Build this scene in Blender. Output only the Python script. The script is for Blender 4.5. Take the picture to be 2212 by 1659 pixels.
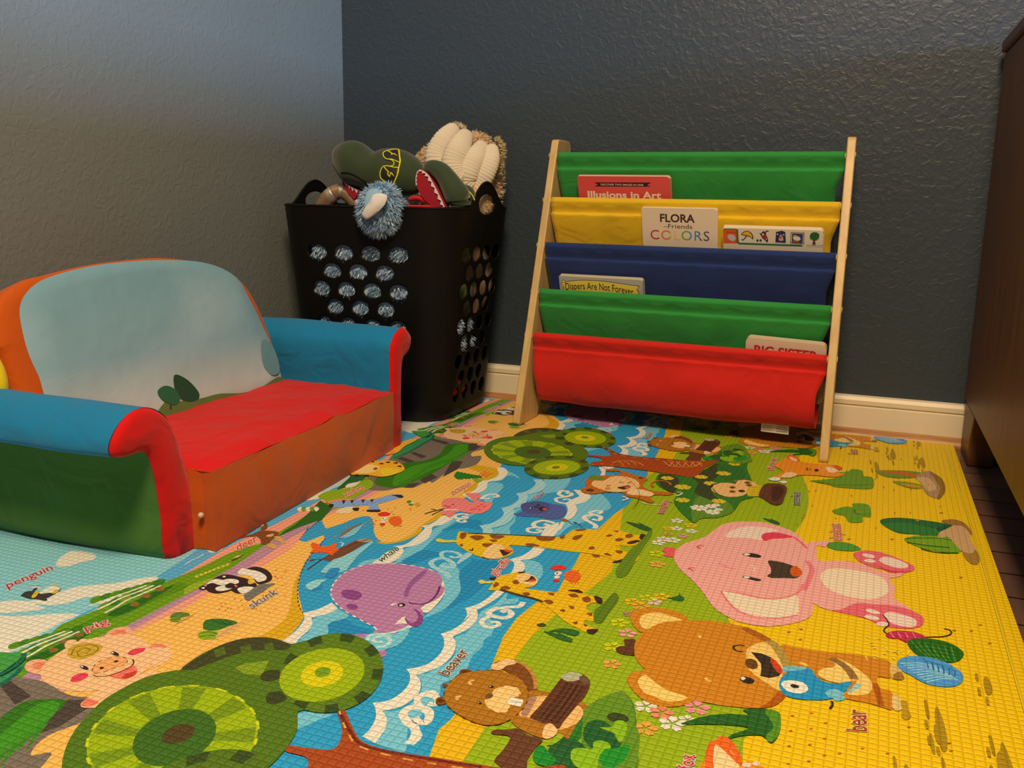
import bpy, bmesh, math, random
from mathutils import Vector, Matrix
from mathutils.bvhtree import BVHTree
from mathutils import noise as mnoise
from mathutils.geometry import tessellate_polygon

for o in list(bpy.data.objects):
    bpy.data.objects.remove(o)
scene = bpy.context.scene
COL = scene.collection
PI = math.pi

# ------------------------------------------------------------------ camera
IMG_W, IMG_H = 2212.0, 1659.0
F_PX, PITCH, ROLL, YAW, CAM_H = 2018.44, 0.199286, 0.0164908, 0.373356, 0.48


def cam_axes():
    cp, sp = math.cos(PITCH), math.sin(PITCH)
    fwd = Vector((0, cp, -sp)); right = Vector((1, 0, 0)); up = Vector((0, sp, cp))
    c, s = math.cos(ROLL), math.sin(ROLL)
    r2 = right * c + up * s
    u2 = -right * s + up * c
    Z = Matrix.Rotation(YAW, 3, 'Z')
    return Z @ r2, Z @ u2, Z @ fwd


AX_R, AX_U, AX_F = cam_axes()
CAM = Vector((0, 0, CAM_H))
cd = bpy.data.cameras.new('camera')
cam = bpy.data.objects.new('camera', cd)
COL.objects.link(cam)
rot = Matrix((AX_R, AX_U, -AX_F)).transposed()
cam.matrix_world = Matrix.Translation(CAM) @ rot.to_4x4()
cd.sensor_fit = 'HORIZONTAL'
cd.sensor_width = 36.0
cd.lens = 36.0 * F_PX / IMG_W
cd.clip_start = 0.02
scene.camera = cam

# ------------------------------------------------------------------ world, lights, exposure
scene.view_settings.view_transform = 'Standard'
scene.view_settings.look = 'None'
scene.view_settings.gamma = 1.0
scene.view_settings.use_curve_mapping = False
scene.view_settings.exposure = 0.0
w = bpy.data.worlds.new('world'); scene.world = w
w.use_nodes = True
w.node_tree.nodes['Background'].inputs[0].default_value = (0.35, 0.42, 0.55, 1)
w.node_tree.nodes['Background'].inputs[1].default_value = 0.12


def area_light(name, loc, target, sx, sy, power, col, spread=PI):
    ld = bpy.data.lights.new(name, 'AREA')
    ld.shape = 'RECTANGLE'; ld.size = sx; ld.size_y = sy
    ld.energy = power; ld.color = col; ld.spread = spread
    lo = bpy.data.objects.new(name, ld); COL.objects.link(lo)
    lo.location = loc
    lo.rotation_euler = (Vector(target) - Vector(loc)).to_track_quat('-Z', 'Y').to_euler()
    return lo


# warm ceiling fixture of the room, and the daylight coming in by the window on the right
area_light('ceiling_lamp_light', (0.02, -0.10, 2.28), (-0.30, 1.15, 0.0), 0.55, 0.55, 76.0, (1.0, 0.70, 0.40))
area_light('window_light', (3.10, 0.80, 0.98), (-1.27, 0.85, 1.0), 1.2, 0.42, 46.0, (0.36, 0.64, 1.0), math.radians(110))

# light of the room: how bright a pure white sheet on the mat gets (measured), used to set paint albedo
WHITE = (1.03, 0.79, 0.56)


# ------------------------------------------------------------------ unprojection helpers (photo pixel -> real plane)
def ray(x, y):
    return (AX_R * ((x - IMG_W / 2) / F_PX) - AX_U * ((y - IMG_H / 2) / F_PX) + AX_F)


def on_plane(x, y, p0, n):
    d = ray(x, y)
    t = (Vector(p0) - CAM).dot(n) / d.dot(n)
    return CAM + d * t


def on_floor(x, y, z=0.0):
    return on_plane(x, y, (0, 0, z), Vector((0, 0, 1)))


def on_y(x, y, yy):
    return on_plane(x, y, (0, yy, 0), Vector((0, 1, 0)))


def on_x(x, y, xx):
    return on_plane(x, y, (xx, 0, 0), Vector((1, 0, 0)))


# ------------------------------------------------------------------ colour helpers
def lin(c):
    c = c / 255.0
    return c / 12.92 if c <= 0.04045 else ((c + 0.055) / 1.055) ** 2.4


def alb(r, g, b, k=WHITE, m=1.0):
    """albedo of a paint that looks (r,g,b) in the photo under this room's warm light"""
    return tuple(min(0.92, max(0.002, m * lin(v) / kk)) for v, kk in zip((r, g, b), k))


# ------------------------------------------------------------------ materials
def new_mat(name):
    m = bpy.data.materials.new(name); m.use_nodes = True
    nt = m.node_tree
    return m, nt, nt.nodes['Principled BSDF']


def nd(nt, typ, **kw):
    n = nt.nodes.new(typ)
    for k, v in kw.items():
        if k.startswith('i_'):
            n.inputs[k[2:].replace('_', ' ')].default_value = v
        else:
            setattr(n, k, v)
    return n


def mat_plain(name, col, rough=0.6, noise_amt=0.0, noise_scale=20, bump=0.0, bump_scale=60, metallic=0.0,
              sheen=0.0, spec=0.5, bump_dist=0.002, detail=4.0):
    m, nt, b = new_mat(name)
    b.inputs['Base Color'].default_value = (*col, 1)
    b.inputs['Roughness'].default_value = rough
    b.inputs['Metallic'].default_value = metallic
    b.inputs['Specular IOR Level'].default_value = spec
    if sheen:
        b.inputs['Sheen Weight'].default_value = sheen
        b.inputs['Sheen Roughness'].default_value = 0.5
    tc = nd(nt, 'ShaderNodeTexCoord')
    if noise_amt:
        n = nd(nt, 'ShaderNodeTexNoise'); n.inputs['Scale'].default_value = noise_scale
        n.inputs['Detail'].default_value = 4
        nt.links.new(tc.outputs['Object'], n.inputs['Vector'])
        mx = nd(nt, 'ShaderNodeMix', data_type='RGBA')
        mx.inputs[6].default_value = (*[c * (1 - noise_amt) for c in col], 1)
        mx.inputs[7].default_value = (*[min(1, c * (1 + noise_amt)) for c in col], 1)
        nt.links.new(n.outputs['Fac'], mx.inputs[0])
        nt.links.new(mx.outputs[2], b.inputs['Base Color'])
    if bump:
        n2 = nd(nt, 'ShaderNodeTexNoise'); n2.inputs['Scale'].default_value = bump_scale
        n2.inputs['Detail'].default_value = detail
        nt.links.new(tc.outputs['Object'], n2.inputs['Vector'])
        bp = nd(nt, 'ShaderNodeBump'); bp.inputs['Strength'].default_value = bump
        bp.inputs['Distance'].default_value = bump_dist
        nt.links.new(n2.outputs['Fac'], bp.inputs['Height'])
        nt.links.new(bp.outputs['Normal'], b.inputs['Normal'])
    return m


def mat_fabric(name, col, rough=0.85, wr=0.35):
    """woven cloth: fine weave plus soft wrinkles"""
    m, nt, b = new_mat(name)
    b.inputs['Roughness'].default_value = rough
    b.inputs['Specular IOR Level'].default_value = 0.25
    b.inputs['Sheen Weight'].default_value = 0.15
    tc = nd(nt, 'ShaderNodeTexCoord')
    n = nd(nt, 'ShaderNodeTexNoise'); n.inputs['Scale'].default_value = 9; n.inputs['Detail'].default_value = 3
    nt.links.new(tc.outputs['Object'], n.inputs['Vector'])
    mx = nd(nt, 'ShaderNodeMix', data_type='RGBA')
    mx.inputs[6].default_value = (*[c * 0.9 for c in col], 1)
    mx.inputs[7].default_value = (*[min(1, c * 1.08) for c in col], 1)
    nt.links.new(n.outputs['Fac'], mx.inputs[0])
    nt.links.new(mx.outputs[2], b.inputs['Base Color'])
    n1 = nd(nt, 'ShaderNodeTexNoise'); n1.inputs['Scale'].default_value = 14; n1.inputs['Detail'].default_value = 2.5
    n1.inputs['Distortion'].default_value = 0.8
    nt.links.new(tc.outputs['Object'], n1.inputs['Vector'])
    b1 = nd(nt, 'ShaderNodeBump'); b1.inputs['Strength'].default_value = wr; b1.inputs['Distance'].default_value = 0.012
    nt.links.new(n1.outputs['Fac'], b1.inputs['Height'])
    n2 = nd(nt, 'ShaderNodeTexNoise'); n2.inputs['Scale'].default_value = 700; n2.inputs['Detail'].default_value = 1
    nt.links.new(tc.outputs['Object'], n2.inputs['Vector'])
    b2 = nd(nt, 'ShaderNodeBump'); b2.inputs['Strength'].default_value = 0.25; b2.inputs['Distance'].default_value = 0.0006
    nt.links.new(n2.outputs['Fac'], b2.inputs['Height'])
    nt.links.new(b1.outputs['Normal'], b2.inputs['Normal'])
    nt.links.new(b2.outputs['Normal'], b.inputs['Normal'])
    return m


def mat_wall(name, col, rough=0.42):
    """slate paint over orange-peel plaster"""
    m, nt, b = new_mat(name)
    b.inputs['Roughness'].default_value = rough
    b.inputs['Specular IOR Level'].default_value = 0.5
    g = nd(nt, 'ShaderNodeNewGeometry')
    n0 = nd(nt, 'ShaderNodeTexNoise'); n0.inputs['Scale'].default_value = 3; n0.inputs['Detail'].default_value = 5
    nt.links.new(g.outputs['Position'], n0.inputs['Vector'])
    mx = nd(nt, 'ShaderNodeMix', data_type='RGBA')
    mx.inputs[6].default_value = (*[c * 0.93 for c in col], 1)
    mx.inputs[7].default_value = (*[c * 1.07 for c in col], 1)
    nt.links.new(n0.outputs['Fac'], mx.inputs[0]); nt.links.new(mx.outputs[2], b.inputs['Base Color'])
    n1 = nd(nt, 'ShaderNodeTexNoise'); n1.inputs['Scale'].default_value = 62; n1.inputs['Detail'].default_value = 3.5
    n1.inputs['Distortion'].default_value = 1.2
    nt.links.new(g.outputs['Position'], n1.inputs['Vector'])
    cr = nd(nt, 'ShaderNodeValToRGB')
    cr.color_ramp.elements[0].position = 0.42; cr.color_ramp.elements[1].position = 0.66
    nt.links.new(n1.outputs['Fac'], cr.inputs[0])
    n2 = nd(nt, 'ShaderNodeTexNoise'); n2.inputs['Scale'].default_value = 260; n2.inputs['Detail'].default_value = 2
    nt.links.new(g.outputs['Position'], n2.inputs['Vector'])
    b1 = nd(nt, 'ShaderNodeBump'); b1.inputs['Strength'].default_value = 0.42; b1.inputs['Distance'].default_value = 0.0010
    nt.links.new(cr.outputs[0], b1.inputs['Height'])
    b2 = nd(nt, 'ShaderNodeBump'); b2.inputs['Strength'].default_value = 0.3; b2.inputs['Distance'].default_value = 0.0006
    nt.links.new(n2.outputs['Fac'], b2.inputs['Height']); nt.links.new(b1.outputs['Normal'], b2.inputs['Normal'])
    nt.links.new(b2.outputs['Normal'], b.inputs['Normal'])
    return m


def mat_wood(name, c1, c2, rough=0.45, axis_scale=(1, 12, 12), scale=6, bump=0.1):
    m, nt, b = new_mat(name)
    b.inputs['Roughness'].default_value = rough
    tc = nd(nt, 'ShaderNodeTexCoord')
    mp = nd(nt, 'ShaderNodeMapping'); mp.inputs['Scale'].default_value = axis_scale
    nt.links.new(tc.outputs['Object'], mp.inputs['Vector'])
    n = nd(nt, 'ShaderNodeTexNoise'); n.inputs['Scale'].default_value = scale; n.inputs['Detail'].default_value = 6
    n.inputs['Distortion'].default_value = 0.6
    nt.links.new(mp.outputs[0], n.inputs['Vector'])
    cr = nd(nt, 'ShaderNodeValToRGB')
    cr.color_ramp.elements[0].position = 0.35; cr.color_ramp.elements[0].color = (*c1, 1)
    cr.color_ramp.elements[1].position = 0.65; cr.color_ramp.elements[1].color = (*c2, 1)
    nt.links.new(n.outputs['Fac'], cr.inputs[0]); nt.links.new(cr.outputs[0], b.inputs['Base Color'])
    bp = nd(nt, 'ShaderNodeBump'); bp.inputs['Strength'].default_value = bump; bp.inputs['Distance'].default_value = 0.001
    nt.links.new(n.outputs['Fac'], bp.inputs['Height']); nt.links.new(bp.outputs['Normal'], b.inputs['Normal'])
    return m


def mat_print(name, rough=0.5, kind='paper', spec=0.4):
    """printed artwork: the colour of each printed shape is stored on its faces"""
    m, nt, b = new_mat(name)
    b.inputs['Roughness'].default_value = rough
    b.inputs['Specular IOR Level'].default_value = spec
    a = nd(nt, 'ShaderNodeAttribute'); a.attribute_name = 'print_colour'
    nt.links.new(a.outputs['Color'], b.inputs['Base Color'])
    tc = nd(nt, 'ShaderNodeTexCoord')
    if kind == 'mat':     # embossed foam: rows of small pillow cells
        sep = nd(nt, 'ShaderNodeSeparateXYZ'); nt.links.new(tc.outputs['Object'], sep.inputs[0])

        def wave(sock, period, phase=None):
            mu = nd(nt, 'ShaderNodeMath', operation='MULTIPLY'); mu.inputs[1].default_value = PI / period
            nt.links.new(sock, mu.inputs[0])
            s = nd(nt, 'ShaderNodeMath', operation='SINE'); nt.links.new(mu.outputs[0], s.inputs[0])
            ab = nd(nt, 'ShaderNodeMath', operation='ABSOLUTE'); nt.links.new(s.outputs[0], ab.inputs[0])
            pw = nd(nt, 'ShaderNodeMath', operation='POWER'); pw.inputs[1].default_value = 0.55
            nt.links.new(ab.outputs[0], pw.inputs[0])
            return pw.outputs[0]
        w1 = wave(sep.outputs[0], 0.0088); w2 = wave(sep.outputs[1], 0.0088)
        w3 = wave(sep.outputs[0], 0.0044); w4 = wave(sep.outputs[1], 0.0044)
        m1 = nd(nt, 'ShaderNodeMath', operation='MULTIPLY'); nt.links.new(w1, m1.inputs[0]); nt.links.new(w2, m1.inputs[1])
        m2 = nd(nt, 'ShaderNodeMath', operation='MULTIPLY'); nt.links.new(w3, m2.inputs[0]); nt.links.new(w4, m2.inputs[1])
        m3 = nd(nt, 'ShaderNodeMath', operation='MULTIPLY_ADD'); m3.inputs[1].default_value = 0.35
        nt.links.new(m2.outputs[0], m3.inputs[0]); nt.links.new(m1.outputs[0], m3.inputs[2])
        bp = nd(nt, 'ShaderNodeBump'); bp.inputs['Strength'].default_value = 0.9; bp.inputs['Distance'].default_value = 0.0013
        nt.links.new(m3.outputs[0], bp.inputs['Height']); nt.links.new(bp.outputs['Normal'], b.inputs['Normal'])
    elif kind == 'cloth':
        n1 = nd(nt, 'ShaderNodeTexNoise'); n1.inputs['Scale'].default_value = 16; n1.inputs['Detail'].default_value = 2.5
        nt.links.new(tc.outputs['Object'], n1.inputs['Vector'])
        bp = nd(nt, 'ShaderNodeBump'); bp.inputs['Strength'].default_value = 0.3; bp.inputs['Distance'].default_value = 0.01
        nt.links.new(n1.outputs['Fac'], bp.inputs['Height']); nt.links.new(bp.outputs['Normal'], b.inputs['Normal'])
    return m


# ------------------------------------------------------------------ mesh builder
class MB:
    def __init__(self):
        self.v = []; self.f = []; self.m = []; self.c = []

    def add(self, verts, faces, mi=0, col=None):
        o = len(self.v)
        self.v.extend([Vector(p) for p in verts])
        for f in faces:
            self.f.append(tuple(i + o for i in f)); self.m.append(mi); self.c.append(col)
        return self

    def xf(self, M, start=0):
        for i in range(start, len(self.v)):
            self.v[i] = M @ self.v[i]
        return self

    def build(self, name, mats, parent=None, smooth=True, angle=35, bevel=0.0, seg=2, subsurf=0, solidify=0.0):
        me = bpy.data.meshes.new(name)
        me.from_pydata([tuple(p) for p in self.v], [], self.f)
        if not isinstance(mats, (list, tuple)):
            mats = [mats]
        for m in mats:
            me.materials.append(m)
        for p, mi in zip(me.polygons, self.m):
            p.material_index = mi
        if any(c is not None for c in self.c):
            at = me.color_attributes.new('print_colour', 'FLOAT_COLOR', 'CORNER')
            for p, c in zip(me.polygons, self.c):
                c = c or (0.5, 0.5, 0.5)
                for li in p.loop_indices:
                    at.data[li].color = (c[0], c[1], c[2], 1)
        me.validate(clean_customdata=False)
        me.update()
        if smooth:
            me.polygons.foreach_set('use_smooth', [True] * len(me.polygons))
            me.set_sharp_from_angle(angle=math.radians(angle))
        ob = bpy.data.objects.new(name, me); COL.objects.link(ob)
        if parent is not None:
            ob.parent = parent
        if solidify:
            md = ob.modifiers.new('s', 'SOLIDIFY'); md.thickness = solidify; md.offset = 0
        if bevel:
            md = ob.modifiers.new('b', 'BEVEL'); md.width = bevel; md.segments = seg
            md.limit_method = 'ANGLE'; md.angle_limit = math.radians(40)
        if subsurf:
            md = ob.modifiers.new('ss', 'SUBSURF'); md.levels = subsurf; md.render_levels = subsurf
        return ob


def box(mb, lo, hi, mi=0, col=None):
    x0, y0, z0 = lo; x1, y1, z1 = hi
    v = [(x0, y0, z0), (x1, y0, z0), (x1, y1, z0), (x0, y1, z0), (x0, y0, z1), (x1, y0, z1), (x1, y1, z1), (x0, y1, z1)]
    f = [(0, 3, 2, 1), (4, 5, 6, 7), (0, 1, 5, 4), (1, 2, 6, 5), (2, 3, 7, 6), (3, 0, 4, 7)]
    return mb.add(v, f, mi, col)


def prism(mb, pts, a0, a1, axis='x', mi=0, col=None, caps=True):
    """closed 2D outline extruded along an axis; pts are the two other coordinates in order"""
    def P(a, p):
        return {'x': (a, p[0], p[1]), 'y': (p[0], a, p[1]), 'z': (p[0], p[1], a)}[axis]
    n = len(pts)
    v = [P(a0, p) for p in pts] + [P(a1, p) for p in pts]
    f = [(i, (i + 1) % n, n + (i + 1) % n, n + i) for i in range(n)]
    if caps:
        f += [tuple(range(n - 1, -1, -1)), tuple(range(n, 2 * n))]
    return mb.add(v, f, mi, col)


def ellipsoid(mb, c, r, rot=None, nu=32, nv=20, mi=0, noise=0.0, nscale=8.0, col=None):
    v = []; f = []
    rot = rot or Matrix.Identity(3)
    c = Vector(c)
    for j in range(nv + 1):
        ph = PI * j / nv
        for i in range(nu):
            th = 2 * PI * i / nu
            d = Vector((math.sin(ph) * math.cos(th), math.sin(ph) * math.sin(th), math.cos(ph)))
            k = 1.0 + (noise * mnoise.noise(d * nscale * 0.3 + c * 7) if noise else 0)
            p = Vector((d.x * r[0], d.y * r[1], d.z * r[2])) * k
            v.append(c + rot @ p)
    for j in range(nv):
        for i in range(nu):
            f.append((j * nu + i, j * nu + (i + 1) % nu, (j + 1) * nu + (i + 1) % nu, (j + 1) * nu + i)[::-1])
    return mb.add(v, f, mi, col)


def cat(pts, closed=True, n=6):
    """Catmull-Rom through points"""
    P = [tuple(p) for p in pts]; N = len(P); out = []
    rng = range(N) if closed else range(N - 1)
    for i in rng:
        p1 = P[i]; p2 = P[(i + 1) % N]
        p0 = P[(i - 1) % N] if (closed or i > 0) else p1
        p3 = P[(i + 2) % N] if (closed or i < N - 2) else p2
        for k in range(n):
            t = k / n
            out.append(tuple(0.5 * ((2 * b) + (-a + c) * t + (2 * a - 5 * b + 4 * c - d) * t * t + (-a + 3 * b - 3 * c + d) * t ** 3)
                             for a, b, c, d in zip(p0, p1, p2, p3)))
    if not closed:
        out.append(P[-1])
    return out


def tube(mb, path, rad, nseg=14, mi=0, caps=True, col=None):
    """tube along 3D points, rad = number or list"""
    P = [Vector(p) for p in path]; n = len(P)
    R = rad if isinstance(rad, (list, tuple)) else [rad] * n
    up = Vector((0, 0, 1))
    t0 = (P[1] - P[0]).normalized()
    if abs(t0.dot(up)) > 0.95:
        up = Vector((0, 1, 0))
    nx = t0.cross(up).normalized()
    v = []; f = []
    for i in range(n):
        t = (P[min(i + 1, n - 1)] - P[max(i - 1, 0)]).normalized()
        nx = (nx - t * nx.dot(t)).normalized(); ny = t.cross(nx)
        for k in range(nseg):
            a = 2 * PI * k / nseg
            v.append(P[i] + (nx * math.cos(a) + ny * math.sin(a)) * R[i])
    for i in range(n - 1):
        for k in range(nseg):
            k2 = (k + 1) % nseg
            f.append((i * nseg + k, i * nseg + k2, (i + 1) * nseg + k2, (i + 1) * nseg + k))
    if caps:
        f.append(tuple(range(nseg - 1, -1, -1))); f.append(tuple((n - 1) * nseg + k for k in range(nseg)))
    return mb.add(v, f, mi, col)


def empty(name, loc, rz=0.0):
    o = bpy.data.objects.new(name, None); COL.objects.link(o)
    o.location = loc; o.rotation_euler = (0, 0, rz); o.empty_display_size = 0.05
    return o


def tag(o, label=None, cat_=None, group=None, kind=None):
    if label: o['label'] = label
    if cat_: o['category'] = cat_
    if group: o['group'] = group
    if kind: o['kind'] = kind
    return o


def text_geo(s, font_scale=1.0, offset=0.0, spacing=1.0, bold=0.0):
    """text as flat polygons in its own plane, normalised: cap height 1 (x right, y up)"""
    cu = bpy.data.curves.new('txt', 'FONT')
    cu.body = s; cu.size = 1.0; cu.resolution_u = 3; cu.space_character = spacing
    cu.offset = offset
    ob = bpy.data.objects.new('txt', cu); COL.objects.link(ob)
    dg = bpy.context.evaluated_depsgraph_get()
    dg.update()
    me = bpy.data.meshes.new_from_object(ob.evaluated_get(dg))
    v = [(p.co.x, p.co.y) for p in me.vertices]
    f = [tuple(p.vertices) for p in me.polygons]
    bpy.data.objects.remove(ob); bpy.data.curves.remove(cu); bpy.data.meshes.remove(me)
    return v, f


def fur(mb, bv, centers, n, length, width, droop=0.3, seed=1, mi=0, cols=None, comb=None, jit=0.5):
    """short triangular tufts rooted on a surface: centers = list of (point, normal)"""
    rnd = random.Random(seed)
    for k in range(n):
        p, nn = centers[rnd.randrange(len(centers))]
        d = nn + Vector((rnd.uniform(-1, 1), rnd.uniform(-1, 1), rnd.uniform(-1, 1))) * jit + Vector((0, 0, -droop))
        if comb is not None:
            d = d + comb
        d.normalize()
        L = length * rnd.uniform(0.6, 1.25)
        s = d.cross(Vector((rnd.uniform(-1, 1), rnd.uniform(-1, 1), rnd.uniform(-1, 1)))).normalized() * width * rnd.uniform(0.7, 1.3)
        q = p - nn * length * 0.15
        mid = q + d * L * 0.55 + Vector((0, 0, -droop * L * 0.08))
        tip = q + d * L + Vector((0, 0, -droop * L * 0.35))
        c = rnd.choice(cols) if cols else None
        mb.add([q - s, q + s, mid + s * 0.7, mid - s * 0.7, tip], [(0, 1, 2, 3), (3, 2, 4)], mi, c)


def surf_points(mb, n, seed=1, keep=None):
    """random points and normals on a mesh builder's faces"""
    rnd = random.Random(seed)
    tris = []
    areas = []
    for f in mb.f:
        a, b, c = (mb.v[f[0]], mb.v[f[1]], mb.v[f[2]])
        nrm = (b - a).cross(c - a)
        if nrm.length < 1e-10: continue
        tris.append(f); areas.append(nrm.length)
    out = []
    ch = rnd.choices(range(len(tris)), weights=areas, k=n)
    for i in ch:
        f = tris[i]
        pts = [mb.v[k] for k in f]
        a, b, c = pts[0], pts[1], pts[2]
        nrm = (b - a).cross(c - a).normalized()
        ws = [rnd.random() for _ in pts]; s = sum(ws)
        p = sum((q * (w_ / s) for q, w_ in zip(pts, ws)), Vector())
        if keep is None or keep(p, nrm):
            out.append((p, nrm))
    return out

# ------------------------------------------------------------------ room shell
BACK_Y, LEFT_X, RIGHT_X, FRONT_Y, CEIL = 2.08, -1.275, 3.20, -1.70, 2.40
FLOOR_Z = -0.013
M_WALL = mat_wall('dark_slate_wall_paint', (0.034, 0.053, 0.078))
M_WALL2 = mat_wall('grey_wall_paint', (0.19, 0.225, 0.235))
M_CEIL = mat_plain('white_ceiling_paint', (0.75, 0.73, 0.7), 0.9)
M_TRIM = mat_plain('cream_trim_paint', (0.80, 0.74, 0.58), 0.4, noise_amt=0.06, noise_scale=8, bump=0.1, bump_scale=40)
M_QR = mat_wood('orange_oak_moulding', (0.30, 0.13, 0.045), (0.50, 0.25, 0.09), 0.4, (3, 25, 25), 5)


def quad_obj(name, pts, mat, nseg=1):
    mb = MB(); mb.add(pts, [(0, 1, 2, 3)])
    ob = mb.build(name, mat, smooth=False)
    ob['kind'] = 'structure'
    return ob


def slab(name, lo, hi, mat):
    mb = MB(); box(mb, lo, hi)
    ob = mb.build(name, mat, smooth=False); ob['kind'] = 'structure'
    return ob


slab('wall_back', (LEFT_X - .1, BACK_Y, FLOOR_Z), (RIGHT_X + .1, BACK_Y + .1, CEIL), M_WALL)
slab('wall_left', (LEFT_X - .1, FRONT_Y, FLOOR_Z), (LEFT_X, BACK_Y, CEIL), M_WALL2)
# right wall around its window opening
WY0, WY1, WZ0, WZ1 = 0.20, 1.40, 0.72, 1.30
mb = MB()
box(mb, (RIGHT_X, FRONT_Y, FLOOR_Z), (RIGHT_X + .1, BACK_Y, WZ0))
box(mb, (RIGHT_X, FRONT_Y, WZ1), (RIGHT_X + .1, BACK_Y, CEIL))
box(mb, (RIGHT_X, FRONT_Y, WZ0), (RIGHT_X + .1, WY0, WZ1))
box(mb, (RIGHT_X, WY1, WZ0), (RIGHT_X + .1, BACK_Y, WZ1))
wr_ = mb.build('wall_right', M_WALL, smooth=False); wr_['kind'] = 'structure'
slab('wall_front', (LEFT_X - .1, FRONT_Y - .1, FLOOR_Z), (RIGHT_X + .1, FRONT_Y, CEIL), M_WALL)
slab('ceiling', (LEFT_X - .1, FRONT_Y - .1, CEIL), (RIGHT_X + .1, BACK_Y + .1, CEIL + .1), M_CEIL)

# floor: dark stained planks
mf, nt, b = new_mat('dark_plank_floor')
b.inputs['Roughness'].default_value = 0.28
g = nd(nt, 'ShaderNodeNewGeometry')
bk = nd(nt, 'ShaderNodeTexBrick')
bk.inputs['Scale'].default_value = 1.0; bk.inputs['Brick Width'].default_value = 0.9; bk.inputs['Row Height'].default_value = 0.085
bk.inputs['Mortar Size'].default_value = 0.002
bk.inputs['Color1'].default_value = (0.17, 0.095, 0.075, 1); bk.inputs['Color2'].default_value = (0.21, 0.12, 0.09, 1)
bk.inputs['Mortar'].default_value = (0.008, 0.005, 0.004, 1)
nt.links.new(g.outputs['Position'], bk.inputs['Vector'])
ns = nd(nt, 'ShaderNodeTexNoise'); ns.inputs['Scale'].default_value = 30
mp = nd(nt, 'ShaderNodeMapping'); mp.inputs['Scale'].default_value = (0.2, 3, 1)
nt.links.new(g.outputs['Position'], mp.inputs['Vector']); nt.links.new(mp.outputs[0], ns.inputs['Vector'])
mx = nd(nt, 'ShaderNodeMix', data_type='RGBA', blend_type='MULTIPLY'); mx.inputs[0].default_value = 0.5
nt.links.new(bk.outputs['Color'], mx.inputs[6]); nt.links.new(ns.outputs['Color'], mx.inputs[7])
nt.links.new(mx.outputs[2], b.inputs['Base Color'])
slab('floor', (LEFT_X - .1, FRONT_Y - .1, FLOOR_Z - .05), (RIGHT_X + .1, BACK_Y + .1, FLOOR_Z), mf)


def baseboard(name, p0, p1, inward):
    """profile swept between two floor points; inward = unit vector away from the wall"""
    prof = [(0, FLOOR_Z), (.014, FLOOR_Z), (.014, .052), (.0115, .054), (.0115, .056), (.015, .058), (.0155, .067), (.011, .074), (0, .076)]
    mb = MB()
    p0 = Vector(p0); p1 = Vector(p1); inward = Vector(inward)
    n = len(prof)
    v = [p0 + inward * a + Vector((0, 0, z)) for a, z in prof] + [p1 + inward * a + Vector((0, 0, z)) for a, z in prof]
    f = [(i, (i + 1) % n, n + (i + 1) % n, n + i) for i in range(n)] + [tuple(range(n))[::-1], tuple(range(n, 2 * n))]
    mb.add(v, f)
    ob = mb.build(name, M_TRIM, smooth=False); ob['kind'] = 'structure'
    return ob


baseboard('baseboard_back', (LEFT_X, BACK_Y, 0), (RIGHT_X, BACK_Y, 0), (0, -1, 0))
baseboard('baseboard_left', (LEFT_X, BACK_Y - .016, 0), (LEFT_X, FRONT_Y, 0), (1, 0, 0))


def quarter_round(name, p0, p1, inward, r=0.02):
    prof = [(0, 0)] + [(r * math.cos(a), r * math.sin(a)) for a in [i * PI / 2 / 8 for i in range(9)]]
    p0 = Vector(p0); p1 = Vector(p1); inward = Vector(inward); mb = MB(); n = len(prof)
    v = [p0 + inward * a + Vector((0, 0, z)) for a, z in prof] + [p1 + inward * a + Vector((0, 0, z)) for a, z in prof]
    f = [(i, (i + 1) % n, n + (i + 1) % n, n + i) for i in range(n)] + [tuple(range(n))[::-1], tuple(range(n, 2 * n))]
    mb.add(v, f)
    ob = mb.build(name, M_QR, angle=50); ob['kind'] = 'structure'
    return ob


quarter_round('trim_1', (LEFT_X + .016, BACK_Y - .0145, FLOOR_Z), (RIGHT_X, BACK_Y - .0145, FLOOR_Z), (0, -1, 0))
quarter_round('trim_2', (LEFT_X + .0145, BACK_Y - .036, FLOOR_Z), (LEFT_X + .0145, FRONT_Y, FLOOR_Z), (1, 0, 0))

# window of the right wall (outside the frame): white sash with a clear pane
mb = MB()
for lo, hi in (((RIGHT_X + .02, WY0, WZ0), (RIGHT_X + .07, WY1, WZ0 + .05)), ((RIGHT_X + .02, WY0, WZ1 - .05), (RIGHT_X + .07, WY1, WZ1)),
               ((RIGHT_X + .02, WY0, WZ0 + .05), (RIGHT_X + .07, WY0 + .05, WZ1 - .05)), ((RIGHT_X + .02, WY1 - .05, WZ0 + .05), (RIGHT_X + .07, WY1, WZ1 - .05)),
               ((RIGHT_X + .02, WY0 + .05, 1.0), (RIGHT_X + .07, WY1 - .05, 1.03))):
    box(mb, lo, hi)
wn = mb.build('window_1', M_CEIL, smooth=False); wn['kind'] = 'structure'

# ------------------------------------------------------------------ dresser (dark brown chest at the right edge)
M_DR = mat_wood('dark_red_brown_wood', (0.085, 0.028, 0.006), (0.13, 0.045, 0.010), 0.45, (10, 10, 0.9), 5, 0.12)
DX0, DX1, DY0, DY1 = 0.178, 0.66, 0.35, 2.048
dr = empty('dresser', (DX0, DY1, FLOOR_Z))
tag(dr, 'dark red-brown wooden dresser standing at the right against the back wall', 'dresser')


def loc(ob_parent, mb):
    off = ob_parent.location
    R_ = Matrix.Rotation(-ob_parent.rotation_euler[2], 4, 'Z') @ Matrix.Translation(-off)
    return mb.xf(R_)


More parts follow.
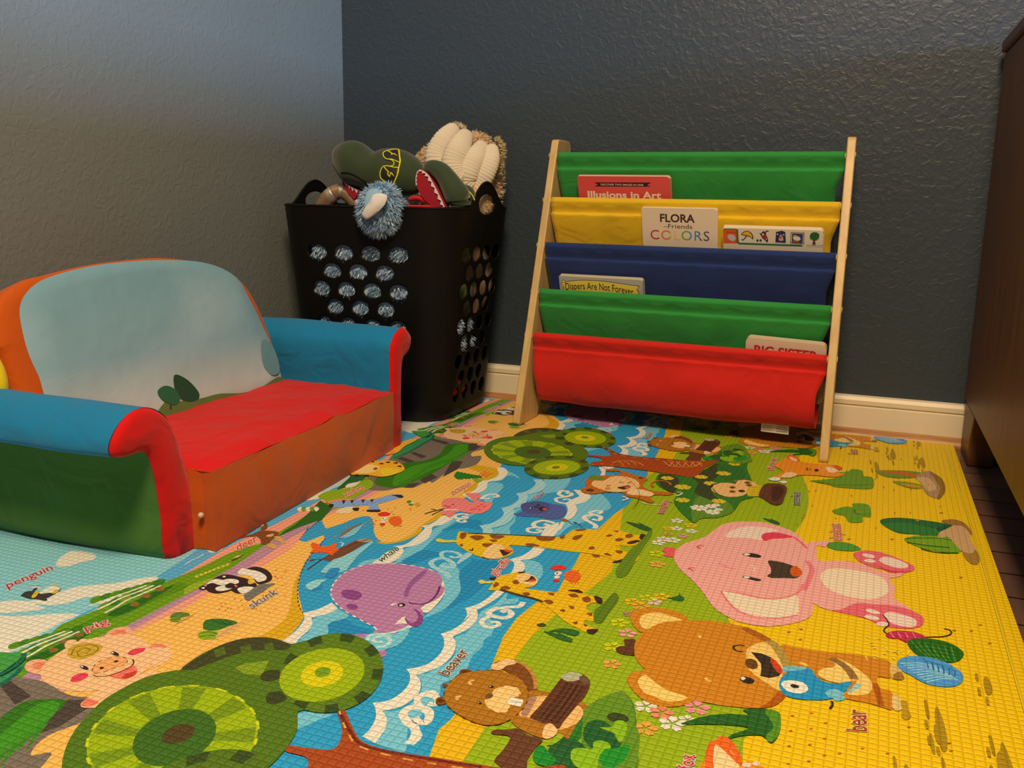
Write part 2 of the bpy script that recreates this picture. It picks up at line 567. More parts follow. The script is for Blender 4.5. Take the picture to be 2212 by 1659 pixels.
mb = MB(); box(mb, (DX0, DY0, .092), (DX1, DY1, .755)); loc(dr, mb).build('body', M_DR, dr, smooth=True, bevel=0.004, seg=2)
mb = MB(); box(mb, (DX0 - .006, DY0 - .012, .7555), (DX1 + .01, DY1, .779)); loc(dr, mb).build('top', M_DR, dr, bevel=0.005, seg=3)
# shaped bracket feet
for fx, fy, sx, sy in ((DX0 + .002, DY1, 1, -1), (DX0 + .002, DY0, 1, 1), (DX1 - .002, DY0, -1, 1), (DX1 - .002, DY1, -1, -1)):
    mb = MB()
    prof = [(0, .0919), (.160, .0919), (.150, .075), (.138, .055), (.128, .035), (.130, .018), (.134, .004), (.130, FLOOR_Z), (.006, FLOOR_Z), (0.0, .002), (-0.0, .03)]
    pts = [(fy + sy * a, z) for a, z in prof]
    prism(mb, pts if sy > 0 else pts[::-1], fx, fx + sx * .045, 'x')
    loc(dr, mb).build('foot', M_DR, dr, bevel=0.003)

dr.rotation_euler[2] = math.radians(1.1)

# ------------------------------------------------------------------ sling bookshelf
M_BIRCH = mat_wood('pale_birch_plywood', (0.52, 0.36, 0.15), (0.64, 0.47, 0.21), 0.45, (8, 8, 1.2), 7, 0.05)
M_DOWEL = mat_plain('bare_dowel_wood', (0.62, 0.47, 0.25), 0.5)
F_GREEN = mat_fabric('green_canvas', alb(44, 128, 48))
F_YEL = mat_fabric('yellow_canvas', alb(222, 165, 22))
F_BLUE = mat_fabric('navy_canvas', alb(28, 44, 84))
F_RED = mat_fabric('red_canvas', alb(205, 30, 18))
M_TAG = mat_print('care_tag_print', 0.7)
SH_RZ = -math.atan2(0.027, 0.637)
SHELF_W = 0.642
sh = empty('sling_bookshelf', (-0.7035, 1.801, 0), SH_RZ)
tag(sh, 'birch sling bookshelf with five green, yellow, navy and red canvas pockets', 'bookshelf')
SM = Matrix.Translation(sh.location) @ Matrix.Rotation(SH_RZ, 4, 'Z')
SMI = SM.inverted()
RODS = [(.178, .570), (.148, .4745), (.119, .379), (.091, .281), (.062, .190)]   # (y, z) in the shelf's own frame


def arc(cx, cy, r, a0, a1, n=8):
    return [(cx + r * math.cos(math.radians(a0 + (a1 - a0) * i / n)), cy + r * math.sin(math.radians(a0 + (a1 - a0) * i / n))) for i in range(n + 1)]


# side panel outline (y, z): sloping front edge, vertical back edge, arch between two feet
pan = [(0.0, 0.006), (0.004, 0.0), (.100, 0.0)] + [(.108, .018), (.122, .040), (.145, .055), (.165, .058), (.185, .052), (.205, .035), (.214, .016), (.220, 0.0)] + \
      [(.262, 0.0), (.266, .006), (.266, .580)] + arc(.250, .584, .016, 0, 90, 5) + [(.200, .601)] + arc(.196, .590, .011, 100, 165, 4)
for k, xx in enumerate((0.0, SHELF_W - .0165)):
    mb = MB(); prism(mb, pan, xx, xx + .0165, 'x')
    if k == 1: mb.xf(Matrix.Translation((xx + .0165, 0, 0)) @ Matrix.Rotation(math.radians(4.0), 4, 'Z') @ Matrix.Translation((-xx - .0165, 0, 0)))
    p = mb.build('side_panel', M_BIRCH, sh, bevel=0.0022, seg=3, angle=50)
    # screw caps on the outer face
    for (ry, rz) in RODS:
        mb = MB(); x_out = -0.0012 if k == 0 else SHELF_W
        prism(mb, arc(ry + .004, rz - .004, .006, 0, 330, 11), x_out, x_out + .0012, 'x')
        if k == 1: mb.xf(Matrix.Translation((xx + .0165, 0, 0)) @ Matrix.Rotation(math.radians(4.0), 4, 'Z') @ Matrix.Translation((-xx - .0165, 0, 0)))
        mb.build('screw_cap', M_DOWEL, p)
for ry, rz in RODS:
    mb = MB(); tube(mb, [(.0166, ry + .006, rz - .006), (SHELF_W - .0168 - .0715 * ry, ry + .006, rz - .006)], .0068, 16)
    mb.build('dowel', M_DOWEL, sh, angle=60)
# back rails which carry the pockets' rear hems
for rz in (.09,):
    mb = MB(); box(mb, (.0166, .236, rz - .02), (SHELF_W - .0347, .250, rz + .02)); mb.build('rail', M_BIRCH, sh, bevel=.002)


def sling(ry, rz, mat, last, seed):
    """one canvas pocket: loop round the dowel, seam, front sheet, rounded bottom, rear sheet"""
    cy, cz = ry + .006, rz - .006
    r = .0088
    prof = [(cy + r * math.cos(math.radians(a)), cz + r * math.sin(math.radians(a))) for a in (-20, 10, 45, 80, 110, 140, 165, 185)]
    front0 = prof[-1]
    prof += [(front0[0] + .003, cz - .009), (front0[0] + .0072, cz - .017), (front0[0] + .0085, cz - .0235), (front0[0] + .0040, cz - .0262), (front0[0] + .0030, cz - .0285)]
    if last:
        body = [(.0032, .036), (.0005, .055), (-.002, .078), (.001, .100), (.009, .120), (.020, .134), (.034, .142), (.052, .139), (.066, .122), (.080, .085), (.10, .04)]
    else:
        body = [(.0045, .034), (.010, .050), (.018, .070), (.026, .092), (.033, .115), (.040, .134), (.050, .144), (.060, .142), (.066, .128), (.069, .110), (.071, .095)]
    prof += [(front0[0] + a, cz - b_) for a, b_ in body]
    prof = cat(prof, closed=False, n=3)
    NX = 60
    x0, x1 = .0185, SHELF_W - .0180 - .0715 * ry
    v = []; f = []
    n = len(prof)
    rnd = random.Random(seed)
    ph = [rnd.uniform(0, 6) for _ in range(6)]
    for i in range(NX + 1):
        u = i / NX
        for j, (py, pz) in enumerate(prof):
            depth = max(0, cz - .027 - pz)
            # side hems narrow slightly as the cloth hangs
            inset = min(.008, depth * 0.09)
            insr = min(.014, depth * .35)
            x = x0 + inset + (x1 - x0 - inset - insr) * u
            s = min(1, depth / .05)
            wv = (.0022 * math.sin(u * 17 + ph[0]) + .0014 * math.sin(u * 41 + ph[1] + depth * 25) + .0032 * mnoise.noise(Vector((u * 7, depth * 18, seed)))) * s
            loopw = .0011 * math.sin(u * 60 + ph[2]) * (1 if cz - .027 < pz < cz - .008 else 0)
            sag = -.004 * math.sin(PI * u) * (1 if last else .4) * s + .006 * (mnoise.noise(Vector((u * 4.0, 3.1, seed)))) * s * (1 if last else .3)
            v.append((x, py + wv * (.9 if last else .6) + loopw, pz + sag))
    for i in range(NX):
        for j in range(n - 1):
            a = i * n + j
            f.append((a, a + 1, a + n + 1, a + n))
    mb = MB(); mb.add(v, f)
    return mb.build('sling_pocket', mat, sh, angle=80, solidify=.0011)


slings = []
for k, ((ry, rz), fm_) in enumerate(zip(RODS, (F_GREEN, F_YEL, F_BLUE, F_GREEN, F_RED))):
    s_ = sling(ry, rz, fm_, k == 4, 11 + k)
    s_['label'] = ['top green canvas pocket', 'yellow canvas pocket', 'navy canvas pocket', 'lower green canvas pocket', 'bottom red canvas pocket'][k]
    slings.append(s_)
# care tag hanging under the red pocket
mb = MB()
tx0, tx1, ty, tz0, tz1 = .502, .556, .098, .024, .050
mb.add([(tx0, ty, tz0), (tx1, ty + .001, tz0 - .001), (tx1, ty, tz1), (tx0, ty - .001, tz1)], [(0, 1, 2, 3)], 0, (.62, .60, .55))
for r_ in range(4):
    for c0, c1 in ((.06, .42), (.55, .93)):
        zz = tz0 + .004 + r_ * .0042
        mb.add([(tx0 + (tx1 - tx0) * c0, ty - .0006, zz), (tx0 + (tx1 - tx0) * c1, ty - .0002, zz), (tx0 + (tx1 - tx0) * c1, ty - .0002, zz + .0009), (tx0 + (tx1 - tx0) * c0, ty - .0006, zz + .0009)], [(0, 1, 2, 3)], 0, (.18, .17, .16))
tg = mb.build('care_tag', M_TAG, slings[4], smooth=False)
tg['label'] = 'white care tag under the red pocket'

# ------------------------------------------------------------------ books
M_PAPER = mat_print('glossy_board_print', 0.38)


def srgb(r, g, b_):
    return (lin(r), lin(g), lin(b_))


class Book:
    """board book: rounded corners, standing in a pocket; local x right, z up, front face at y=0"""

    def __init__(self, name, wid, hgt, thick, cover, page, rcorner=.008, round_left=False):
        self.mb = MB(); self.w = wid; self.h = hgt; self.name = name; self.k = 0
        r = rcorner
        if round_left:
            o = arc(wid - r, hgt - r, r, 0, 90, 6) + arc(r, hgt - r, r, 90, 180, 6) + arc(r, r, r, 180, 270, 4) + arc(wid - r, r, r, 270, 360, 4)
        else:
            o = arc(wid - r, hgt - r, r, 0, 90, 6) + [(0.0008, hgt), (0, hgt - .0008), (0, 0)] + arc(wid - r, r, r, 270, 360, 4)
        n = len(o)
        ct = .0013
        for a0, a1, c, ins in ((0, ct, cover, 0), (ct, thick - ct, page, .0009), (thick - ct, thick, cover, 0)):
            pts = [(min(max(x, ins), wid - ins), min(max(z, ins), hgt - ins)) for x, z in o]
            v = [(x, a0, z) for x, z in pts] + [(x, a1, z) for x, z in pts]
            f = [(i, (i + 1) % n, n + (i + 1) % n, n + i) for i in range(n)]
            f += [tuple(range(n)), tuple(range(2 * n - 1, n - 1, -1))]
            st = len(self.mb.f)
            self.mb.add(v, f, 0, page if c is page else c)
            if c is cover:   # cut edges show the page colour
                for q in range(st, st + n):
                    self.mb.c[q] = tuple(.6 * a + .4 * b2 for a, b2 in zip(cover, page))

    def poly(self, pts, col):
        self.k += 1
        y = -.00006 * self.k
        self.mb.add([(x, y, z) for x, z in pts], [tuple(range(len(pts)))], 0, col)

    def line(self, pts, wd, col, closed=False):
        self.k += 1
        y = -.00006 * self.k
        ribbon(self.mb, [Vector((x, y, z)) for x, z in pts], Vector((0, -1, 0)), wd, col, closed)

    def text(self, s, x, z, h, col, wfit=None, bold=0.0, shear=0.0, path=None, spacing=1.0, cols=None):
        """cap height h, left baseline x,z ; wfit squeezes to a width; path(u) gives baseline offset"""
        self.k += 1
        y = -.00006 * self.k
        v, f = text_geo(s, offset=bold, spacing=spacing)
        ws = max(p[0] for p in v) - min(p[0] for p in v); x0 = min(p[0] for p in v)
        sy = h / .70; sx = (wfit / ws) if wfit else sy
        o = [(x + (p[0] - x0) * sx + shear * p[1] * sy, y, z + p[1] * sy + (path((p[0] - x0) / ws) if path else 0)) for p in v]
        if cols:
            n = len(cols)
            for fc in f:
                cx_ = sum((v[i][0] - x0) for i in fc) / len(fc) / ws
                self.mb.add([o[i] for i in fc], [tuple(range(len(fc)))], 0, cols[min(n - 1, int(cx_ * n))])
        else:
            self.mb.add(o, f, 0, col)

    def place(self, x, tier, top_z, y_top, y_bot, label, roll=0.0):
        """x,y in the shelf frame; leans from y_bot (bottom) to y_top (top)"""
        lean = math.atan2(y_top - y_bot, self.h)
        M = Matrix.Translation((x, y_bot, top_z - self.h * math.cos(lean))) @ Matrix.Rotation(roll, 4, 'Y') @ Matrix.Rotation(-lean, 4, 'X')
        ob = self.mb.build(self.name, M_PAPER, smooth=False)
        ob.matrix_world = SM @ M
        tag(ob, label, 'book')
        return ob


def ribbon(mb, P, nrm, wd, col, closed=False, mi=0):
    n = len(P); v = []; f = []
    for i in range(n):
        a = P[(i - 1) % n] if (closed or i > 0) else P[i]
        b_ = P[(i + 1) % n] if (closed or i < n - 1) else P[i]
        t = (b_ - a)
        if t.length < 1e-9: t = Vector((1, 0, 0))
        s = t.cross(nrm).normalized() * (wd / 2)
        v += [P[i] + s, P[i] - s]
    for i in range(n if closed else n - 1):
        j = (i + 1) % n
        f.append((2 * i, 2 * i + 1, 2 * j + 1, 2 * j))
    mb.add(v, f, mi, col)


def shelf_x(px, py, wy):
    """shelf-frame x,z of a photo pixel on the shelf-parallel plane y=wy of the shelf frame"""
    n = (SM.to_3x3() @ Vector((0, 1, 0)))
    p = on_plane(px, py, SM @ Vector((0, wy, 0)), n)
    q = SMI @ p
    return q.x, q.z


CREAM = alb(222, 190, 150)
BLACK = alb(38, 28, 24)
# 1 red book in the yellow pocket
yy = .156
xa, za = shelf_x(1246, 379, yy); xb, zb = shelf_x(1447, 374, yy)
bk1 = Book('board_book', xb - xa, .165, .012, alb(214, 72, 62), alb(225, 190, 140), .009)
W_ = xb - xa; Hh = .165
rib = [(.205 * W_, Hh - .0165), (.800 * W_, Hh - .0165), (.765 * W_, Hh - .0115), (.800 * W_, Hh - .0065 - .0002), (.205 * W_, Hh - .0065), (.245 * W_, Hh - .0115)]
bk1.poly([(.18 * W_, Hh - .0225), (.80 * W_, Hh - .0215), (.755 * W_, Hh - .0185), (.80 * W_, Hh - .0125), (.18 * W_, Hh - .0135), (.225 * W_, Hh - .0180)], BLACK)
bk1.text('DISCOVER TWO IMAGES IN ONE', .255 * W_, Hh - .0199, .0040, alb(225, 190, 150), wfit=.46 * W_, bold=.01)
bk1.text('Illusions in Art', .10 * W_, Hh - .0475, .0150, alb(240, 205, 165), wfit=.80 * W_, bold=.03)
bk1.place(xa, 1, .5185 + .004, yy, .212, 'red board book lettered in white, upright in the yellow pocket')
# 2 white book in the navy pocket
yy = .134
xa, za = shelf_x(1385, 450, yy); xb, zb = shelf_x(1550, 452, yy)
W_ = xb - xa; Hh = .17
bk2 = Book('board_book', W_, Hh, .016, alb(226, 188, 148), alb(225, 190, 150), .009)
bk2.text('FLORA', .245 * W_, Hh - .0290, .0165, alb(70, 40, 32), wfit=.46 * W_, bold=.028)
bk2.text('and', .29 * W_, Hh - .0405, .0035, alb(70, 40, 32), shear=.3)
bk2.text('Friends', .35 * W_, Hh - .0425, .0095, alb(70, 40, 32), wfit=.32 * W_)
bk2.text('COLORS', .11 * W_, Hh - .0670, .0205, BLACK, wfit=.78 * W_, spacing=1.12,
         cols=[alb(190, 40, 30), alb(215, 110, 40), alb(225, 180, 90), alb(110, 150, 50), alb(50, 130, 160), alb(90, 60, 100)])
bk2.place(xa, 2, shelf_x(1460, 450, yy)[1], yy, .184, 'cream board book with rainbow-lettered title, left one in the navy pocket')
# 3 white book with small pictures
yy = .126
xa, za = shelf_x(1560, 496, yy); xb, zb = shelf_x(1779, 494, yy)
W_ = xb - xa; Hh = .13
s = W_ / 219.0       # one photo pixel on this cover
bk3 = Book('board_book', W_, Hh, .015, alb(228, 198, 158), alb(225, 190, 150), .009)


def B3(x, y):        # photo crop pixels of the cover -> cover coords
    return ((x - 415) / 1148.0 * W_, Hh - (y - 1238) * (W_ / 1148.0))


bk3.poly([B3(*q) for q in [(432, 1250), (575, 1248), (597, 1262), (600, 1400), (610, 1435), (418, 1440), (418, 1262)]], alb(38, 100, 45))
bk3.poly([B3(*q) for q in [(422, 1262), (575, 1260), (580, 1435), (418, 1440)]], alb(225, 85, 35))
bk3.poly([B3(*q) for q in cat([(470, 1340), (500, 1322), (545, 1328), (566, 1370), (545, 1405), (505, 1400), (480, 1375)])], alb(200, 175, 165))
bk3.text('WORDS', *B3(452, 1308), .0042, alb(120, 35, 25), wfit=.10 * W_)
bk3.poly([B3(*q) for q in [(600, 1424), (1320, 1424), (1345, 1445), (600, 1445)]], alb(38, 110, 60))
# umbrella
bk3.line([B3(*q) for q in cat([(695, 1330), (675, 1362), (652, 1388), (638, 1378)], False)], .0016, BLACK)
bk3.poly([B3(*q) for q in cat([(632, 1318), (655, 1285), (700, 1268), (745, 1288), (770, 1330), (768, 1372), (735, 1345), (700, 1335), (668, 1328)])], BLACK)
bk3.poly([B3(*q) for q in cat([(642, 1314), (663, 1290), (700, 1276), (738, 1295), (760, 1332), (758, 1356), (732, 1336), (700, 1326), (665, 1320)])], alb(235, 165, 35))
# pushchair
bk3.line([B3(*q) for q in cat([(850, 1290), (875, 1330), (905, 1370), (920, 1380)], False)], .0018, BLACK)
bk3.line([B3(*q) for q in cat([(950, 1268), (925, 1262), (915, 1300), (930, 1345), (940, 1375)], False)], .0016, BLACK)
bk3.poly([B3(*q) for q in cat([(870, 1340), (912, 1318), (930, 1348), (900, 1365)])], alb(170, 35, 30))
bk3.poly([B3(*q) for q in cat([(868, 1290), (895, 1265), (912, 1285), (898, 1325), (872, 1330)])], alb(60, 45, 45))
bk3.poly([B3(*q) for q in cat([(875, 1305), (892, 1292), (896, 1312), (880, 1322)])], alb(230, 200, 170))
for cx_, cy_ in ((822, 1384), (858, 1382), (932, 1386)):
    bk3.poly([B3(cx_ + 13 * math.cos(a), cy_ + 13 * math.sin(a)) for a in [i * PI / 6 for i in range(12)]], alb(60, 35, 35))
# lantern-like blue picture
bk3.poly([B3(*q) for q in [(1035, 1270), (1065, 1262), (1100, 1252), (1140, 1268), (1146, 1400), (1028, 1396)]], alb(40, 40, 75))
bk3.poly([B3(*q) for q in cat([(1068, 1375), (1075, 1320), (1090, 1300), (1108, 1322), (1118, 1375)])], alb(205, 150, 130))
bk3.poly([B3(1086 + 15 * math.cos(a), 1336 + 17 * math.sin(a)) for a in [i * PI / 6 for i in range(12)]], alb(195, 75, 60))
for cx_, cy_ in ((1052, 1298), (1122, 1302)):
    bk3.poly([B3(cx_ + 9 * math.cos(a), cy_ + 9 * math.sin(a)) for a in [i * PI / 5 for i in range(10)]], alb(225, 195, 165))
# stamp
bk3.line([B3(*q) for q in [(1205, 1270), (1350, 1272), (1348, 1405), (1200, 1402)]], .0014, BLACK, True)
bk3.poly([B3(*q) for q in [(1218, 1282), (1338, 1284), (1336, 1392), (1214, 1390)]], alb(45, 55, 105))
bk3.poly([B3(*q) for q in cat([(1228, 1330), (1260, 1312), (1300, 1325), (1312, 1355), (1280, 1372), (1240, 1360)])], alb(225, 200, 175))
bk3.poly([B3(*q) for q in cat([(1225, 1388), (1240, 1368), (1285, 1372), (1295, 1388)])], alb(200, 60, 40))
bk3.poly([B3(*q) for q in cat([(1230, 1320), (1245, 1300), (1275, 1312), (1262, 1322)])], alb(235, 165, 50))
# tree
bk3.poly([B3(*q) for q in [(1455, 1345), (1475, 1345), (1472, 1380), (1485, 1405), (1440, 1402), (1454, 1380)]], alb(80, 40, 25))
bk3.poly([B3(*q) for q in cat([(1415, 1318), (1420, 1285), (1445, 1262), (1480, 1258), (1512, 1275), (1518, 1310), (1500, 1340), (1465, 1348), (1430, 1340)])], alb(28, 90, 45))
bk3.line([B3(*q) for q in cat([(1380, 1422), (1460, 1425), (1540, 1422), (1560, 1405)], False)], .0007, BLACK)
bk3.place(xa, 2, shelf_x(1668, 495, yy)[1], yy, .180, 'low cream board book with a row of small colour pictures, beside the rainbow-lettered one')
# 4 grey and yellow book in the lower green pocket
yy = .104
xa, za = shelf_x(1206, 599, yy); xb, zb = shelf_x(1387, 605, yy)
W_ = xb - xa; Hh = .16
bk4 = Book('board_book', W_, Hh, .014, alb(176, 158, 140), alb(205, 175, 120), .007)


def B4(x, y):
    return ((x - 585) / 1000.0 * W_, Hh - (y - 213 - (x - 585) * .034) * (W_ / 1000.0))


bk4.poly([B4(*q) for q in cat([(600, 305), (700, 275), (850, 258), (1000, 258), (1150, 268), (1300, 285), (1450, 305), (1545, 318), (1520, 360), (1500, 420), (1000, 430), (650, 420), (632, 350)])], alb(60, 45, 30))
bk4.poly([B4(*q) for q in cat([(607, 309), (700, 282), (850, 265), (1000, 265), (1150, 275), (1300, 292), (1450, 312), (1536, 324), (1512, 360), (1492, 420), (1000, 430), (657, 415), (640, 350)])], alb(232, 190, 70))
bk4.poly([B4(*q) for q in [(617, 262), (655, 262), (662, 290), (622, 300)]], alb(70, 55, 35))
bk4.poly([B4(*q) for q in [(622, 267), (650, 267), (656, 286), (627, 294)]], alb(230, 190, 110))
bk4.text('Diapers Are Not Forever', *B4(655, 395), .0160, alb(45, 38, 28), wfit=.82 * W_, path=lambda u: .006 * (1 - (2 * u - .85) ** 2), bold=.004)
bk4.place(xa, 3, shelf_x(1300, 601, yy)[1], yy, .156, 'grey board book with a yellow banner, upright in the lower green pocket')
# 5 white book in the red pocket
yy = .077
xa, za = shelf_x(1607, 728, yy); xb, zb = shelf_x(1782, 736, yy)
W_ = xb - xa; Hh = .13
bk5 = Book('board_book', W_, Hh, .014, alb(224, 188, 148), alb(205, 165, 120), .010, round_left=True)
bk5.text('BIG SISTER', .11 * W_, Hh - .0345, .0190, alb(200, 45, 40), wfit=.80 * W_, bold=.035)
bk5.place(xa, 4, shelf_x(1607, 728, yy)[1], yy, .118, 'cream board book with red capital lettering in the red pocket', roll=0.030)

# ------------------------------------------------------------------ child's foam sofa
F_TEAL = mat_fabric('turquoise_cloth', alb(14, 112, 140), wr=.6)
F_SRED = mat_fabric('scarlet_cloth', alb(208, 8, 6), wr=.7)
F_ORG = mat_fabric('orange_cloth', alb(196, 76, 0), wr=.35)
F_GRN = mat_fabric('green_printed_cloth', alb(70, 106, 32), wr=.5)
F_YEL2 = mat_fabric('yellow_cloth', alb(235, 190, 20), wr=.3)
M_CLOTHP = mat_print('printed_backrest_cloth', 0.8, 'cloth', .2)
SX_F, SX_B = -0.845, -1.245
sofa = empty('kids_sofa', (-1.03, 1.245, 0))
tag(sofa, 'small foam sofa in red, orange and turquoise cloth by the left wall', 'sofa')


def arm(outer, name_lab):
    """outer = closed outline (y,z) of the front face, counter-clockwise seen from the front"""
    o = cat(outer, True, 4)
    cy = sum(p[0] for p in o) / len(o); cz = sum(p[1] for p in o) / len(o)
    n = len(o)
    # stuffed: rounded at front; cross-sections along x
    secs = [(SX_F, .0), (SX_F - .0, 1.0)]
    mb_front = MB(); mb_side = MB()
    # front face: slightly domed fan rings
    rings = [(1.0, 0.0), (.93, .0035), (.80, .0070), (.5, .0095)]
    v = []; f = []
    # use distance based inset toward a medial polyline so the narrow column stays inside
    for s_, dx in rings:
        for (py, pz) in o:
            my, mz = medial(py, pz, o)
            v.append((SX_F + dx - .004, my + (py - my) * s_, mz + (pz - mz) * s_))
    for r_ in range(len(rings) - 1):
        for i in range(n):
            f.append((r_ * n + i, r_ * n + (i + 1) % n, (r_ + 1) * n + (i + 1) % n, (r_ + 1) * n + i))
    f.append(tuple((len(rings) - 1) * n + i for i in range(n)))
    mb_front.add(v, f)
    return o, mb_front


def medial(py, pz, o):
    """nearest point of the arm's centre line"""
    best = None
    for k in range(len(MED) - 1):
        a = Vector(MED[k]); b_ = Vector(MED[k + 1]); p = Vector((py, pz))
        t = max(0, min(1, (p - a).dot(b_ - a) / (b_ - a).length_squared)); q = a + (b_ - a) * t
        d = (p - q).length
        if best is None or d < best[0]: best = (d, q.x, q.y)
    return best[1], best[2]


NEAR = [(.921, .0), (.985, .0), (.973, .08), (.962, .118), (.951, .156), (.937, .186), (.917, .203), (.895, .2105), (.873, .209), (.853, .197), (.838, .178), (.839, .162), (.862, .156), (.888, .1555), (.900, .144), (.909, .111), (.915, .059)]
FAR = [(1.566, .0), (1.566, .101), (1.573, .165), (1.590, .172), (1.606, .184), (1.611, .203), (1.600, .219), (1.583, .227), (1.562, .224), (1.542, .210), (1.531, .185), (1.532, .108), (1.519, .0)]


def build_arm(outline, med, label, sgn):
    global MED
    MED = med
    if sgn < 0:
        outline = outline[::-1]
    o, mbf = arm(outline, label)
    n = len(o)
    a = empty_child('armrest', sofa)
    face = mbf
    toloc(face, sofa).build('front_panel', F_SRED, a, angle=80)
    a['label'] = label
    # body: swept backwards with soft puffing and slight wobble
    NS = 22
    v = []; f = []; mi = []
    for k in range(NS + 1):
        u = k / NS
        x = SX_F - .004 + (SX_B - SX_F) * u
        puff = .0025 * math.sin(PI * min(1, u * 1.1))
        for i, (py, pz) in enumerate(o):
            my, mz = medial(py, pz, o)
            d = Vector((py - my, pz - mz)); L = max(d.length, 1e-6)
            d = d / L
            wob = .003 * mnoise.noise(Vector((x * 9, py * 14, pz * 14)))
            # outer sheet under the scroll bulges outwards
            bulge = 0
            if pz < .15 and (py - my) * sgn > 0:
                bulge = .026 * math.sin(PI * min(1, u * 1.05)) * math.sin(PI * max(0, min(1, pz / .16)) ** .6 * .5 + .8) * .5
            amt = (puff + wob) * (0 if pz < .004 else 1) + bulge
            q = (x, py + d.x * amt, max(0, pz + d.y * amt * (1 if bulge == 0 else .2)))
            v.append(q)
    m_body = []
    blue = MB(); green = MB()
    fb = []; fg = []
    for k in range(NS):
        for i in range(n):
            j = (i + 1) % n
            fc = (k * n + i, (k + 1) * n + i, (k + 1) * n + j, k * n + j)
            my, mz = medial(o[i][0], o[i][1], o)
            zc = (o[i][1] + o[j][1]) / 2
            outside = (o[i][0] - my) * sgn > 0.0008 or (o[j][0] - medial(o[j][0], o[j][1], o)[0]) * sgn > .0008
            if zc < .1535 and outside:
                fg.append(fc)
            elif zc > .002 or not outside:
                fb.append(fc)
            else:
                fg.append(fc)
    fb.append(tuple(NS * n + i for i in range(n)))
    blue.add(v, fb); toloc(blue, sofa).build('cover', F_TEAL, a, angle=80)
    green.add(v, fg); og = toloc(green, sofa).build('side_panel', F_GRN, a, angle=80)
    og['label'] = 'green outer cloth panel'
    return a


def empty_child(name, par):
    o = bpy.data.objects.new(name, None); COL.objects.link(o); o.parent = par; o.empty_display_size = .03
    return o


def toloc(mb, par):
    return mb.xf(Matrix.Translation(-par.location))


build_arm(NEAR, [(.948, .0), (.943, .06), (.934, .12), (.925, .16), (.905, .180), (.872, .182), (.860, .178)], 'near armrest with rolled top', -1)
build_arm(FAR, [(1.543, .0), (1.549, .10), (1.553, .16), (1.565, .190), (1.585, .199)], 'far armrest beside the basket', 1)

# seat: red top, orange front box
Y0, Y1 = .966, 1.524
xf0, xf1 = -.806, -.838       # front edge (near end sticks out a little more)


def seat_z(x, y):
    u = (y - Y0) / (Y1 - Y0)
    e = min(1, min(u, 1 - u) / .06); e2 = min(1, (x_front(y) - x) / .03)
    return .112 + .010 * math.sqrt(max(0, min(e, 1))) * 1 * min(1, max(0, e2)) + .0035 * mnoise.noise(Vector((x * 12, y * 12, 0))) + .002 * mnoise.noise(Vector((x * 40, y * 25, 5)))


def x_front(y):
    u = (y - Y0) / (Y1 - Y0)
    return xf0 + (xf1 - xf0) * u


mb = MB(); v = []; f = []
NXs, NYs = 26, 44
for i in range(NXs + 1):
    for j in range(NYs + 1):
        y = Y0 + (Y1 - Y0) * j / NYs
        x = x_front(y) - (x_front(y) + 1.10) * i / NXs
        v.append((x, y, seat_z(x, y)))
for i in range(NXs):
    for j in range(NYs):
        a = i * (NYs + 1) + j
        f.append((a, a + 1, a + NYs + 2, a + NYs + 1))
base = len(v)
mb.add(v, f)
toloc(mb, sofa).build('seat_cushion', F_SRED, sofa, angle=80)
# orange front box with its two end faces
mb = MB(); v = []; f = []
NZ = 14
for j in range(NYs + 1):
    y = Y0 + (Y1 - Y0) * j / NYs
    for k in range(NZ + 1):
        t = k / NZ
        z = .001 + (seat_z(x_front(y) , y) - .001 + .0005) * t
        bul = .006 * math.sin(PI * t) * math.sin(PI * j / NYs) ** .4 + .0028 * mnoise.noise(Vector((y * 16, z * 16, 2)))
        # cloth pulled diagonally near the far end
        u = j / NYs
        bul += -.004 * max(0, math.sin((u - t * .14 - .72) * 28)) * (1 if .70 < u < .97 else 0) * math.sin(PI * t)
        v.append((x_front(y) + .0015 + bul, y, z))
for j in range(NYs):
    for k in range(NZ):
        a = j * (NZ + 1) + k
        f.append((a, a + NZ + 1, a + NZ + 2, a + 1))
mb.add(v, f)
for jj in (0, NYs):
    col_ = [v[jj * (NZ + 1) + k] for k in range(NZ + 1)]
    for q_ in range(4):
        c0 = [(p[0] - .018 * q_, p[1] + (.002 * math.sin(q_ * 2.1) if q_ else 0), p[2]) for p in col_]
        c1 = [(p[0] - .018 * (q_ + 1), p[1] + .002 * math.sin((q_ + 1) * 2.1), p[2]) for p in col_]
        mb.add(c0 + c1, [((k, k + 1, NZ + 2 + k, NZ + 1 + k) if jj else (k + 1, k, NZ + 1 + k, NZ + 2 + k)) for k in range(NZ)])
toloc(mb, sofa).build('front_panel', F_ORG, sofa, angle=50)
# zip pull at the corner of the front box
zp = on_x(434, 1113, -.822)
mb = MB(); ellipsoid(mb, zp, (.004, .0045, .004), nu=12, nv=8)
toloc(mb, sofa).build('zip_pull', mat_plain('clear_plastic_pull', (.6, .5, .45), .25), sofa)

# backrest: orange shell with printed front cloth
BP0, BPN = Vector((-1.060, 0, .12)), Vector((.24, 0, .09)).normalized()    # front plane, leaning back
BUP = Vector((-.09, 0, .24)).normalized()


def back_uv(px, py):
    p = on_plane(px, py, BP0, BPN)
    return p.y, (p - BP0).dot(BUP)


def back_pt(yv, uv, off=0.0):
    return BP0 + BUP * uv + Vector((0, yv, 0)) + BPN * off


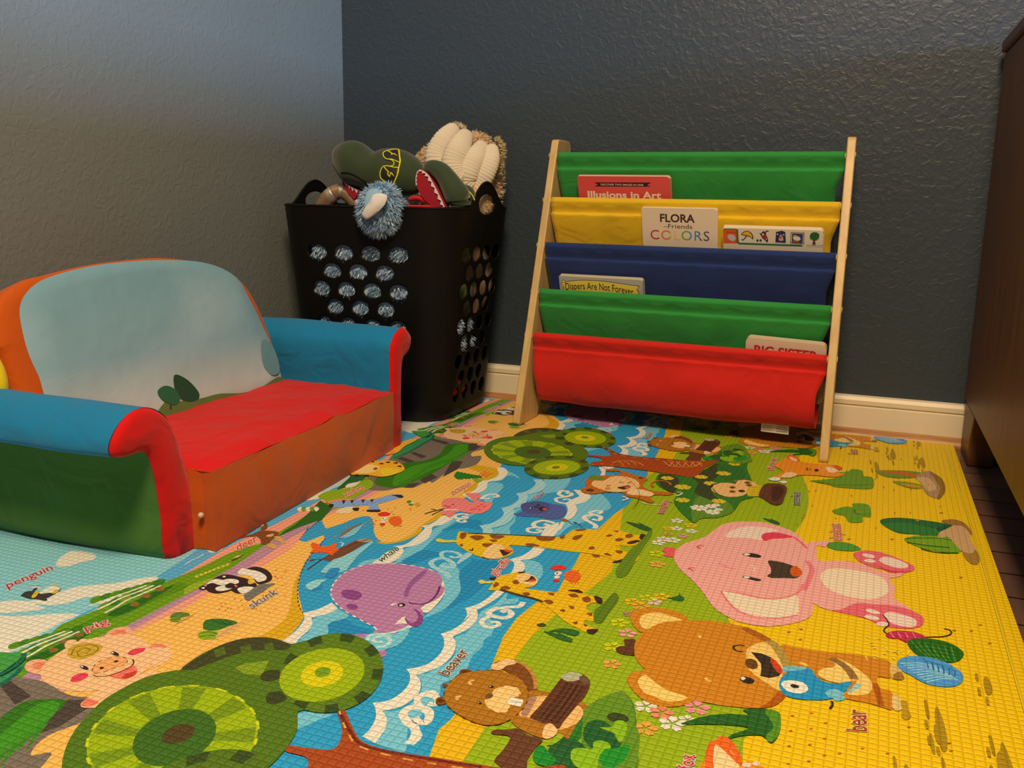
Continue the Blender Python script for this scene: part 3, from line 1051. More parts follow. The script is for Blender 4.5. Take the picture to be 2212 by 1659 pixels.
shell_px = [(10, 800), (-6, 740), (-4, 655), (50, 605), (100, 590), (200, 567), (330, 553), (400, 557), (450, 566), (492, 582), (535, 612), (568, 668), (598, 745), (615, 820)]
sh_o = [back_uv(*q) for q in shell_px]
sh_o[0] = (sh_o[0][0] + .012, sh_o[0][1])
sh_o = [(.925, -.10)] + [(sh_o[0][0], sh_o[0][1])] + sh_o[1:] + [(1.47, -.10)]
sh_c = cat(sh_o, False, 5)
mb = MB(); n = len(sh_c)
cyy = sum(p[0] for p in sh_c) / n; cuu = sum(p[1] for p in sh_c) / n
rings = [(.90, -.002), (.96, -.003), (.985, -.007), (1.0, -.016), (1.0, -.045), (.985, -.062), (.93, -.070)]
v = []; f = []
for s_, off in rings:
    for (a, u_) in sh_c:
        P_ = back_pt(cyy + (a - cyy) * s_, cuu + (u_ - cuu) * s_, off)
        P_.x = max(P_.x, -1.262)
        P_.z = max(P_.z, .004)
        v.append(P_)
for r_ in range(len(rings) - 1):
    for i in range(n):
        j = (i + 1) % n
        f.append((r_ * n + i, (r_ + 1) * n + i, (r_ + 1) * n + j, r_ * n + j))
f.append(tuple(range(n))); f.append(tuple((len(rings) - 1) * n + i for i in range(n))[::-1])
mb.add(v, f)
bshell = toloc(mb, sofa).build('backrest', F_ORG, sofa, angle=60)
# print: outline traced on the cloth
pr_px = [(85, 812), (62, 760), (48, 705), (44, 665), (58, 632), (95, 603), (170, 580), (250, 567), (340, 561), (425, 564), (478, 578), (515, 602), (535, 635), (558, 680), (585, 740), (603, 790), (606, 830), (560, 850), (470, 880), (380, 905), (250, 905), (120, 880)]
pr = [back_uv(*q) for q in pr_px]
pr_c = cat(pr, True, 5)
M_ = MB()
pcy = sum(p[0] for p in pr_c) / len(pr_c); pcu = sum(p[1] for p in pr_c) / len(pr_c)


def sky_col(yv, uv):
    """pale printed sky, paler towards the hills"""
    t = max(0, min(1, uv / .24))
    top = Vector(alb(122, 152, 150)); mid_ = Vector(alb(130, 155, 152)); bot = Vector(alb(190, 182, 160))
    c = bot.lerp(mid_, min(1, t / .45)) if t < .45 else mid_.lerp(top, (t - .45) / .55)
    k = mnoise.noise(Vector((yv * 5, uv * 7, 1.3)))
    c = c.lerp(Vector(alb(190, 195, 180)), max(0, min(.28, k * .6)))
    return tuple(c)


v = []; f = []; cols = []
RN = 44
for r_ in range(RN + 1):
    s_ = 1 - r_ / RN
    for (a, u_) in pr_c:
        yy_, uu_ = pcy + (a - pcy) * s_, pcu + (u_ - pcu) * s_
        edge = min(1, (1 - s_) / .18)
        v.append(back_pt(yy_, uu_, -.0015 + .0055 * (1 - (1 - edge) ** 2)))
        cols.append(sky_col(yy_, uu_))
n = len(pr_c)
vv = v
for r_ in range(RN):
    for i in range(n):
        j = (i + 1) % n
        fc = (r_ * n + i, r_ * n + j, (r_ + 1) * n + j, (r_ + 1) * n + i)
        M_.add([vv[q] for q in fc], [(0, 1, 2, 3)], 0, cols[fc[0]])


def bpoly(pts, col, off):
    p = [back_pt(*back_uv(*q), off) for q in pts]
    M_.add(p, [tuple(range(len(p)))], 0, col)


bpoly(cat([(345, 905), (352, 870), (385, 868), (430, 862), (470, 852), (520, 850), (560, 838), (600, 815), (606, 845), (480, 890)]), alb(98, 105, 50), .0046)
bpoly(cat([(372, 812), (400, 822), (425, 850), (420, 866), (395, 868), (375, 850)]), alb(42, 68, 42), .0050)
bpoly(cat([(336, 845), (352, 835), (372, 842), (384, 862), (374, 876), (352, 870), (339, 858)]), alb(48, 92, 55), .0054)
bpoly([(362, 872), (366, 872), (366, 886), (362, 886)], alb(60, 60, 40), .0052)
bpoly(cat([(560, 745), (572, 735), (590, 760), (600, 800), (585, 812), (565, 790)]), alb(104, 136, 128), .0048)
o_ = toloc(M_, sofa).build('printed_panel', M_CLOTHP, bshell, angle=80)
o_.matrix_parent_inverse = Matrix.Identity(4)
o_['label'] = 'pale blue printed front cloth of the backrest'
# yellow cushion end just seen behind the near armrest
mb = MB(); ellipsoid(mb, (-1.135, .898, .215), (.05, .022, .06), nu=24, nv=14)
toloc(mb, sofa).build('side_bolster', F_YEL2, sofa)

# ------------------------------------------------------------------ black laundry basket with oval holes
M_BLK = mat_plain('black_flexible_plastic', (0.004, 0.0038, 0.0038), .5, noise_amt=.05, bump=.05, bump_scale=300, spec=.22)
BX, BY = -1.012, 1.872          # basket centre
bas = empty('laundry_basket', (BX, BY, 0))
tag(bas, 'tall black plastic laundry basket with oval holes, full of soft toys', 'basket')
BH = .452


def rr_point(s, hw, hd, r):
    """point on a rounded rectangle, s in metres from the middle of the front side going to +x"""
    per = 4 * (hw - r) + 4 * (hd - r) + 2 * PI * r
    s = s % per
    segs = [('l', (0, -hd), (hw - r, -hd)), ('a', (hw - r, -hd + r), -90), ('l', (hw, -hd + r), (hw, hd - r)), ('a', (hw - r, hd - r), 0),
            ('l', (hw - r, hd), (-hw + r, hd)), ('a', (-hw + r, hd - r), 90), ('l', (-hw, hd - r), (-hw, -hd + r)), ('a', (-hw + r, -hd + r), 180), ('l', (-hw + r, -hd), (0, -hd))]
    for t, a, b_ in segs:
        if t == 'l':
            L = math.hypot(b_[0] - a[0], b_[1] - a[1])
            if s <= L: return (a[0] + (b_[0] - a[0]) * s / L, a[1] + (b_[1] - a[1]) * s / L)
        else:
            L = PI / 2 * r
            if s <= L:
                an = math.radians(b_) + s / r
                return (a[0] + r * math.cos(an), a[1] + r * math.sin(an))
        s -= L
    return (0, -hd)


HW, HD, RR = .2135, .178, .085
PER = 4 * (HW - RR) + 4 * (HD - RR) + 2 * PI * RR
SIDE = (HW - RR) + PI / 2 * RR + (HD - RR)      # arc length from front middle to middle of the right side


def taper(z):
    t = max(0, min(1, z / BH))
    return .800 + .20 * t


def bas_pt(s, z, inward=0.0):
    k = taper(z)
    x, y = rr_point(s, HW, HD, RR)
    fl = .010 * max(0, (z - .36) / .09)
    if z < .03:
        k *= 1 - .06 * (1 - z / .03) ** 2
    kx, ky = k, k
    ix = -inward * (x / HW); iy = -inward * (y / HD)
    # bottom sits a little to the front-left of the rim
    return Vector((x * kx + ix + .012 * (1 - z / BH) * 0, y * ky + iy, z))


# elliptical holes (s, z, half width, half height) in wall coordinates
holes = []
ROWZ = [.357, .318, .280, .242, .204, .166, .128, .090, .054]
for i, z in enumerate(ROWZ):
    off = 0 if i % 2 == 0 else .0335
    for c_ in range(4):
        s = -.105 + off + c_ * .067 - (.0 if i < 3 else .002 * (i - 3))
        if off and c_ == 3: continue
        holes.append((s, z, .0245 - .0005 * i, .0155))
    for c_ in range(4):
        s = SIDE - .088 + off * .75 + c_ * .055
        if off and c_ == 3: continue
        holes.append((s, z, .0225 - .0005 * i, .0165))
        holes.append((-s, z, .0225 - .0005 * i, .0165))
    for c_ in range(3):
        holes.append((PER / 2 - .07 + c_ * .067 + off * .5, z, .024, .0155))
HANDLE = [(SIDE, .4600, .044, .0215), (-SIDE, .4600, .044, .0215)]


def rim_z(s):
    b_ = 0
    for c_ in (SIDE, PER - SIDE):
        d = min(abs((s % PER) - c_), PER - abs((s % PER) - c_))
        if d < .095:
            b_ = max(b_, .054 * (math.cos(PI * d / .095) * .5 + .5) ** .65)
    return BH + b_


NS_, NZ_ = 470, 150
vv = []
for j in range(NZ_ + 1):
    for i in range(NS_):
        s = PER * i / NS_
        z = rim_z(s) * j / NZ_
        vv.append([s, z])


def sdist(s, c_):
    d = (s - c_) % PER
    return d - PER if d > PER / 2 else d


allh = holes + HANDLE
cell = PER / NS_
fl_del = set()
inside = [False] * len(vv)
for (hs, hz, ha, hb) in allh:
    j0 = max(0, int((hz - hb - .012) / BH * NZ_) - 12); j1 = min(NZ_, int((hz + hb + .012) / BH * NZ_) + 12)
    i0 = int(((hs - ha - .012) % PER) / cell); ni = int((2 * ha + .024) / cell) + 2
    for j in range(j0, j1 + 1):
        for q in range(ni):
            i = (i0 + q) % NS_
            a = j * NS_ + i
            dx = sdist(vv[a][0], hs) / ha; dz = (vv[a][1] - hz) / hb
            rr_ = math.hypot(dx, dz)
            if rr_ < 1e-6: inside[a] = True; continue
            band = .62 * max(cell, .0032) / (ha if abs(dx) > abs(dz) else hb)
            if abs(rr_ - 1) < band:
                vv[a][0] = (hs + dx / rr_ * ha) % PER; vv[a][1] = hz + dz / rr_ * hb
            elif rr_ < 1:
                inside[a] = True
faces = []
for j in range(NZ_):
    for i in range(NS_):
        i2 = (i + 1) % NS_
        q = (j * NS_ + i, j * NS_ + i2, (j + 1) * NS_ + i2, (j + 1) * NS_ + i)
        if any(inside[a] for a in q): continue
        # a face whose corners all lie on one hole's edge is inside it
        kill = False
        cs = sum(sdist(vv[a][0], vv[q[0]][0]) for a in q) / 4 + vv[q[0]][0]; cz = sum(vv[a][1] for a in q) / 4
        for (hs, hz, ha, hb) in allh:
            if abs(cz - hz) > hb + .01: continue
            if math.hypot(sdist(cs, hs) / ha, (cz - hz) / hb) < .985: kill = True; break
        if not kill: faces.append(q)
pts3 = [bas_pt(s, z) for s, z in vv]
mb = MB(); mb.add(pts3, faces)
# floor of the basket
nb = [bas_pt(PER * i / 60, 0.0) + Vector((0, 0, .004)) for i in range(60)]
mb.add(nb, [tuple(range(60))])
me_b = mb.build('shell', M_BLK, bas, angle=50, solidify=.0028)
# rolled rim, thicker over the two handles
path = [bas_pt(PER * i / 160, rim_z(PER * i / 160)) for i in range(161)]
mb = MB(); tube(mb, path, .0028, 8)
mb.build('rim', M_BLK, bas, angle=60)
# ------------------------------------------------------------------ soft toys
M_FUR_B = mat_print('blue_fur', .9, 'paper', .15)
M_VEL = mat_plain('green_velour', alb(40, 53, 22), .85, noise_amt=.25, noise_scale=18, sheen=.4, bump=.3, bump_scale=220, bump_dist=.001)
M_VEL2 = mat_plain('olive_velour', alb(104, 106, 48), .85, noise_amt=.2, noise_scale=25, sheen=.3)
M_MOUTH = mat_plain('crimson_felt', alb(160, 10, 28), .85, noise_amt=.1)
M_TEETH = mat_plain('white_felt', alb(215, 190, 170), .9)
M_YELTH = mat_plain('yellow_embroidery', alb(225, 200, 30), .6, bump=.5, bump_scale=900)
M_BLKF = mat_plain('black_embroidery', (.012, .012, .010), .7)
M_SATIN = mat_plain('gold_satin', alb(175, 128, 90), .25, noise_amt=.15, metallic=.45, bump=.5, bump_scale=90, bump_dist=.002)
M_SEQ = mat_plain('sparkling_silver_cloth', alb(215, 185, 150), .22, metallic=.6, bump=.9, bump_scale=600, bump_dist=.001, noise_amt=.2)
M_CORD = mat_plain('cream_ribbed_plush', alb(222, 190, 150), .95, noise_amt=.06, bump=.3, bump_scale=400, bump_dist=.001)
M_PAD = mat_plain('cream_felt_pad', alb(228, 205, 178), .95, noise_amt=.05)
M_BRN = mat_plain('brown_plush', alb(120, 85, 55), .9, noise_amt=.3, noise_scale=60)
BLUES = [alb(138, 160, 166), alb(160, 176, 178), alb(120, 138, 148), alb(186, 196, 188), alb(128, 138, 150)]
GREYB = [alb(190, 198, 190), alb(155, 165, 168), alb(218, 218, 200), alb(138, 150, 162), alb(158, 154, 168)]
PEACH = [alb(212, 165, 112), alb(222, 178, 125), alb(200, 150, 100), alb(228, 188, 140)]


def base_at(name, p, label, cat_, rz=0):
    o = empty(name, p, rz)
    return tag(o, label, cat_, 'soft toys in the laundry basket')


def put(mb, par):
    return mb.xf(Matrix.Translation(-par.location))


def P(x, y, yy):
    return on_y(x, y, yy)


def furry(mb, cols, n, L, wd, seed, keep=None, droop=.3, jit=.5, comb=None, base=None):
    pts = surf_points(mb, n, seed, keep)
    out = MB()
    out.add(mb.v, mb.f); out.c = [base or cols[0]] * len(mb.f)
    fur(out, None, pts, n, L, wd, droop, seed, 0, cols, comb, jit)
    return out


# --- blue long-haired toy: body fills the front of the basket, one paw hangs over the rim
bp = P(812, 452, 1.672)
bt = base_at('fluffy_toy', (-1.05, 1.80, .10), 'fluffy pale blue toy with a cream paw pad hanging over the basket rim', 'soft toy')
body = MB()
ellipsoid(body, (0, 0, 0), (1, 1, 1), nu=48, nv=32)
for i_, q in enumerate(body.v):      # squashed flat against the basket's front wall
    sx_ = math.copysign(abs(q.x) ** .55, q.x); sy_ = math.copysign(abs(q.y) ** .55, q.y); sz_ = math.copysign(abs(q.z) ** .8, q.z)
    zz = .272 + sz_ * .125
    wall = -HD * taper(zz) + .0075
    body.v[i_] = Vector((-1.035 + sx_ * .128, BY + wall + .045 + sy_ * .045, zz)) + q * (.004 * mnoise.noise(q * 5))


def hole_fur(mb, hs, cols, per, L, seed, depth=.006):
    """tufts rooted just inside the given holes and pushing out through them"""
    rnd_ = random.Random(seed)
    for (s_, z_, a_, b_) in hs:
        c0 = bas_pt(s_, z_) + Vector((BX, BY, 0)); e = bas_pt(s_ + .004, z_) + Vector((BX, BY, 0))
        t_ = (e - c0).normalized(); n_o = t_.cross(Vector((0, 0, 1))).normalized()
        pts_ = []
        for k in range(per):
            an = rnd_.uniform(0, 2 * PI); rr = math.sqrt(rnd_.random()) * .82
            pts_.append((bas_pt(s_ + math.cos(an) * rr * a_, z_ + math.sin(an) * rr * b_) + Vector((BX, BY, 0)) - n_o * depth, n_o))
        lean = Vector((rnd_.uniform(-.7, .7), 0, rnd_.uniform(-.7, .3)))
        fur(mb, None, pts_, per, L, .0011, .35, rnd_.randrange(9999), 0, cols, t_ * lean.x + Vector((0, 0, lean.z)), .35)


body.c = [GREYB[0]] * len(body.f)
hole_fur(body, [h for h in holes if abs(h[0]) < .115 and .15 < h[1] < .37], GREYB + BLUES, 130, .0125, 5)
put(body, bt).build('body', M_FUR_B, bt, angle=180)
mb = MB(); ellipsoid(mb, bp + Vector((0, .014, .0)), (.0415, .030, .047), nu=36, nv=24)
paw = furry(mb, [alb(150, 170, 172), alb(170, 186, 182), alb(130, 148, 156), alb(200, 206, 196), alb(158, 162, 168)], 4200, .0150, .0011, 8, droop=.45, jit=.45,
            keep=lambda p, n: not (n.y < -.55 and (p - bp).z > -.012 and abs((p - bp).x) < .018))
put(paw, bt).build('paw', M_FUR_B, bt, angle=180)
lo = MB(); tube(lo, [bp + Vector((0, .02, .03)), bp + Vector((0, .055, .022)), bp + Vector((-.01, .09, -.03)), bp + Vector((-.02, .11, -.08))], [.026, .028, .03, .035], 16)
lo = furry(lo, BLUES, 900, .013, .0013, 9)
put(lo, bt).build('leg', M_FUR_B, bt, angle=180)
mb = MB()
padc = P(806, 447, 1.655)
pad_px = cat([(797, 437), (806, 421), (822, 418), (836, 423), (832, 440), (822, 452), (809, 464), (792, 474), (782, 466), (786, 452)])
ctr = (808, 446)
v = []; f = []
for r_ in range(5):
    s_ = 1 - r_ / 5
    for q in pad_px:
        pp = P(ctr[0] + (q[0] - ctr[0]) * s_, ctr[1] + (q[1] - ctr[1]) * s_, 1.640)
        pp.y -= .006 * (1 - s_ ** 2)
        pp.y += .0000
        v.append(pp)
n = len(pad_px)
back = [P(q[0], q[1], 1.655) for q in pad_px]
v2 = back + v
for r_ in range(5):
    for i in range(n):
        f.append((r_ * n + i, r_ * n + (i + 1) % n, (r_ + 1) * n + (i + 1) % n, (r_ + 1) * n + i))
f.append(tuple(5 * n + i for i in range(n)))
mb.add(v2, f)
pw = [o for o in bt.children if o.name.startswith('paw')][0]
put(mb, bt).build('paw_pad', M_PAD, pw, angle=70)


# --- helper: a closed mesh surface to project embroidery on
def bvh_of(mb):
    return BVHTree.FromPolygons([tuple(p) for p in mb.v], mb.f)


def proj_on(bv, x, y, lift):
    d = ray(x, y).normalized()
    hit = bv.ray_cast(CAM, d)
    if hit[0] is None: return None
    nn = hit[1] if hit[1].dot(d) < 0 else -hit[1]
    return hit[0] + nn * lift


def lathe_head(secs, nu=28):
    """soft body: list of (centre, radius across, radius up) along its length"""
    mb = MB(); v = []; f = []
    n = len(secs)
    for k, (c, ra, rb) in enumerate(secs):
        c = Vector(c)
        t = (Vector(secs[min(k + 1, n - 1)][0]) - Vector(secs[max(k - 1, 0)][0])).normalized()
        up = Vector((0, 0, 1)) - t * t.z
        if up.length < .2: up = Vector((0, 1, 0)) - t * t.y
        up.normalize(); sd = t.cross(up)
        for i in range(nu):
            a = 2 * PI * i / nu
            v.append(c + sd * math.cos(a) * ra + up * math.sin(a) * rb)
    for k in range(n - 1):
        for i in range(nu):
            f.append((k * nu + i, k * nu + (i + 1) % nu, (k + 1) * nu + (i + 1) % nu, (k + 1) * nu + i))
    f.append(tuple(range(nu - 1, -1, -1))); f.append(tuple((n - 1) * nu + i for i in range(nu)))
    mb.add(v, f)
    return mb


def smooth_secs(secs, n=5):
    flat = [(*Vector(c), a, b_) for c, a, b_ in secs]
    return [((q[0], q[1], q[2]), max(.0005, q[3]), max(.0005, q[4])) for q in cat(flat, False, n)]


# --- green dinosaur lying on its side, embroidered sunglasses
Yd = 1.80
d1 = base_at('dinosaur_toy', (-.98, 1.86, .12), 'dark green dinosaur toy with embroidered black and yellow sunglasses', 'soft toy')
head = lathe_head(smooth_secs([(P(728, 352, Yd), .004, .004), (P(731, 352, Yd), .024, .026), (P(742, 350, Yd), .036, .040), (P(762, 352, Yd), .046, .0475), (P(785, 362, Yd), .046, .042), (P(805, 370, Yd), .045, .041),
                         (P(830, 372, Yd + .005), .050, .0500), (P(858, 376, Yd + .01), .055, .0520), (P(882, 384, Yd + .015), .052, .046), (P(898, 396, Yd + .02), .040, .034), (P(907, 404, Yd + .03), .010, .010)]), 36)
for q in head.v:      # plush lumps: two brow humps
    pass
put(head, d1)
hm = head.build('head', M_VEL, d1, angle=180)
headw = MB(); headw.add([q + d1.location for q in head.v], head.f)
bv1 = bvh_of(headw)
# nostril hump and jaw seam
mb = MB(); ellipsoid(mb, P(770, 326, Yd), (.026, .030, .018), nu=20, nv=12, rot=Matrix.Rotation(.5, 3, 'Y')); put(mb, d1).build('nose_hump', M_VEL, hm)
mb = MB()
tube(mb, [p for p in [proj_on(bv1, *q, .0006) for q in cat([(737, 372), (752, 372), (768, 378), (785, 388), (800, 396), (812, 404)], False, 4)] if p], .0012, 6)
put(mb, d1).build('seam', mat_plain('dark_seam', alb(30, 36, 20), .9), hm)


def lens(pts, name='lens'):
    o = cat(pts, True, 4) if len(pts) > 6 else pts
    cx_ = sum(q[0] for q in o) / len(o); cy_ = sum(q[1] for q in o) / len(o)
    v = []; f = []; n = len(o); R_ = 5
    for r_ in range(R_):
        s_ = 1 - r_ / R_
        for q in o:
            p = proj_on(bv1, cx_ + (q[0] - cx_) * s_, cy_ + (q[1] - cy_) * s_, .0022)
            v.append(p)
    if any(p is None for p in v): return None
    for r_ in range(R_ - 1):
        for i in range(n):
            f.append((r_ * n + i, r_ * n + (i + 1) % n, (r_ + 1) * n + (i + 1) % n, (r_ + 1) * n + i))
    f.append(tuple((R_ - 1) * n + i for i in range(n)))
    mb = MB(); mb.add(v, f)
    ob = put(mb, d1).build(name, M_BLKF, hm)
    mb = MB()
    tube(mb, [proj_on(bv1, *q, .0024) for q in o + o[:1]], .00125, 8, caps=False)
    put(mb, d1).build('rim', M_YELTH, ob)
    return ob


def C4(x, y):     # crop (580,240) scale
    return (580 + x * 540 / 2212.0, 240 + y * 540 / 2212.0)


def dense(pts, closed=True, k=4):
    out = []
    n = len(pts)
    for i in range(n if closed else n - 1):
        a, b_ = pts[i], pts[(i + 1) % n]
        for t in range(k):
            out.append((a[0] + (b_[0] - a[0]) * t / k, a[1] + (b_[1] - a[1]) * t / k))
    if not closed: out.append(pts[-1])
    return out


l1 = lens([C4(*q) for q in dense([(1022, 372), (1080, 352), (1148, 350), (1160, 400), (1165, 458), (1125, 445), (1090, 432), (1048, 430), (1022, 405)], k=1)])
l2 = lens([C4(*q) for q in dense([(1000, 520), (1022, 492), (1060, 488), (1110, 500), (1150, 508), (1140, 570), (1102, 648), (1050, 630), (1002, 596), (992, 560)], k=1)])
mb = MB()
pbr = [proj_on(bv1, *C4(*q), .0024) for q in [(1150, 350), (1158, 400), (1165, 450), (1160, 480), (1152, 512), (1140, 570), (1102, 650)]]
if all(pbr): tube(mb, pbr, .0017, 8)
pbr = [proj_on(bv1, *C4(*q), .0024) for q in [(1060, 430), (1095, 440), (1115, 462), (1108, 482), (1080, 492)]]
if all(pbr): tube(mb, pbr, .0012, 8)
put(mb, d1).build('sunglasses_bridge', M_YELTH, hm)
for bolt in ([(1060, 365), (1095, 385), (1088, 395), (1112, 388), (1138, 405)], [(1030, 500), (1070, 545), (1058, 552), (1075, 582), (1086, 545), (1095, 552), (1114, 576)]):
    mb = MB()
    p = [proj_on(bv1, *C4(*q), .0034) for q in dense(bolt, False, 3)]
    if all(p): tube(mb, p, [.0013] * (len(p) - 2) + [.0009, .0005], 6); put(mb, d1).build('lightning_bolt', M_YELTH, hm)
# mouth and teeth at the left below the snout
mb = MB(); mo = [P(*C4(*q), 1.785) for q in [(645, 590), (700, 640), (790, 700), (800, 715), (760, 780), (700, 725), (655, 650)]]
cc = sum(mo, Vector()) / len(mo)
mb.add(mo + [p + Vector((.004, .035, 0)) for p in mo], [tuple(range(7))] + [(i, (i + 1) % 7, 7 + (i + 1) % 7, 7 + i) for i in range(7)])
put(mb, d1).build('mouth', M_MOUTH, hm, angle=60)
mb = MB()
for (a, b_, c) in (((668, 628), (694, 648), (688, 664)), ((694, 648), (724, 664), (716, 688)), ((724, 664), (756, 682), (744, 710)), ((756, 682), (792, 700), (778, 728))):
    t = [P(*C4(*q), 1.7835) for q in (a, b_, c)]
    mb.add(t + [p + Vector((0, .003, 0)) for p in t], [(0, 1, 2), (3, 5, 4), (0, 2, 5, 3), (1, 4, 5, 2)])
put(mb, d1).build('teeth', M_TEETH, hm)
# body of this dinosaur down in the basket (olive side seen through the right-hand holes)
mb = MB(); ellipsoid(mb, (-.900, 1.865, .268), (.070, .062, .062), nu=32, nv=20, noise=.1)
put(mb, d1).build('body', M_VEL2, d1, angle=180)
mb = MB(); tube(mb, cat([P(840, 425, 1.80), P(858, 440, 1.79), P(872, 452, 1.79), P(875, 470, 1.80)], False, 4), [.020, .021, .021, .020, .020, .019, .018, .017, .016, .015, .014, .013, .012], 14)
put(mb, d1).build('arm', M_VEL, d1)

# --- second dinosaur: open mouth facing left with a row of felt teeth
Y2 = 1.775
d2 = base_at('dinosaur_toy', (-.86, 1.83, .14), 'green dinosaur toy with wide open crimson mouth and white felt teeth', 'soft toy')
up = lathe_head(smooth_secs([(P(917, 366, Y2), .004, .004), (P(922, 364, Y2), .013, .012), (P(936, 362, Y2), .020, .0155), (P(952, 370, Y2), .023, .0185), (P(966, 386, Y2), .025, .0200), (P(978, 406, Y2), .027, .0235),
                       (P(988, 424, Y2), .028, .026), (P(992, 440, Y2), .024, .022), (P(985, 462, Y2), .018, .016)]), 30)
um = put(up, d2).build('upper_jaw', M_VEL, d2, angle=180)
um['label'] = 'long green snout'
mb = MB()
mout = cat([C4(*q) for q in [(1335, 515), (1312, 560), (1305, 610), (1318, 680), (1345, 740), (1385, 790), (1430, 830), (1470, 870), (1560, 880), (1545, 820), (1500, 740), (1450, 640), (1395, 560)]], True, 3)
fr = [P(*q, Y2 - .021) for q in mout]
bk = [p + Vector((.006, .04, 0)) for p in fr]
n = len(fr)
mb.add(fr + bk, [tuple(range(n))] + [(i, (i + 1) % n, n + (i + 1) % n, n + i) for i in range(n)])
ml = put(mb, d2).build('mouth', M_MOUTH, d2, angle=60)
mb = MB()


def teeth_row(edge, inner_dir, cnt, yy_, depth_px):
    e = dense(edge, False, 12)
    L = len(e)
    for k in range(cnt):
        a = e[int(k * (L - 1) / cnt)]; b_ = e[int((k + 1) * (L - 1) / cnt)]
        mx_, my_ = (a[0] + b_[0]) / 2 + inner_dir[0] * depth_px, (a[1] + b_[1]) / 2 + inner_dir[1] * depth_px
        oa = (a[0] - inner_dir[0] * 1.6, a[1] - inner_dir[1] * 1.6); ob_ = (b_[0] - inner_dir[0] * 1.6, b_[1] - inner_dir[1] * 1.6)
        t = [P(*q, yy_) for q in (oa, ob_, b_, (mx_, my_), a)]
        mb.add(t + [p + Vector((0, .0025, 0)) for p in t], [(0, 1, 2, 3, 4), (9, 8, 7, 6, 5)] + [(i, (i + 1) % 5, 5 + (i + 1) % 5, 5 + i) for i in range(5)])


teeth_row([C4(*q) for q in [(1330, 520), (1375, 535), (1415, 580), (1455, 650), (1500, 740), (1540, 820), (1555, 870)]], (-.86, .5), 9, Y2 - .0235, 5.2)
teeth_row([C4(*q) for q in [(1322, 530), (1306, 570), (1303, 620), (1308, 660)]], (.5, .2), 4, Y2 - .0235, 2.6)
put(mb, d2).build('teeth', M_TEETH, ml, smooth=False)
mb = MB(); ellipsoid(mb, (P(1003, 424, 1.805)), (.024, .026, .024), nu=20, nv=14); put(mb, d2).build('cheek', M_VEL, d2)
mb = MB(); tube(mb, cat([P(*C4(*q), 1.788) for q in [(1715, 670), (1750, 690), (1800, 740), (1825, 790)]], False, 3), .0012, 6); put(mb, d2).build('eye_trim', M_YELTH, d2)
mb = MB(); ellipsoid(mb, (-.885, 1.850, .385), (.066, .060, .052), nu=28, nv=18, noise=.1); put(mb, d2).build('body', M_VEL2, d2, angle=180)
mb = MB(); tube(mb, cat([P(885, 430, 1.765), P(905, 428, 1.762), P(925, 437, 1.762), P(938, 445, 1.765)], False, 4), [.004, .0045, .005, .005, .005, .005, .005, .005, .0045, .004, .004, .003, .002], 12)
rt = put(mb, d2).build('tongue', mat_plain('red_felt', alb(205, 18, 22), .8), ml)
mb = MB(); tube(mb, [P(880, 446, 1.758), P(910, 447, 1.757), P(945, 446, 1.757)], [.0035, .004, .003], 12)
put(mb, d2).build('claw', bpy.data.materials['red_felt'], d2)

# --- peach plush with four cream ribbed ears, at the back right of the pile
Y3 = 1.958
pt = base_at('long_eared_toy', (-.87, 1.95, .15), 'peach furry toy with cream ribbed ears, at the back of the basket', 'soft toy')
mb = MB()
ellipsoid(mb, P(975, 385, Y3 + .01), (.105, .050, .085), nu=40, nv=26, noise=.08)
pbody = furry(mb, PEACH, 3800, .0085, .0012, 21, keep=lambda p, n: n.y < .5, jit=.8, droop=.2, base=alb(200, 152, 102))
put(pbody, pt).build('body', M_FUR_B, pt, angle=180)
mb = MB(); ellipsoid(mb, P(1030, 390, Y3 + .02), (.062, .045, .105), nu=36, nv=24, noise=.06)
pb2 = furry(mb, PEACH[2:] + [alb(215, 190, 150)], 2600, .010, .0012, 22, keep=lambda p, n: n.y < .5, jit=.8, droop=.2)
put(pb2, pt).build('head', M_FUR_B, pt, angle=180)
mb = MB(); ellipsoid(mb, P(1036, 445, 1.905), (.026, .055, .040), nu=24, nv=16)
put(furry(mb, PEACH, 700, .006, .0011, 24), pt).build('paw', M_FUR_B, pt, angle=180)
# low body down in the basket
mb = MB(); ellipsoid(mb, (-.94, 1.980, .30), (.11, .045, .12), nu=28, nv=18, noise=.1); put(mb, pt).build('belly', mat_plain('peach_plush', alb(200, 150, 105), .95, noise_amt=.2, noise_scale=80), pt, angle=180)


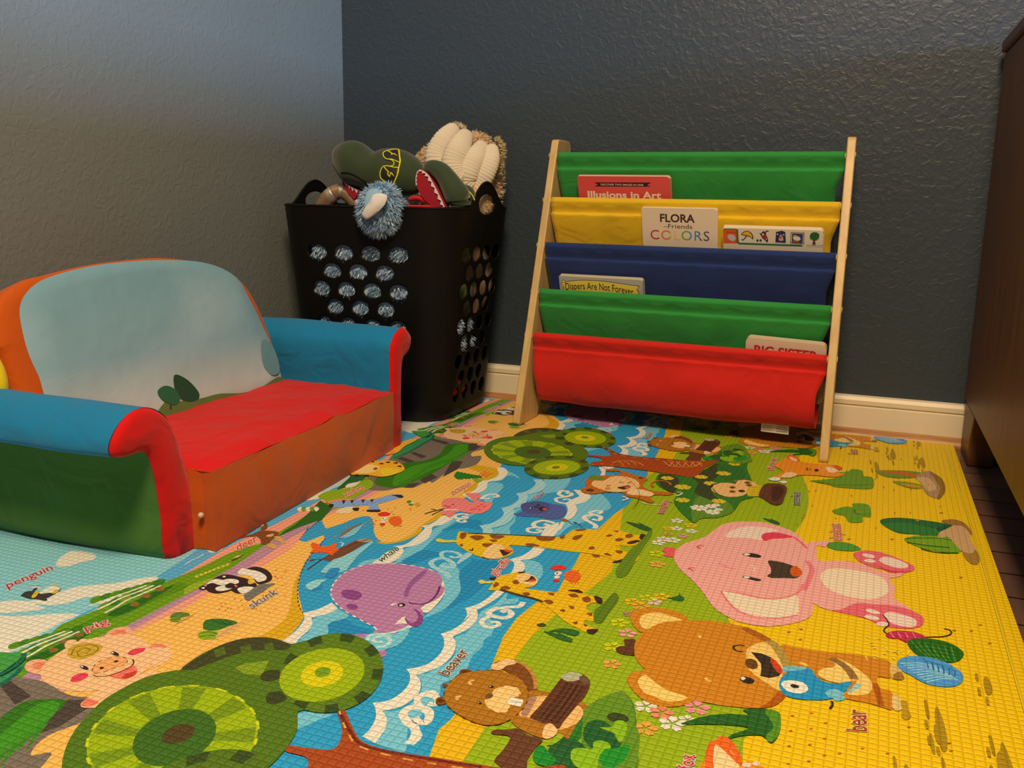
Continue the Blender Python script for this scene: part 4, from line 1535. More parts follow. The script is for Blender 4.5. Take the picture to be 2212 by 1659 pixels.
def ear(path_px, rad_px, depth, flat=.62, seed=0):
    pts = [(*P(x, y, Y3 + dy), r_) for (x, y, dy), r_ in zip(path_px, rad_px)]
    dn = cat(pts, False, 16)
    mb = MB(); v = []; f = []; nu = 24
    n = len(dn)
    acc = 0.0
    for k, q in enumerate(dn):
        c = Vector(q[:3]); a = Vector(dn[max(0, k - 1)][:3]); b_ = Vector(dn[min(n - 1, k + 1)][:3])
        if k: acc += (c - Vector(dn[k - 1][:3])).length
        t = (b_ - a).normalized()
        vd = (CAM - c).normalized()
        sd = t.cross(vd).normalized(); nr = sd.cross(t).normalized()
        rg = 1 + .13 * abs(math.sin(acc * PI / .0066))
        endk = min(1, math.sqrt(max(0, 1 - (1 - min(1, min(k, n - 1 - k) / (n * .12))) ** 2)) + .05)
        R_ = q[3] * .00095 * endk
        for i in range(nu):
            an = 2 * PI * i / nu
            v.append(c + sd * math.cos(an) * R_ * rg + nr * math.sin(an) * R_ * flat * rg)
    for k in range(n - 1):
        for i in range(nu):
            f.append((k * nu + i, k * nu + (i + 1) % nu, (k + 1) * nu + (i + 1) % nu, (k + 1) * nu + i))
    f.append(tuple(range(nu - 1, -1, -1))); f.append(tuple((n - 1) * nu + i for i in range(nu)))
    mb.add(v, f)
    mb = put(mb, pt)
    return mb.build('ear', M_CORD, pt, angle=180)


ear([(988, 272, -.02), (962, 300, -.045), (944, 335, -.06), (948, 362, -.065), (968, 376, -.066)], [14, 23, 25, 23, 17], 0)
ear([(1012, 284, -.02), (994, 315, -.06), (980, 350, -.075), (985, 378, -.078), (1002, 392, -.075)], [15, 24, 26, 24, 18], 0)
ear([(1046, 308, -.015), (1030, 335, -.05), (1014, 370, -.065), (1010, 392, -.065), (1022, 406, -.06)], [13, 20, 22, 21, 15], 0)
ear([(1062, 312, -.015), (1062, 342, -.035), (1050, 372, -.045), (1036, 396, -.05), (1024, 412, -.055)], [12, 18, 21, 20, 14], 0)
# fuzzy fringe at the right and top edge
fr_pts = []
rnd = random.Random(4)
for k in range(700):
    t = rnd.random()
    q = cat([(1078, 300), (1090, 320), (1088, 350), (1082, 380)], False, 10)
    x, y = q[int(t * (len(q) - 1))]
    fr_pts.append((P(x - 6 + rnd.uniform(-4, 3), y + rnd.uniform(-3, 3), Y3 - .01 + rnd.uniform(0, .02)), Vector((.85, -.3, .25)).normalized()))
for k in range(500):
    q = cat([(962, 288), (975, 272), (990, 266), (1002, 274), (1006, 284)], False, 10)
    x, y = q[int(rnd.random() * (len(q) - 1))]
    fr_pts.append((P(x + rnd.uniform(-3, 3), y + 6 + rnd.uniform(-3, 4), Y3 - .015 + rnd.uniform(0, .02)), Vector((-.1, -.3, .9)).normalized()))
mb = MB(); fur(mb, None, fr_pts, 1500, .011, .0009, 0, 6, 0, [alb(222, 185, 130), alb(235, 205, 155), alb(205, 165, 105)], None, .5)
put(mb, pt).build('ear_fringe', M_FUR_B, pt, angle=180)

# --- satin segmented toy, an arm showing at the left of the rim
ct = base_at('satin_toy', (-1.10, 1.84, .10), 'shiny tan satin toy with sparkling joint bands, left side of the basket', 'soft toy')
YC = 1.80
arm_ = cat([(*P(690, 462, YC), .0165), (*P(700, 440, YC), .0172), (*P(716, 421, YC), .0178), (*P(735, 413, YC + .005), .0165), (*P(752, 420, YC + .005), .0165), (*P(768, 436, YC + .005), .017), (*P(778, 455, YC + .01), .016)], False, 10)
mb = MB(); n = len(arm_)
rad = []
for k, q in enumerate(arm_):
    pinch = 0
    for c_ in (21, 34):
        pinch = max(pinch, math.exp(-((k - c_) / 1.7) ** 2))
    rad.append(q[3] * (1 - .14 * pinch))
tube(mb, [q[:3] for q in arm_], rad, 24)
ao = put(mb, ct).build('arm', M_SATIN, ct, angle=120)
for c_ in (21, 34):
    mb = MB(); seg = arm_[c_ - 3:c_ + 3]
    tube(mb, [q[:3] for q in seg], [q[3] * .97 for q in seg], 24); put(mb, ct).build('sparkling_band', M_SEQ, ao, angle=120)
mb = MB(); ellipsoid(mb, (-1.000, 1.83, .105), (.108, .090, .058), nu=32, nv=20, noise=.22)
put(mb, ct).build('body', M_SATIN, ct, angle=180)
# --- other toys only glimpsed through the holes
ot = base_at('plush_toy', (-1.14, 1.83, .34), 'orange plush toy glimpsed through the upper left hole of the basket', 'soft toy')
mb = MB(); ellipsoid(mb, (-1.140, 1.80, .355), (.026, .06, .04), nu=20, nv=14, noise=.1)
mb = furry(mb, [alb(190, 95, 50), alb(205, 130, 90), alb(215, 180, 150)], 700, .010, .0014, 31)
put(mb, ot).build('body', M_FUR_B, ot, angle=180)
ot = base_at('plush_toy', (-.86, 1.80, .28), 'brown plush toy behind the holes at the basket corner', 'soft toy')
mb = MB(); ellipsoid(mb, (-.878, 1.770, .285), (.026, .030, .045), nu=24, nv=16, noise=.15); put(mb, ot).build('body', M_BRN, ot, angle=180)
ot = base_at('plush_toy', (-.85, 1.86, .05), 'crimson plush toy behind the lowest side hole of the basket', 'soft toy')
mb = MB(); ellipsoid(mb, (-.862, 1.835, .060), (.026, .05, .018), nu=24, nv=12); put(mb, ot).build('body', M_MOUTH, ot, angle=180)
ot = base_at('plush_toy', (-.86, 1.91, .16), 'grey-blue shaggy toy behind the middle side holes of the basket', 'soft toy')
mb = MB(); ellipsoid(mb, (-.880, 1.86, .185), (.038, .085, .040), nu=24, nv=16)
mb = furry(mb, GREYB, 1500, .007, .0014, 33)
hole_fur(mb, [h for h in holes if SIDE - .1 < h[0] < SIDE + .0 and .15 < h[1] < .22], GREYB, 90, .011, 41)
put(mb, ot).build('body', M_FUR_B, ot, angle=180)

# ------------------------------------------------------------------ printed foam play mat
# the print is drawn shape by shape on the real floor plane; the artwork repeats along the mat every PERIOD metres
M_MAT = mat_print('embossed_foam_print', .46, 'mat', .35)
M_MATEDGE = mat_plain('foam_edge', alb(225, 180, 90), .8)
PERIOD = Vector((-.0366, 1.0184))
MX0, MY0, MY1 = -1.222, -.08, 2.032
ER0, ER1 = Vector((.1853, 1.0)), Vector((.1655, 2.0))


def right_x(y):
    return ER0.x + (ER1.x - ER0.x) * (y - 1.0)


mat = empty('play_mat', (-.52, 1.0, 0))
tag(mat, 'large foam play mat printed with cartoon animals, sea, grass and yellow sand', 'play mat')
mb = MB()
n_ = 40
pts = [(MX0, MY0)] + [(right_x(MY0), MY0), (right_x(MY1), MY1), (MX0, MY1)]
prism(mb, pts, FLOOR_Z + .0003, -.0002, 'z')
put(mb, mat).build('foam', M_MATEDGE, mat, smooth=False, bevel=.001)
MT = MB()
LAYER = [0]


def clip(poly, fx):
    """keep the part where fx(p) >= 0"""
    out = []
    n = len(poly)
    for i in range(n):
        a, b_ = poly[i], poly[(i + 1) % n]
        fa, fb_ = fx(a), fx(b_)
        if fa >= 0: out.append(a)
        if (fa >= 0) != (fb_ >= 0):
            t = fa / (fa - fb_)
            out.append((a[0] + (b_[0] - a[0]) * t, a[1] + (b_[1] - a[1]) * t))
    return out


def clipmat(poly):
    for fx in (lambda p: MY1 - p[1], lambda p: p[1] - MY0, lambda p: p[0] - MX0, lambda p: right_x(p[1]) - p[0]):
        if not poly: return poly
        if all(fx(p) >= 0 for p in poly): continue
        poly = clip(poly, fx)
    return poly


def lay_poly(fl, col, ks):
    """fl: floor points; ks: how many periods along the mat"""
    LAYER[0] += 1
    z = LAYER[0] * 1.5e-6
    for k in ks:
        q = [(p[0] + PERIOD.x * k, p[1] + PERIOD.y * k) for p in fl]
        q = clipmat(q)
        if len(q) < 3: continue
        cl = [q[0]]
        for p in q[1:]:
            if abs(p[0] - cl[-1][0]) + abs(p[1] - cl[-1][1]) > 1e-5: cl.append(p)
        if len(cl) < 3: continue
        tris = tessellate_polygon([[Vector((p[0], p[1], 0)) for p in cl]])
        good = []
        for t in tris:
            a, b_, c_ = [cl[i] for i in t]
            ar = (b_[0] - a[0]) * (c_[1] - a[1]) - (b_[1] - a[1]) * (c_[0] - a[0])
            if abs(ar) > 1e-11: good.append(tuple(t) if ar > 0 else (t[0], t[2], t[1]))
        MT.add([(p[0], p[1], z) for p in cl], good, 0, col)


def fl(q):
    p = on_floor(q[0], q[1]); return (p.x, p.y)


CROPS = {'A': (0, 1190, .22604), 'B': (400, 1000, .22604), 'C': (100, 1350, .22604), 'D': (500, 1350, .22604), 'E': (800, 1000, .22604), 'F': (900, 1350, .22604),
         'G': (1250, 1050, .22604), 'H': (1300, 1300, .22604), 'I': (1700, 1050, .23146), 'J': (1700, 1275, .23146), 'K': (1700, 800, .23146),
         'L': (850, 850, .22604), 'M': (1200, 850, .22604), 'N': (0, 880, .28029), 'O': (500, 600, .28029), 'P': (0, 0, 1.0)}
ALLK = (-1, 0, 1)


def T_(c, pts):
    ox, oy, s = CROPS[c]
    return [(ox + x * s, oy + y * s) for x, y in pts]


def C(*v):
    return alb(*v)


def S(c, pts, col, ks=ALLK):      # smooth closed shape
    lay_poly([fl(q) for q in cat(T_(c, pts), True, 5)], C(*col), ks)


def PL(c, pts, col, ks=ALLK):     # straight-edged shape
    lay_poly([fl(q) for q in T_(c, pts)], C(*col), ks)


def ring(pts, wd, closed=False):
    n = len(pts); Lf = []; Rt = []
    for i in range(n):
        a = pts[max(0, i - 1)] if not closed else pts[(i - 1) % n]
        b_ = pts[min(n - 1, i + 1)] if not closed else pts[(i + 1) % n]
        t = Vector((b_[0] - a[0], b_[1] - a[1]))
        if t.length < 1e-9: t = Vector((1, 0))
        t.normalize(); nx = Vector((-t.y, t.x))
        w_ = wd[i] if isinstance(wd, list) else wd
        Lf.append((pts[i][0] + nx.x * w_ / 2, pts[i][1] + nx.y * w_ / 2)); Rt.append((pts[i][0] - nx.x * w_ / 2, pts[i][1] - nx.y * w_ / 2))
    return Lf, Rt


def LN(c, pts, wmm, col, ks=ALLK, taper_=False, smooth_=True):       # stroke, width in mm
    q = T_(c, pts)
    if smooth_ and len(q) > 2: q = cat(q, False, 6)
    f_ = [fl(p) for p in q]
    n = len(f_)
    wd = [wmm / 1000. * (math.sin(PI * (i + .6) / (n + .2)) ** .5 if taper_ else 1) for i in range(n)]
    LAYER[0] += 1
    z = LAYER[0] * 1.5e-6
    for k in ks:
        g_ = [(p[0] + PERIOD.x * k, p[1] + PERIOD.y * k) for p in f_]
        if any(p[1] > MY1 or p[0] > right_x(p[1]) - .002 for p in g_): continue
        Lf, Rt = ring(g_, wd)
        v = []
        for a, b_ in zip(Lf, Rt): v += [(a[0], a[1], z), (b_[0], b_[1], z)]
        MT.add(v, [(2 * i, 2 * i + 1, 2 * i + 3, 2 * i + 2) for i in range(n - 1)], 0, C(*col))


def DS(c, pts, wmm, col, dash=7, gap=5, ks=ALLK, closed=False):       # stitched (dashed) line, mm
    q = cat(T_(c, pts), closed, 8)
    f_ = [fl(p) for p in q]
    if closed: f_.append(f_[0])
    # resample
    out = [f_[0]]; acc = 0
    seg = []
    step = .001
    cur = []
    d0 = 0
    for a, b_ in zip(f_, f_[1:]):
        L_ = math.hypot(b_[0] - a[0], b_[1] - a[1]); m_ = max(1, int(L_ / step))
        for i in range(m_):
            t = i / m_
            d = d0 + L_ * t
            if (d * 1000) % (dash + gap) < dash:
                cur.append((a[0] + (b_[0] - a[0]) * t, a[1] + (b_[1] - a[1]) * t))
            elif cur:
                seg.append(cur); cur = []
        d0 += L_
    if cur: seg.append(cur)
    LAYER[0] += 1; z = LAYER[0] * 1.5e-6
    for s_ in seg:
        if len(s_) < 3: continue
        s_ = s_[::max(1, len(s_) // 3)]
        for k in ks:
            g_ = [(p[0] + PERIOD.x * k, p[1] + PERIOD.y * k) for p in s_]
            if any(p[1] > MY1 or p[0] > right_x(p[1]) for p in g_): continue
            Lf, Rt = ring(g_, wmm / 1000.)
            v = []
            for a, b_ in zip(Lf, Rt): v += [(a[0], a[1], z), (b_[0], b_[1], z)]
            MT.add(v, [(2 * i, 2 * i + 1, 2 * i + 3, 2 * i + 2) for i in range(len(g_) - 1)], 0, C(*col))


def EL(c, ctr, a, b_, col, ks=ALLK, n=28):      # ellipse: centre and the ends of two half axes
    (cx_, cy_), (ax_, ay_), (bx_, by_) = T_(c, [ctr, a, b_])
    pts = [(cx_ + (ax_ - cx_) * math.cos(2 * PI * i / n) + (bx_ - cx_) * math.sin(2 * PI * i / n),
            cy_ + (ay_ - cy_) * math.cos(2 * PI * i / n) + (by_ - cy_) * math.sin(2 * PI * i / n)) for i in range(n)]
    lay_poly([fl(p) for p in pts], C(*col), ks)


def word(s, c, p0, p1, pt, col, halo=(232, 212, 180), ks=ALLK, hw=.05):
    """word printed from baseline start p0 to end p1, cap height direction to pt, with a pale outline"""
    P0, P1, PT = [Vector(fl(q)) for q in T_(c, [p0, p1, pt])]
    U = P1 - P0; V = PT - P0
    for off, cc in (((hw, halo) if halo else (None, None)), (.012, col)):
        if off is None: continue
        v, f = text_geo(s, offset=off)
        v0, _ = text_geo(s, offset=.012)
        x0 = min(p[0] for p in v0); x1 = max(p[0] for p in v0)
        LAYER[0] += 1; z = LAYER[0] * 1.5e-6
        for k in ks:
            o = [P0 + U * ((p[0] - x0) / (x1 - x0)) + V * (p[1] / .55) + PERIOD * k for p in v]
            if any(q.y > MY1 for q in o): continue
            MT.add([(q.x, q.y, z) for q in o], f, 0, C(*cc))


def flower(c, ctr, r, col, centre=None, n=5, ks=ALLK, wid=.42):
    """five petals; r in mm on the mat"""
    P0 = Vector(fl(T_(c, [ctr])[0]))
    for i in range(n):
        a = 2 * PI * i / n + .4
        d = Vector((math.cos(a), math.sin(a))); s = Vector((-d.y, d.x))
        R_ = r / 1000.
        pts = [P0 + d * R_ * .12, P0 + d * R_ * .6 + s * R_ * wid, P0 + d * R_ * 1.0 + s * R_ * wid * .55, P0 + d * R_ * .93, P0 + d * R_ * 1.0 - s * R_ * wid * .55, P0 + d * R_ * .6 - s * R_ * wid]
        lay_poly([(p.x, p.y) for p in pts], C(*col), ks)
        LAYER[0] -= 1
    LAYER[0] += 1
    if centre:
        lay_poly([(P0.x + r / 1000. * .25 * math.cos(i * PI / 4), P0.y + r / 1000. * .25 * math.sin(i * PI / 4)) for i in range(8)], C(*centre), ks)


SEA = (44, 150, 180); SEAD = (32, 132, 168); SEAL_ = (118, 186, 192); FOAM = (236, 214, 178); FOAMB = (165, 200, 190)
SAND = (246, 178, 78); SANDD = (220, 160, 22); GOLD = (232, 172, 14); GRASS = (152, 168, 16); GRASSD = (120, 140, 14); YEL = (240, 184, 8)
GRN = (108, 148, 18); GRND = (66, 112, 16); PINK = (240, 152, 118); PURP = (186, 130, 140); SKY = (142, 196, 200); WHT = (236, 216, 182)
BRN = (98, 52, 28); BRND = (62, 38, 26); BLK = (44, 34, 32)
K0 = (0,)
# ---- background bands, from the right edge of the mat to the left
lay_poly([(MX0, MY0), (right_x(MY0), MY0), (right_x(MY1), MY1), (MX0, MY1)], C(*YEL), K0)
lay_poly([(MX0, MY0), (-.80, MY0), (-.80, MY1), (MX0, MY1)], C(*SKY), K0)
lay_poly([(-.80, MY0), (-.62, MY0), (-.60, .74), (-.80, .74)], C(*GRN), K0)
lay_poly([(-.62, MY0), (-.42, MY0), (-.40, .74), (-.60, .74)], C(*SAND), K0)
lay_poly([(-.42, MY0), (-.18, MY0), (-.20, .74), (-.40, .74)], C(*SEA), K0)
lay_poly([(-.18, MY0), (-.02, MY0), (-.06, .74), (-.20, .74)], C(*GRASS), K0)
gr = [(1604, 1720), (1604, 1659), (1606, 1597), (1650, 1565), (1660, 1500), (1640, 1430), (1600, 1370), (1573, 1339), (1600, 1290), (1660, 1200), (1717, 1152), (1740, 1118), (1747, 1090), (1745, 1055), (1732, 1025), (1722, 1005), (1725, 990), (1735, 965), (1728, 945), (1715, 925)]
gl = [(1477, 905), (1472, 925), (1467, 952), (1462, 977), (1454, 991), (1417, 1017), (1399, 1029), (1365, 1077), (1347, 1095), (1340, 1140), (1340, 1181), (1320, 1235), (1300, 1253), (1266, 1278), (1202, 1325), (1148, 1375), (1112, 1422), (1080, 1500), (1049, 1569), (999, 1646), (975, 1700)]
sr = [(1445, 905), (1441, 922), (1434, 945), (1424, 970), (1415, 990), (1400, 1015), (1399, 1026), (1365, 1076), (1358, 1090), (1327, 1110), (1288, 1146), (1270, 1170), (1254, 1194), (1243, 1217), (1216, 1255), (1205, 1278), (1162, 1298), (1116, 1335), (1087, 1375), (1067, 1425), (1058, 1447), (1010, 1500), (975, 1553), (948, 1576), (927, 1635), (905, 1700)]
lay_poly([fl(q) for q in gl + sr[::-1]], C(*GOLD), K0)
lay_poly([fl(q) for q in gr + gl], C(*GRASS), K0)
# sea
sl = [(540, 1700), (560, 1560), (590, 1460), (627, 1368), (650, 1345), (655, 1325), (646, 1290), (644, 1271), (649, 1237), (658, 1215), (671, 1197), (690, 1175), (702, 1162), (698, 1156), (680, 1163), (660, 1171), (647, 1168), (652, 1155), (667, 1140), (680, 1130), (694, 1122), (699, 1133), (704, 1142), (739, 1131), (765, 1120), (784, 1115), (797, 1115), (805, 1121), (808, 1135), (807, 1147), (812, 1160), (824, 1170), (841, 1174), (870, 1168), (900, 1154), (908, 1138), (935, 1127), (958, 1115), (985, 1090), (1015, 1066), (1036, 1048), (1040, 1041), (1062, 1030), (1076, 1017), (1090, 990), (1150, 950), (1209, 920), (1209, 908), (1195, 898), (1178, 893), (1183, 882), (1215, 868)]
lay_poly([fl(q) for q in sl + sr], C(*SEA), K0)
# land left of the sea: sand, pink, purple, green, pink, blue, sky
sand_l = [(1120, 862), (1085, 880), (1040, 905), (1000, 925), (960, 950), (930, 985), (880, 1025), (829, 1058), (780, 1085), (728, 1106), (700, 1118), (669, 1135), (649, 1165), (626, 1188), (563, 1226), (510, 1250), (456, 1280), (400, 1314), (355, 1334), (316, 1353), (292, 1366), (230, 1410), (150, 1480), (100, 1560), (40, 1660), (20, 1700)]
lay_poly([fl(q) for q in sand_l + sl], C(*SAND), K0)
purp_l = [(1112, 862), (1060, 880), (1020, 900), (980, 925), (830, 1035), (727, 1095), (690, 1108), (655, 1128), (626, 1143), (600, 1160), (567, 1181), (502, 1226), (450, 1255), (400, 1285), (330, 1322), (271, 1353), (192, 1384), (108, 1423), (50, 1460), (-20, 1520), (-40, 1700)]
lay_poly([fl(q) for q in purp_l + sand_l[::-1]], C(*PURP), K0)
pk1 = [(1118, 862), (1075, 880), (1032, 900), (992, 925), (845, 1042), (760, 1085), (715, 1105), (660, 1145), (626, 1163), (572, 1203), (506, 1246), (455, 1268), (400, 1297), (330, 1335), (285, 1360), (200, 1400), (120, 1440), (50, 1500), (0, 1560)]
lay_poly([fl(q) for q in pk1 + sand_l[:24][::-1]], C(*PINK), K0)
grn_u = [(1085, 862), (1045, 878), (1000, 898), (950, 925), (820, 1015), (720, 1075), (662, 1113), (610, 1145), (563, 1174), (530, 1182), (490, 1197), (445, 1220), (400, 1240), (371, 1251), (330, 1270), (285, 1285), (240, 1300), (203, 1312), (170, 1330), (131, 1350), (90, 1385), (57, 1410), (0, 1440), (-60, 1480), (-60, 1700)]
lay_poly([fl(q) for q in grn_u + purp_l[::-1]], C(*GRN), K0)
pk2 = [(1072, 862), (1035, 872), (985, 892), (940, 915), (800, 1010), (705, 1072), (662, 1098), (600, 1130), (550, 1152), (499, 1178), (455, 1204), (400, 1238), (385, 1246)]
lay_poly([fl(q) for q in pk2 + [(371, 1251), (400, 1240), (445, 1220), (490, 1197), (530, 1182), (563, 1174), (610, 1145), (662, 1113), (720, 1075), (820, 1015), (950, 925), (1000, 898), (1045, 878), (1085, 862)]], C(*PINK), K0)
blu_u = [(1040, 862), (1000, 874), (960, 888), (900, 915), (780, 990), (690, 1050), (640, 1078), (575, 1115), (540, 1135), (499, 1155), (455, 1172), (430, 1183), (400, 1207), (370, 1225), (340, 1245), (310, 1270), (270, 1290), (230, 1308), (190, 1325)]
lay_poly([fl(q) for q in blu_u + [(203, 1312), (240, 1300), (285, 1285), (330, 1270), (371, 1251)] + pk2[::-1]], C(88, 165, 195), K0)
sky_p = [(-200, 1120), (300, 1000), (700, 900), (950, 800), (1100, 800), (1060, 850)] + blu_u + [(131, 1350), (90, 1385), (57, 1416), (0, 1463), (-60, 1500), (-200, 1500)]
lay_poly([fl(q) for q in sky_p], C(*SKY), K0)
# darker grass on the green band
LN('P', [(40, 1445), (130, 1385), (205, 1345), (330, 1290), (400, 1262)], 22, (86, 134, 16), ALLK)
# ---- coast: darker wet sand
S('B', [(980, 1659), (1080, 1560), (1130, 1480), (1125, 1430), (1085, 1330), (1075, 1200), (1105, 1040), (1200, 880), (1150, 950), (1040, 1150), (1010, 1330), (960, 1480), (820, 1600), (700, 1659), (620, 1720), (800, 1760)], SANDD)
S('E', [(820, 1000 - 1000), (1240, 60), (1200, 130), (1110, 170), (1040, 190), (1000, 250), (900, 290), (840, 330), (900, 270), (1010, 180), (1080, 110)], SANDD)
S('E', [(700, 510), (830, 400), (690, 460), (590, 530), (480, 600), (400, 680), (230, 750), (60, 755), (150, 775), (330, 740), (480, 665), (500, 610), (600, 560)], SANDD)
DS('B', [(1340, 720), (1290, 790), (1200, 880), (1130, 1000), (1085, 1130), (1075, 1250), (1090, 1370), (1130, 1440)], 1.6, (60, 40, 20), 7, 4)
DS('B', [(1310, 540), (1200, 620), (1120, 690), (1090, 745)], 1.5, (60, 40, 20), 5, 4)
# ---- sea tones
PL('B', [(1390, 1500), (1460, 1450), (1640, 1560), (1790, 1600), (1750, 1659), (1370, 1659), (1350, 1560)], SEAD)
S('B', [(1210, 1500), (1330, 1450), (1450, 1400), (1560, 1460), (1480, 1500), (1400, 1520), (1350, 1570), (1360, 1659), (1250, 1700), (1100, 1680), (1200, 1600)], SEAL_)
S('B', [(1640, 1000), (1760, 960), (1830, 930), (1990, 880), (2212, 830), (2300, 800), (2300, 760), (2212, 780), (2080, 830), (1900, 900), (1700, 940)], SEAL_, K0)
S('E', [(300, 860), (480, 760), (560, 700), (600, 640), (740, 560), (860, 520), (690, 650), (600, 730), (460, 860), (330, 930), (200, 975), (260, 930)], SEAL_)
S('E', [(860, 520), (980, 500), (1140, 420), (1180, 330), (1270, 230), (1230, 190), (1130, 190), (1060, 270), (960, 300), (1060, 340), (1100, 400), (1000, 470)], SEAL_)
S('E', [(1130, 180), (1330, 120), (1420, 150), (1400, 120), (1310, 80), (1280, 140)], SEAL_)
S('E', [(830, 1000), (700, 950), (640, 1040), (700, 1200), (690, 1300), (560, 1430), (440, 1530), (520, 1480), (700, 1400), (850, 1250), (860, 1100)], SEAL_)
S('E', [(380, 890), (520, 830), (700, 880), (600, 900), (480, 940), (330, 985), (300, 940)], SEAD)
S('E', [(880, 900), (1050, 930), (1330, 950), (1200, 1050), (1060, 1200), (930, 1300), (720, 1400), (860, 1230), (850, 1050), (980, 930)], SEAD)
S('E', [(680, 650), (900, 620), (1060, 640), (1060, 560), (940, 540), (800, 590)], SEAD)
S('E', [(1520, 930), (1620, 960), (1650, 1040), (1600, 1120), (1480, 1160), (1480, 1050), (1470, 970), (1440, 940)], SEAL_)
S('E', [(1060, 1420), (1200, 1340), (1320, 1220), (1300, 1300), (1410, 1290), (1390, 1340), (1250, 1360), (1130, 1440), (1180, 1560), (1160, 1640), (1140, 1659), (1000, 1720), (860, 1700), (970, 1560), (1030, 1480)], SEAL_)
S('E', [(1670, 130), (1900, 130), (1880, 220), (1800, 270), (1640, 300), (1540, 350), (1480, 420), (1400, 470), (1380, 560), (1330, 620), (1330, 680), (1190, 690), (1160, 640), (1280, 600), (1370, 530), (1370, 450), (1400, 440), (1510, 370), (1500, 310), (1620, 280), (1670, 210)], SEAL_)
S('E', [(1990, 330), (2110, 280), (2212, 300), (2300, 420), (2180, 480), (2050, 560), (1900, 610), (1800, 690), (1740, 680), (1800, 610), (1970, 480), (1940, 400)], SEAL_)
S('D', [(770, 0), (910, 0), (915, 100), (830, 160), (690, 170), (600, 185), (690, 120), (740, 70)], SEAL_)
PL('D', [(635, 840), (770, 830), (950, 810), (965, 860), (760, 940), (630, 1000)], SEAL_)
S('D', [(2212, 90), (2130, 130), (2150, 200), (2110, 320), (1990, 400), (1870, 460), (1780, 480), (1820, 560), (1790, 680), (1690, 770), (1580, 820), (1450, 830), (1490, 910), (1450, 1040), (1390, 1130), (1520, 1180), (1660, 1210), (1680, 1050), (1700, 960), (1850, 830), (1990, 650), (2010, 560), (2212, 480), (2300, 300), (2400, 200), (2400, 60)], SEAL_)
# ---- foam lines
SC_LATE = [([('B', [(870, 1740), (960, 1680), (1060, 1600), (1125, 1520), (1140, 1470), (1125, 1432)]), ('B', [(1125, 1432), (1230, 1410), (1330, 1370), (1400, 1335)]), ('B', [(1400, 1335), (1460, 1390)]), ('B', [(1460, 1390), (1390, 1430), (1290, 1460), (1205, 1480)]), ('B', [(1205, 1480), (1215, 1530), (1180, 1600), (1110, 1659), (1040, 1740)]), ('D', [(580, 190), (500, 175), (440, 150)])], FOAM)]
S('E', [(0, 975), (60, 960), (70, 930), (150, 880), (240, 830), (250, 800), (215, 795), (330, 780), (430, 715), (500, 650), (520, 618), (485, 602), (560, 590), (640, 545), (690, 505), (800, 520), (700, 585), (600, 610), (585, 660), (550, 720), (440, 785), (310, 812), (318, 850), (280, 905), (220, 945), (150, 970)], FOAM)
S('E', [(880, 298), (960, 280), (1020, 235), (1040, 182), (1110, 165), (1180, 145), (1228, 105), (1212, 52), (1270, 45), (1312, 80), (1300, 120), (1245, 165), (1130, 182), (1112, 235), (1060, 275), (970, 298), (985, 330), (985, 365), (930, 330)], FOAM)


def SC(segs, col, ks=ALLK):
    """scalloped band: each (crop, points) run is smooth, runs meet in cusps"""
    out = []
    for c, pts in segs:
        q = T_(c, pts)
        out += cat(q, False, 5) if len(q) > 2 else q
    lay_poly([fl(q) for q in out], C(*col), ks)


for a_, b_ in SC_LATE: SC(a_, b_)
SC([('D', [(1250, 1065), (1320, 1000), (1375, 900), (1378, 810), (1350, 742)]), ('D', [(1350, 742), (1470, 730), (1580, 680), (1675, 595), (1705, 520), (1702, 465), (1672, 420)]),
    ('D', [(1672, 420), (1790, 402), (1900, 358), (1990, 280), (2030, 200), (2028, 130), (2000, 85)]), ('D', [(2000, 85), (2100, 50), (2212, -20), (2300, -110)]),
    ('E', [(830, 1560), (895, 1500), (925, 1440), (903, 1385)]), ('E', [(903, 1385), (1000, 1360), (1110, 1300), (1190, 1230), (1225, 1195)]), ('E', [(1225, 1195), (1310, 1200)]), ('E', [(1310, 1200), (1240, 1270), (1160, 1325), (1080, 1375), (1015, 1405)]),
    ('E', [(1015, 1405), (1028, 1450), (1015, 1500), (960, 1560), (880, 1610)]), ('D', [(2350, -20), (2240, 50), (2115, 110)]), ('D', [(2115, 110), (2145, 190), (2110, 290), (2030, 370), (1930, 425), (1765, 478)]),
    ('D', [(1765, 478), (1808, 550), (1790, 650), (1700, 735), (1590, 790), (1440, 822)]), ('D', [(1440, 822), (1485, 900), (1470, 990), (1420, 1070), (1375, 1130)])], FOAM)
SC([('E', [(1215, 1205), (1230, 1150), (1300, 1095), (1350, 1040), (1375, 980), (1365, 945), (1335, 920)]), ('E', [(1335, 920), (1440, 890), (1520, 845), (1565, 800)]), ('E', [(1565, 800), (1670, 820)]), ('E', [(1670, 820), (1610, 880), (1530, 918), (1432, 930)]),
    ('E', [(1432, 930), (1475, 970), (1470, 1020), (1420, 1065), (1330, 1095)]), ('E', [(1330, 1095), (1320, 1150), (1310, 1205)])], FOAM)
SC([('E', [(1075, 690), (1075, 640), (1040, 598)]), ('E', [(1040, 598), (1150, 578), (1240, 530), (1275, 480), (1250, 430)]), ('E', [(1250, 430), (1330, 410), (1400, 365), (1420, 330), (1392, 292)]), ('E', [(1392, 292), (1480, 275), (1550, 235), (1580, 195), (1555, 155)]),
    ('E', [(1555, 155), (1640, 160)]), ('E', [(1640, 160), (1675, 200), (1650, 250), (1580, 285), (1500, 300)]), ('E', [(1500, 300), (1500, 355), (1450, 410), (1370, 438)]), ('E', [(1370, 438), (1370, 510), (1290, 585), (1160, 622)]), ('E', [(1160, 622), (1175, 690)])], FOAMB)
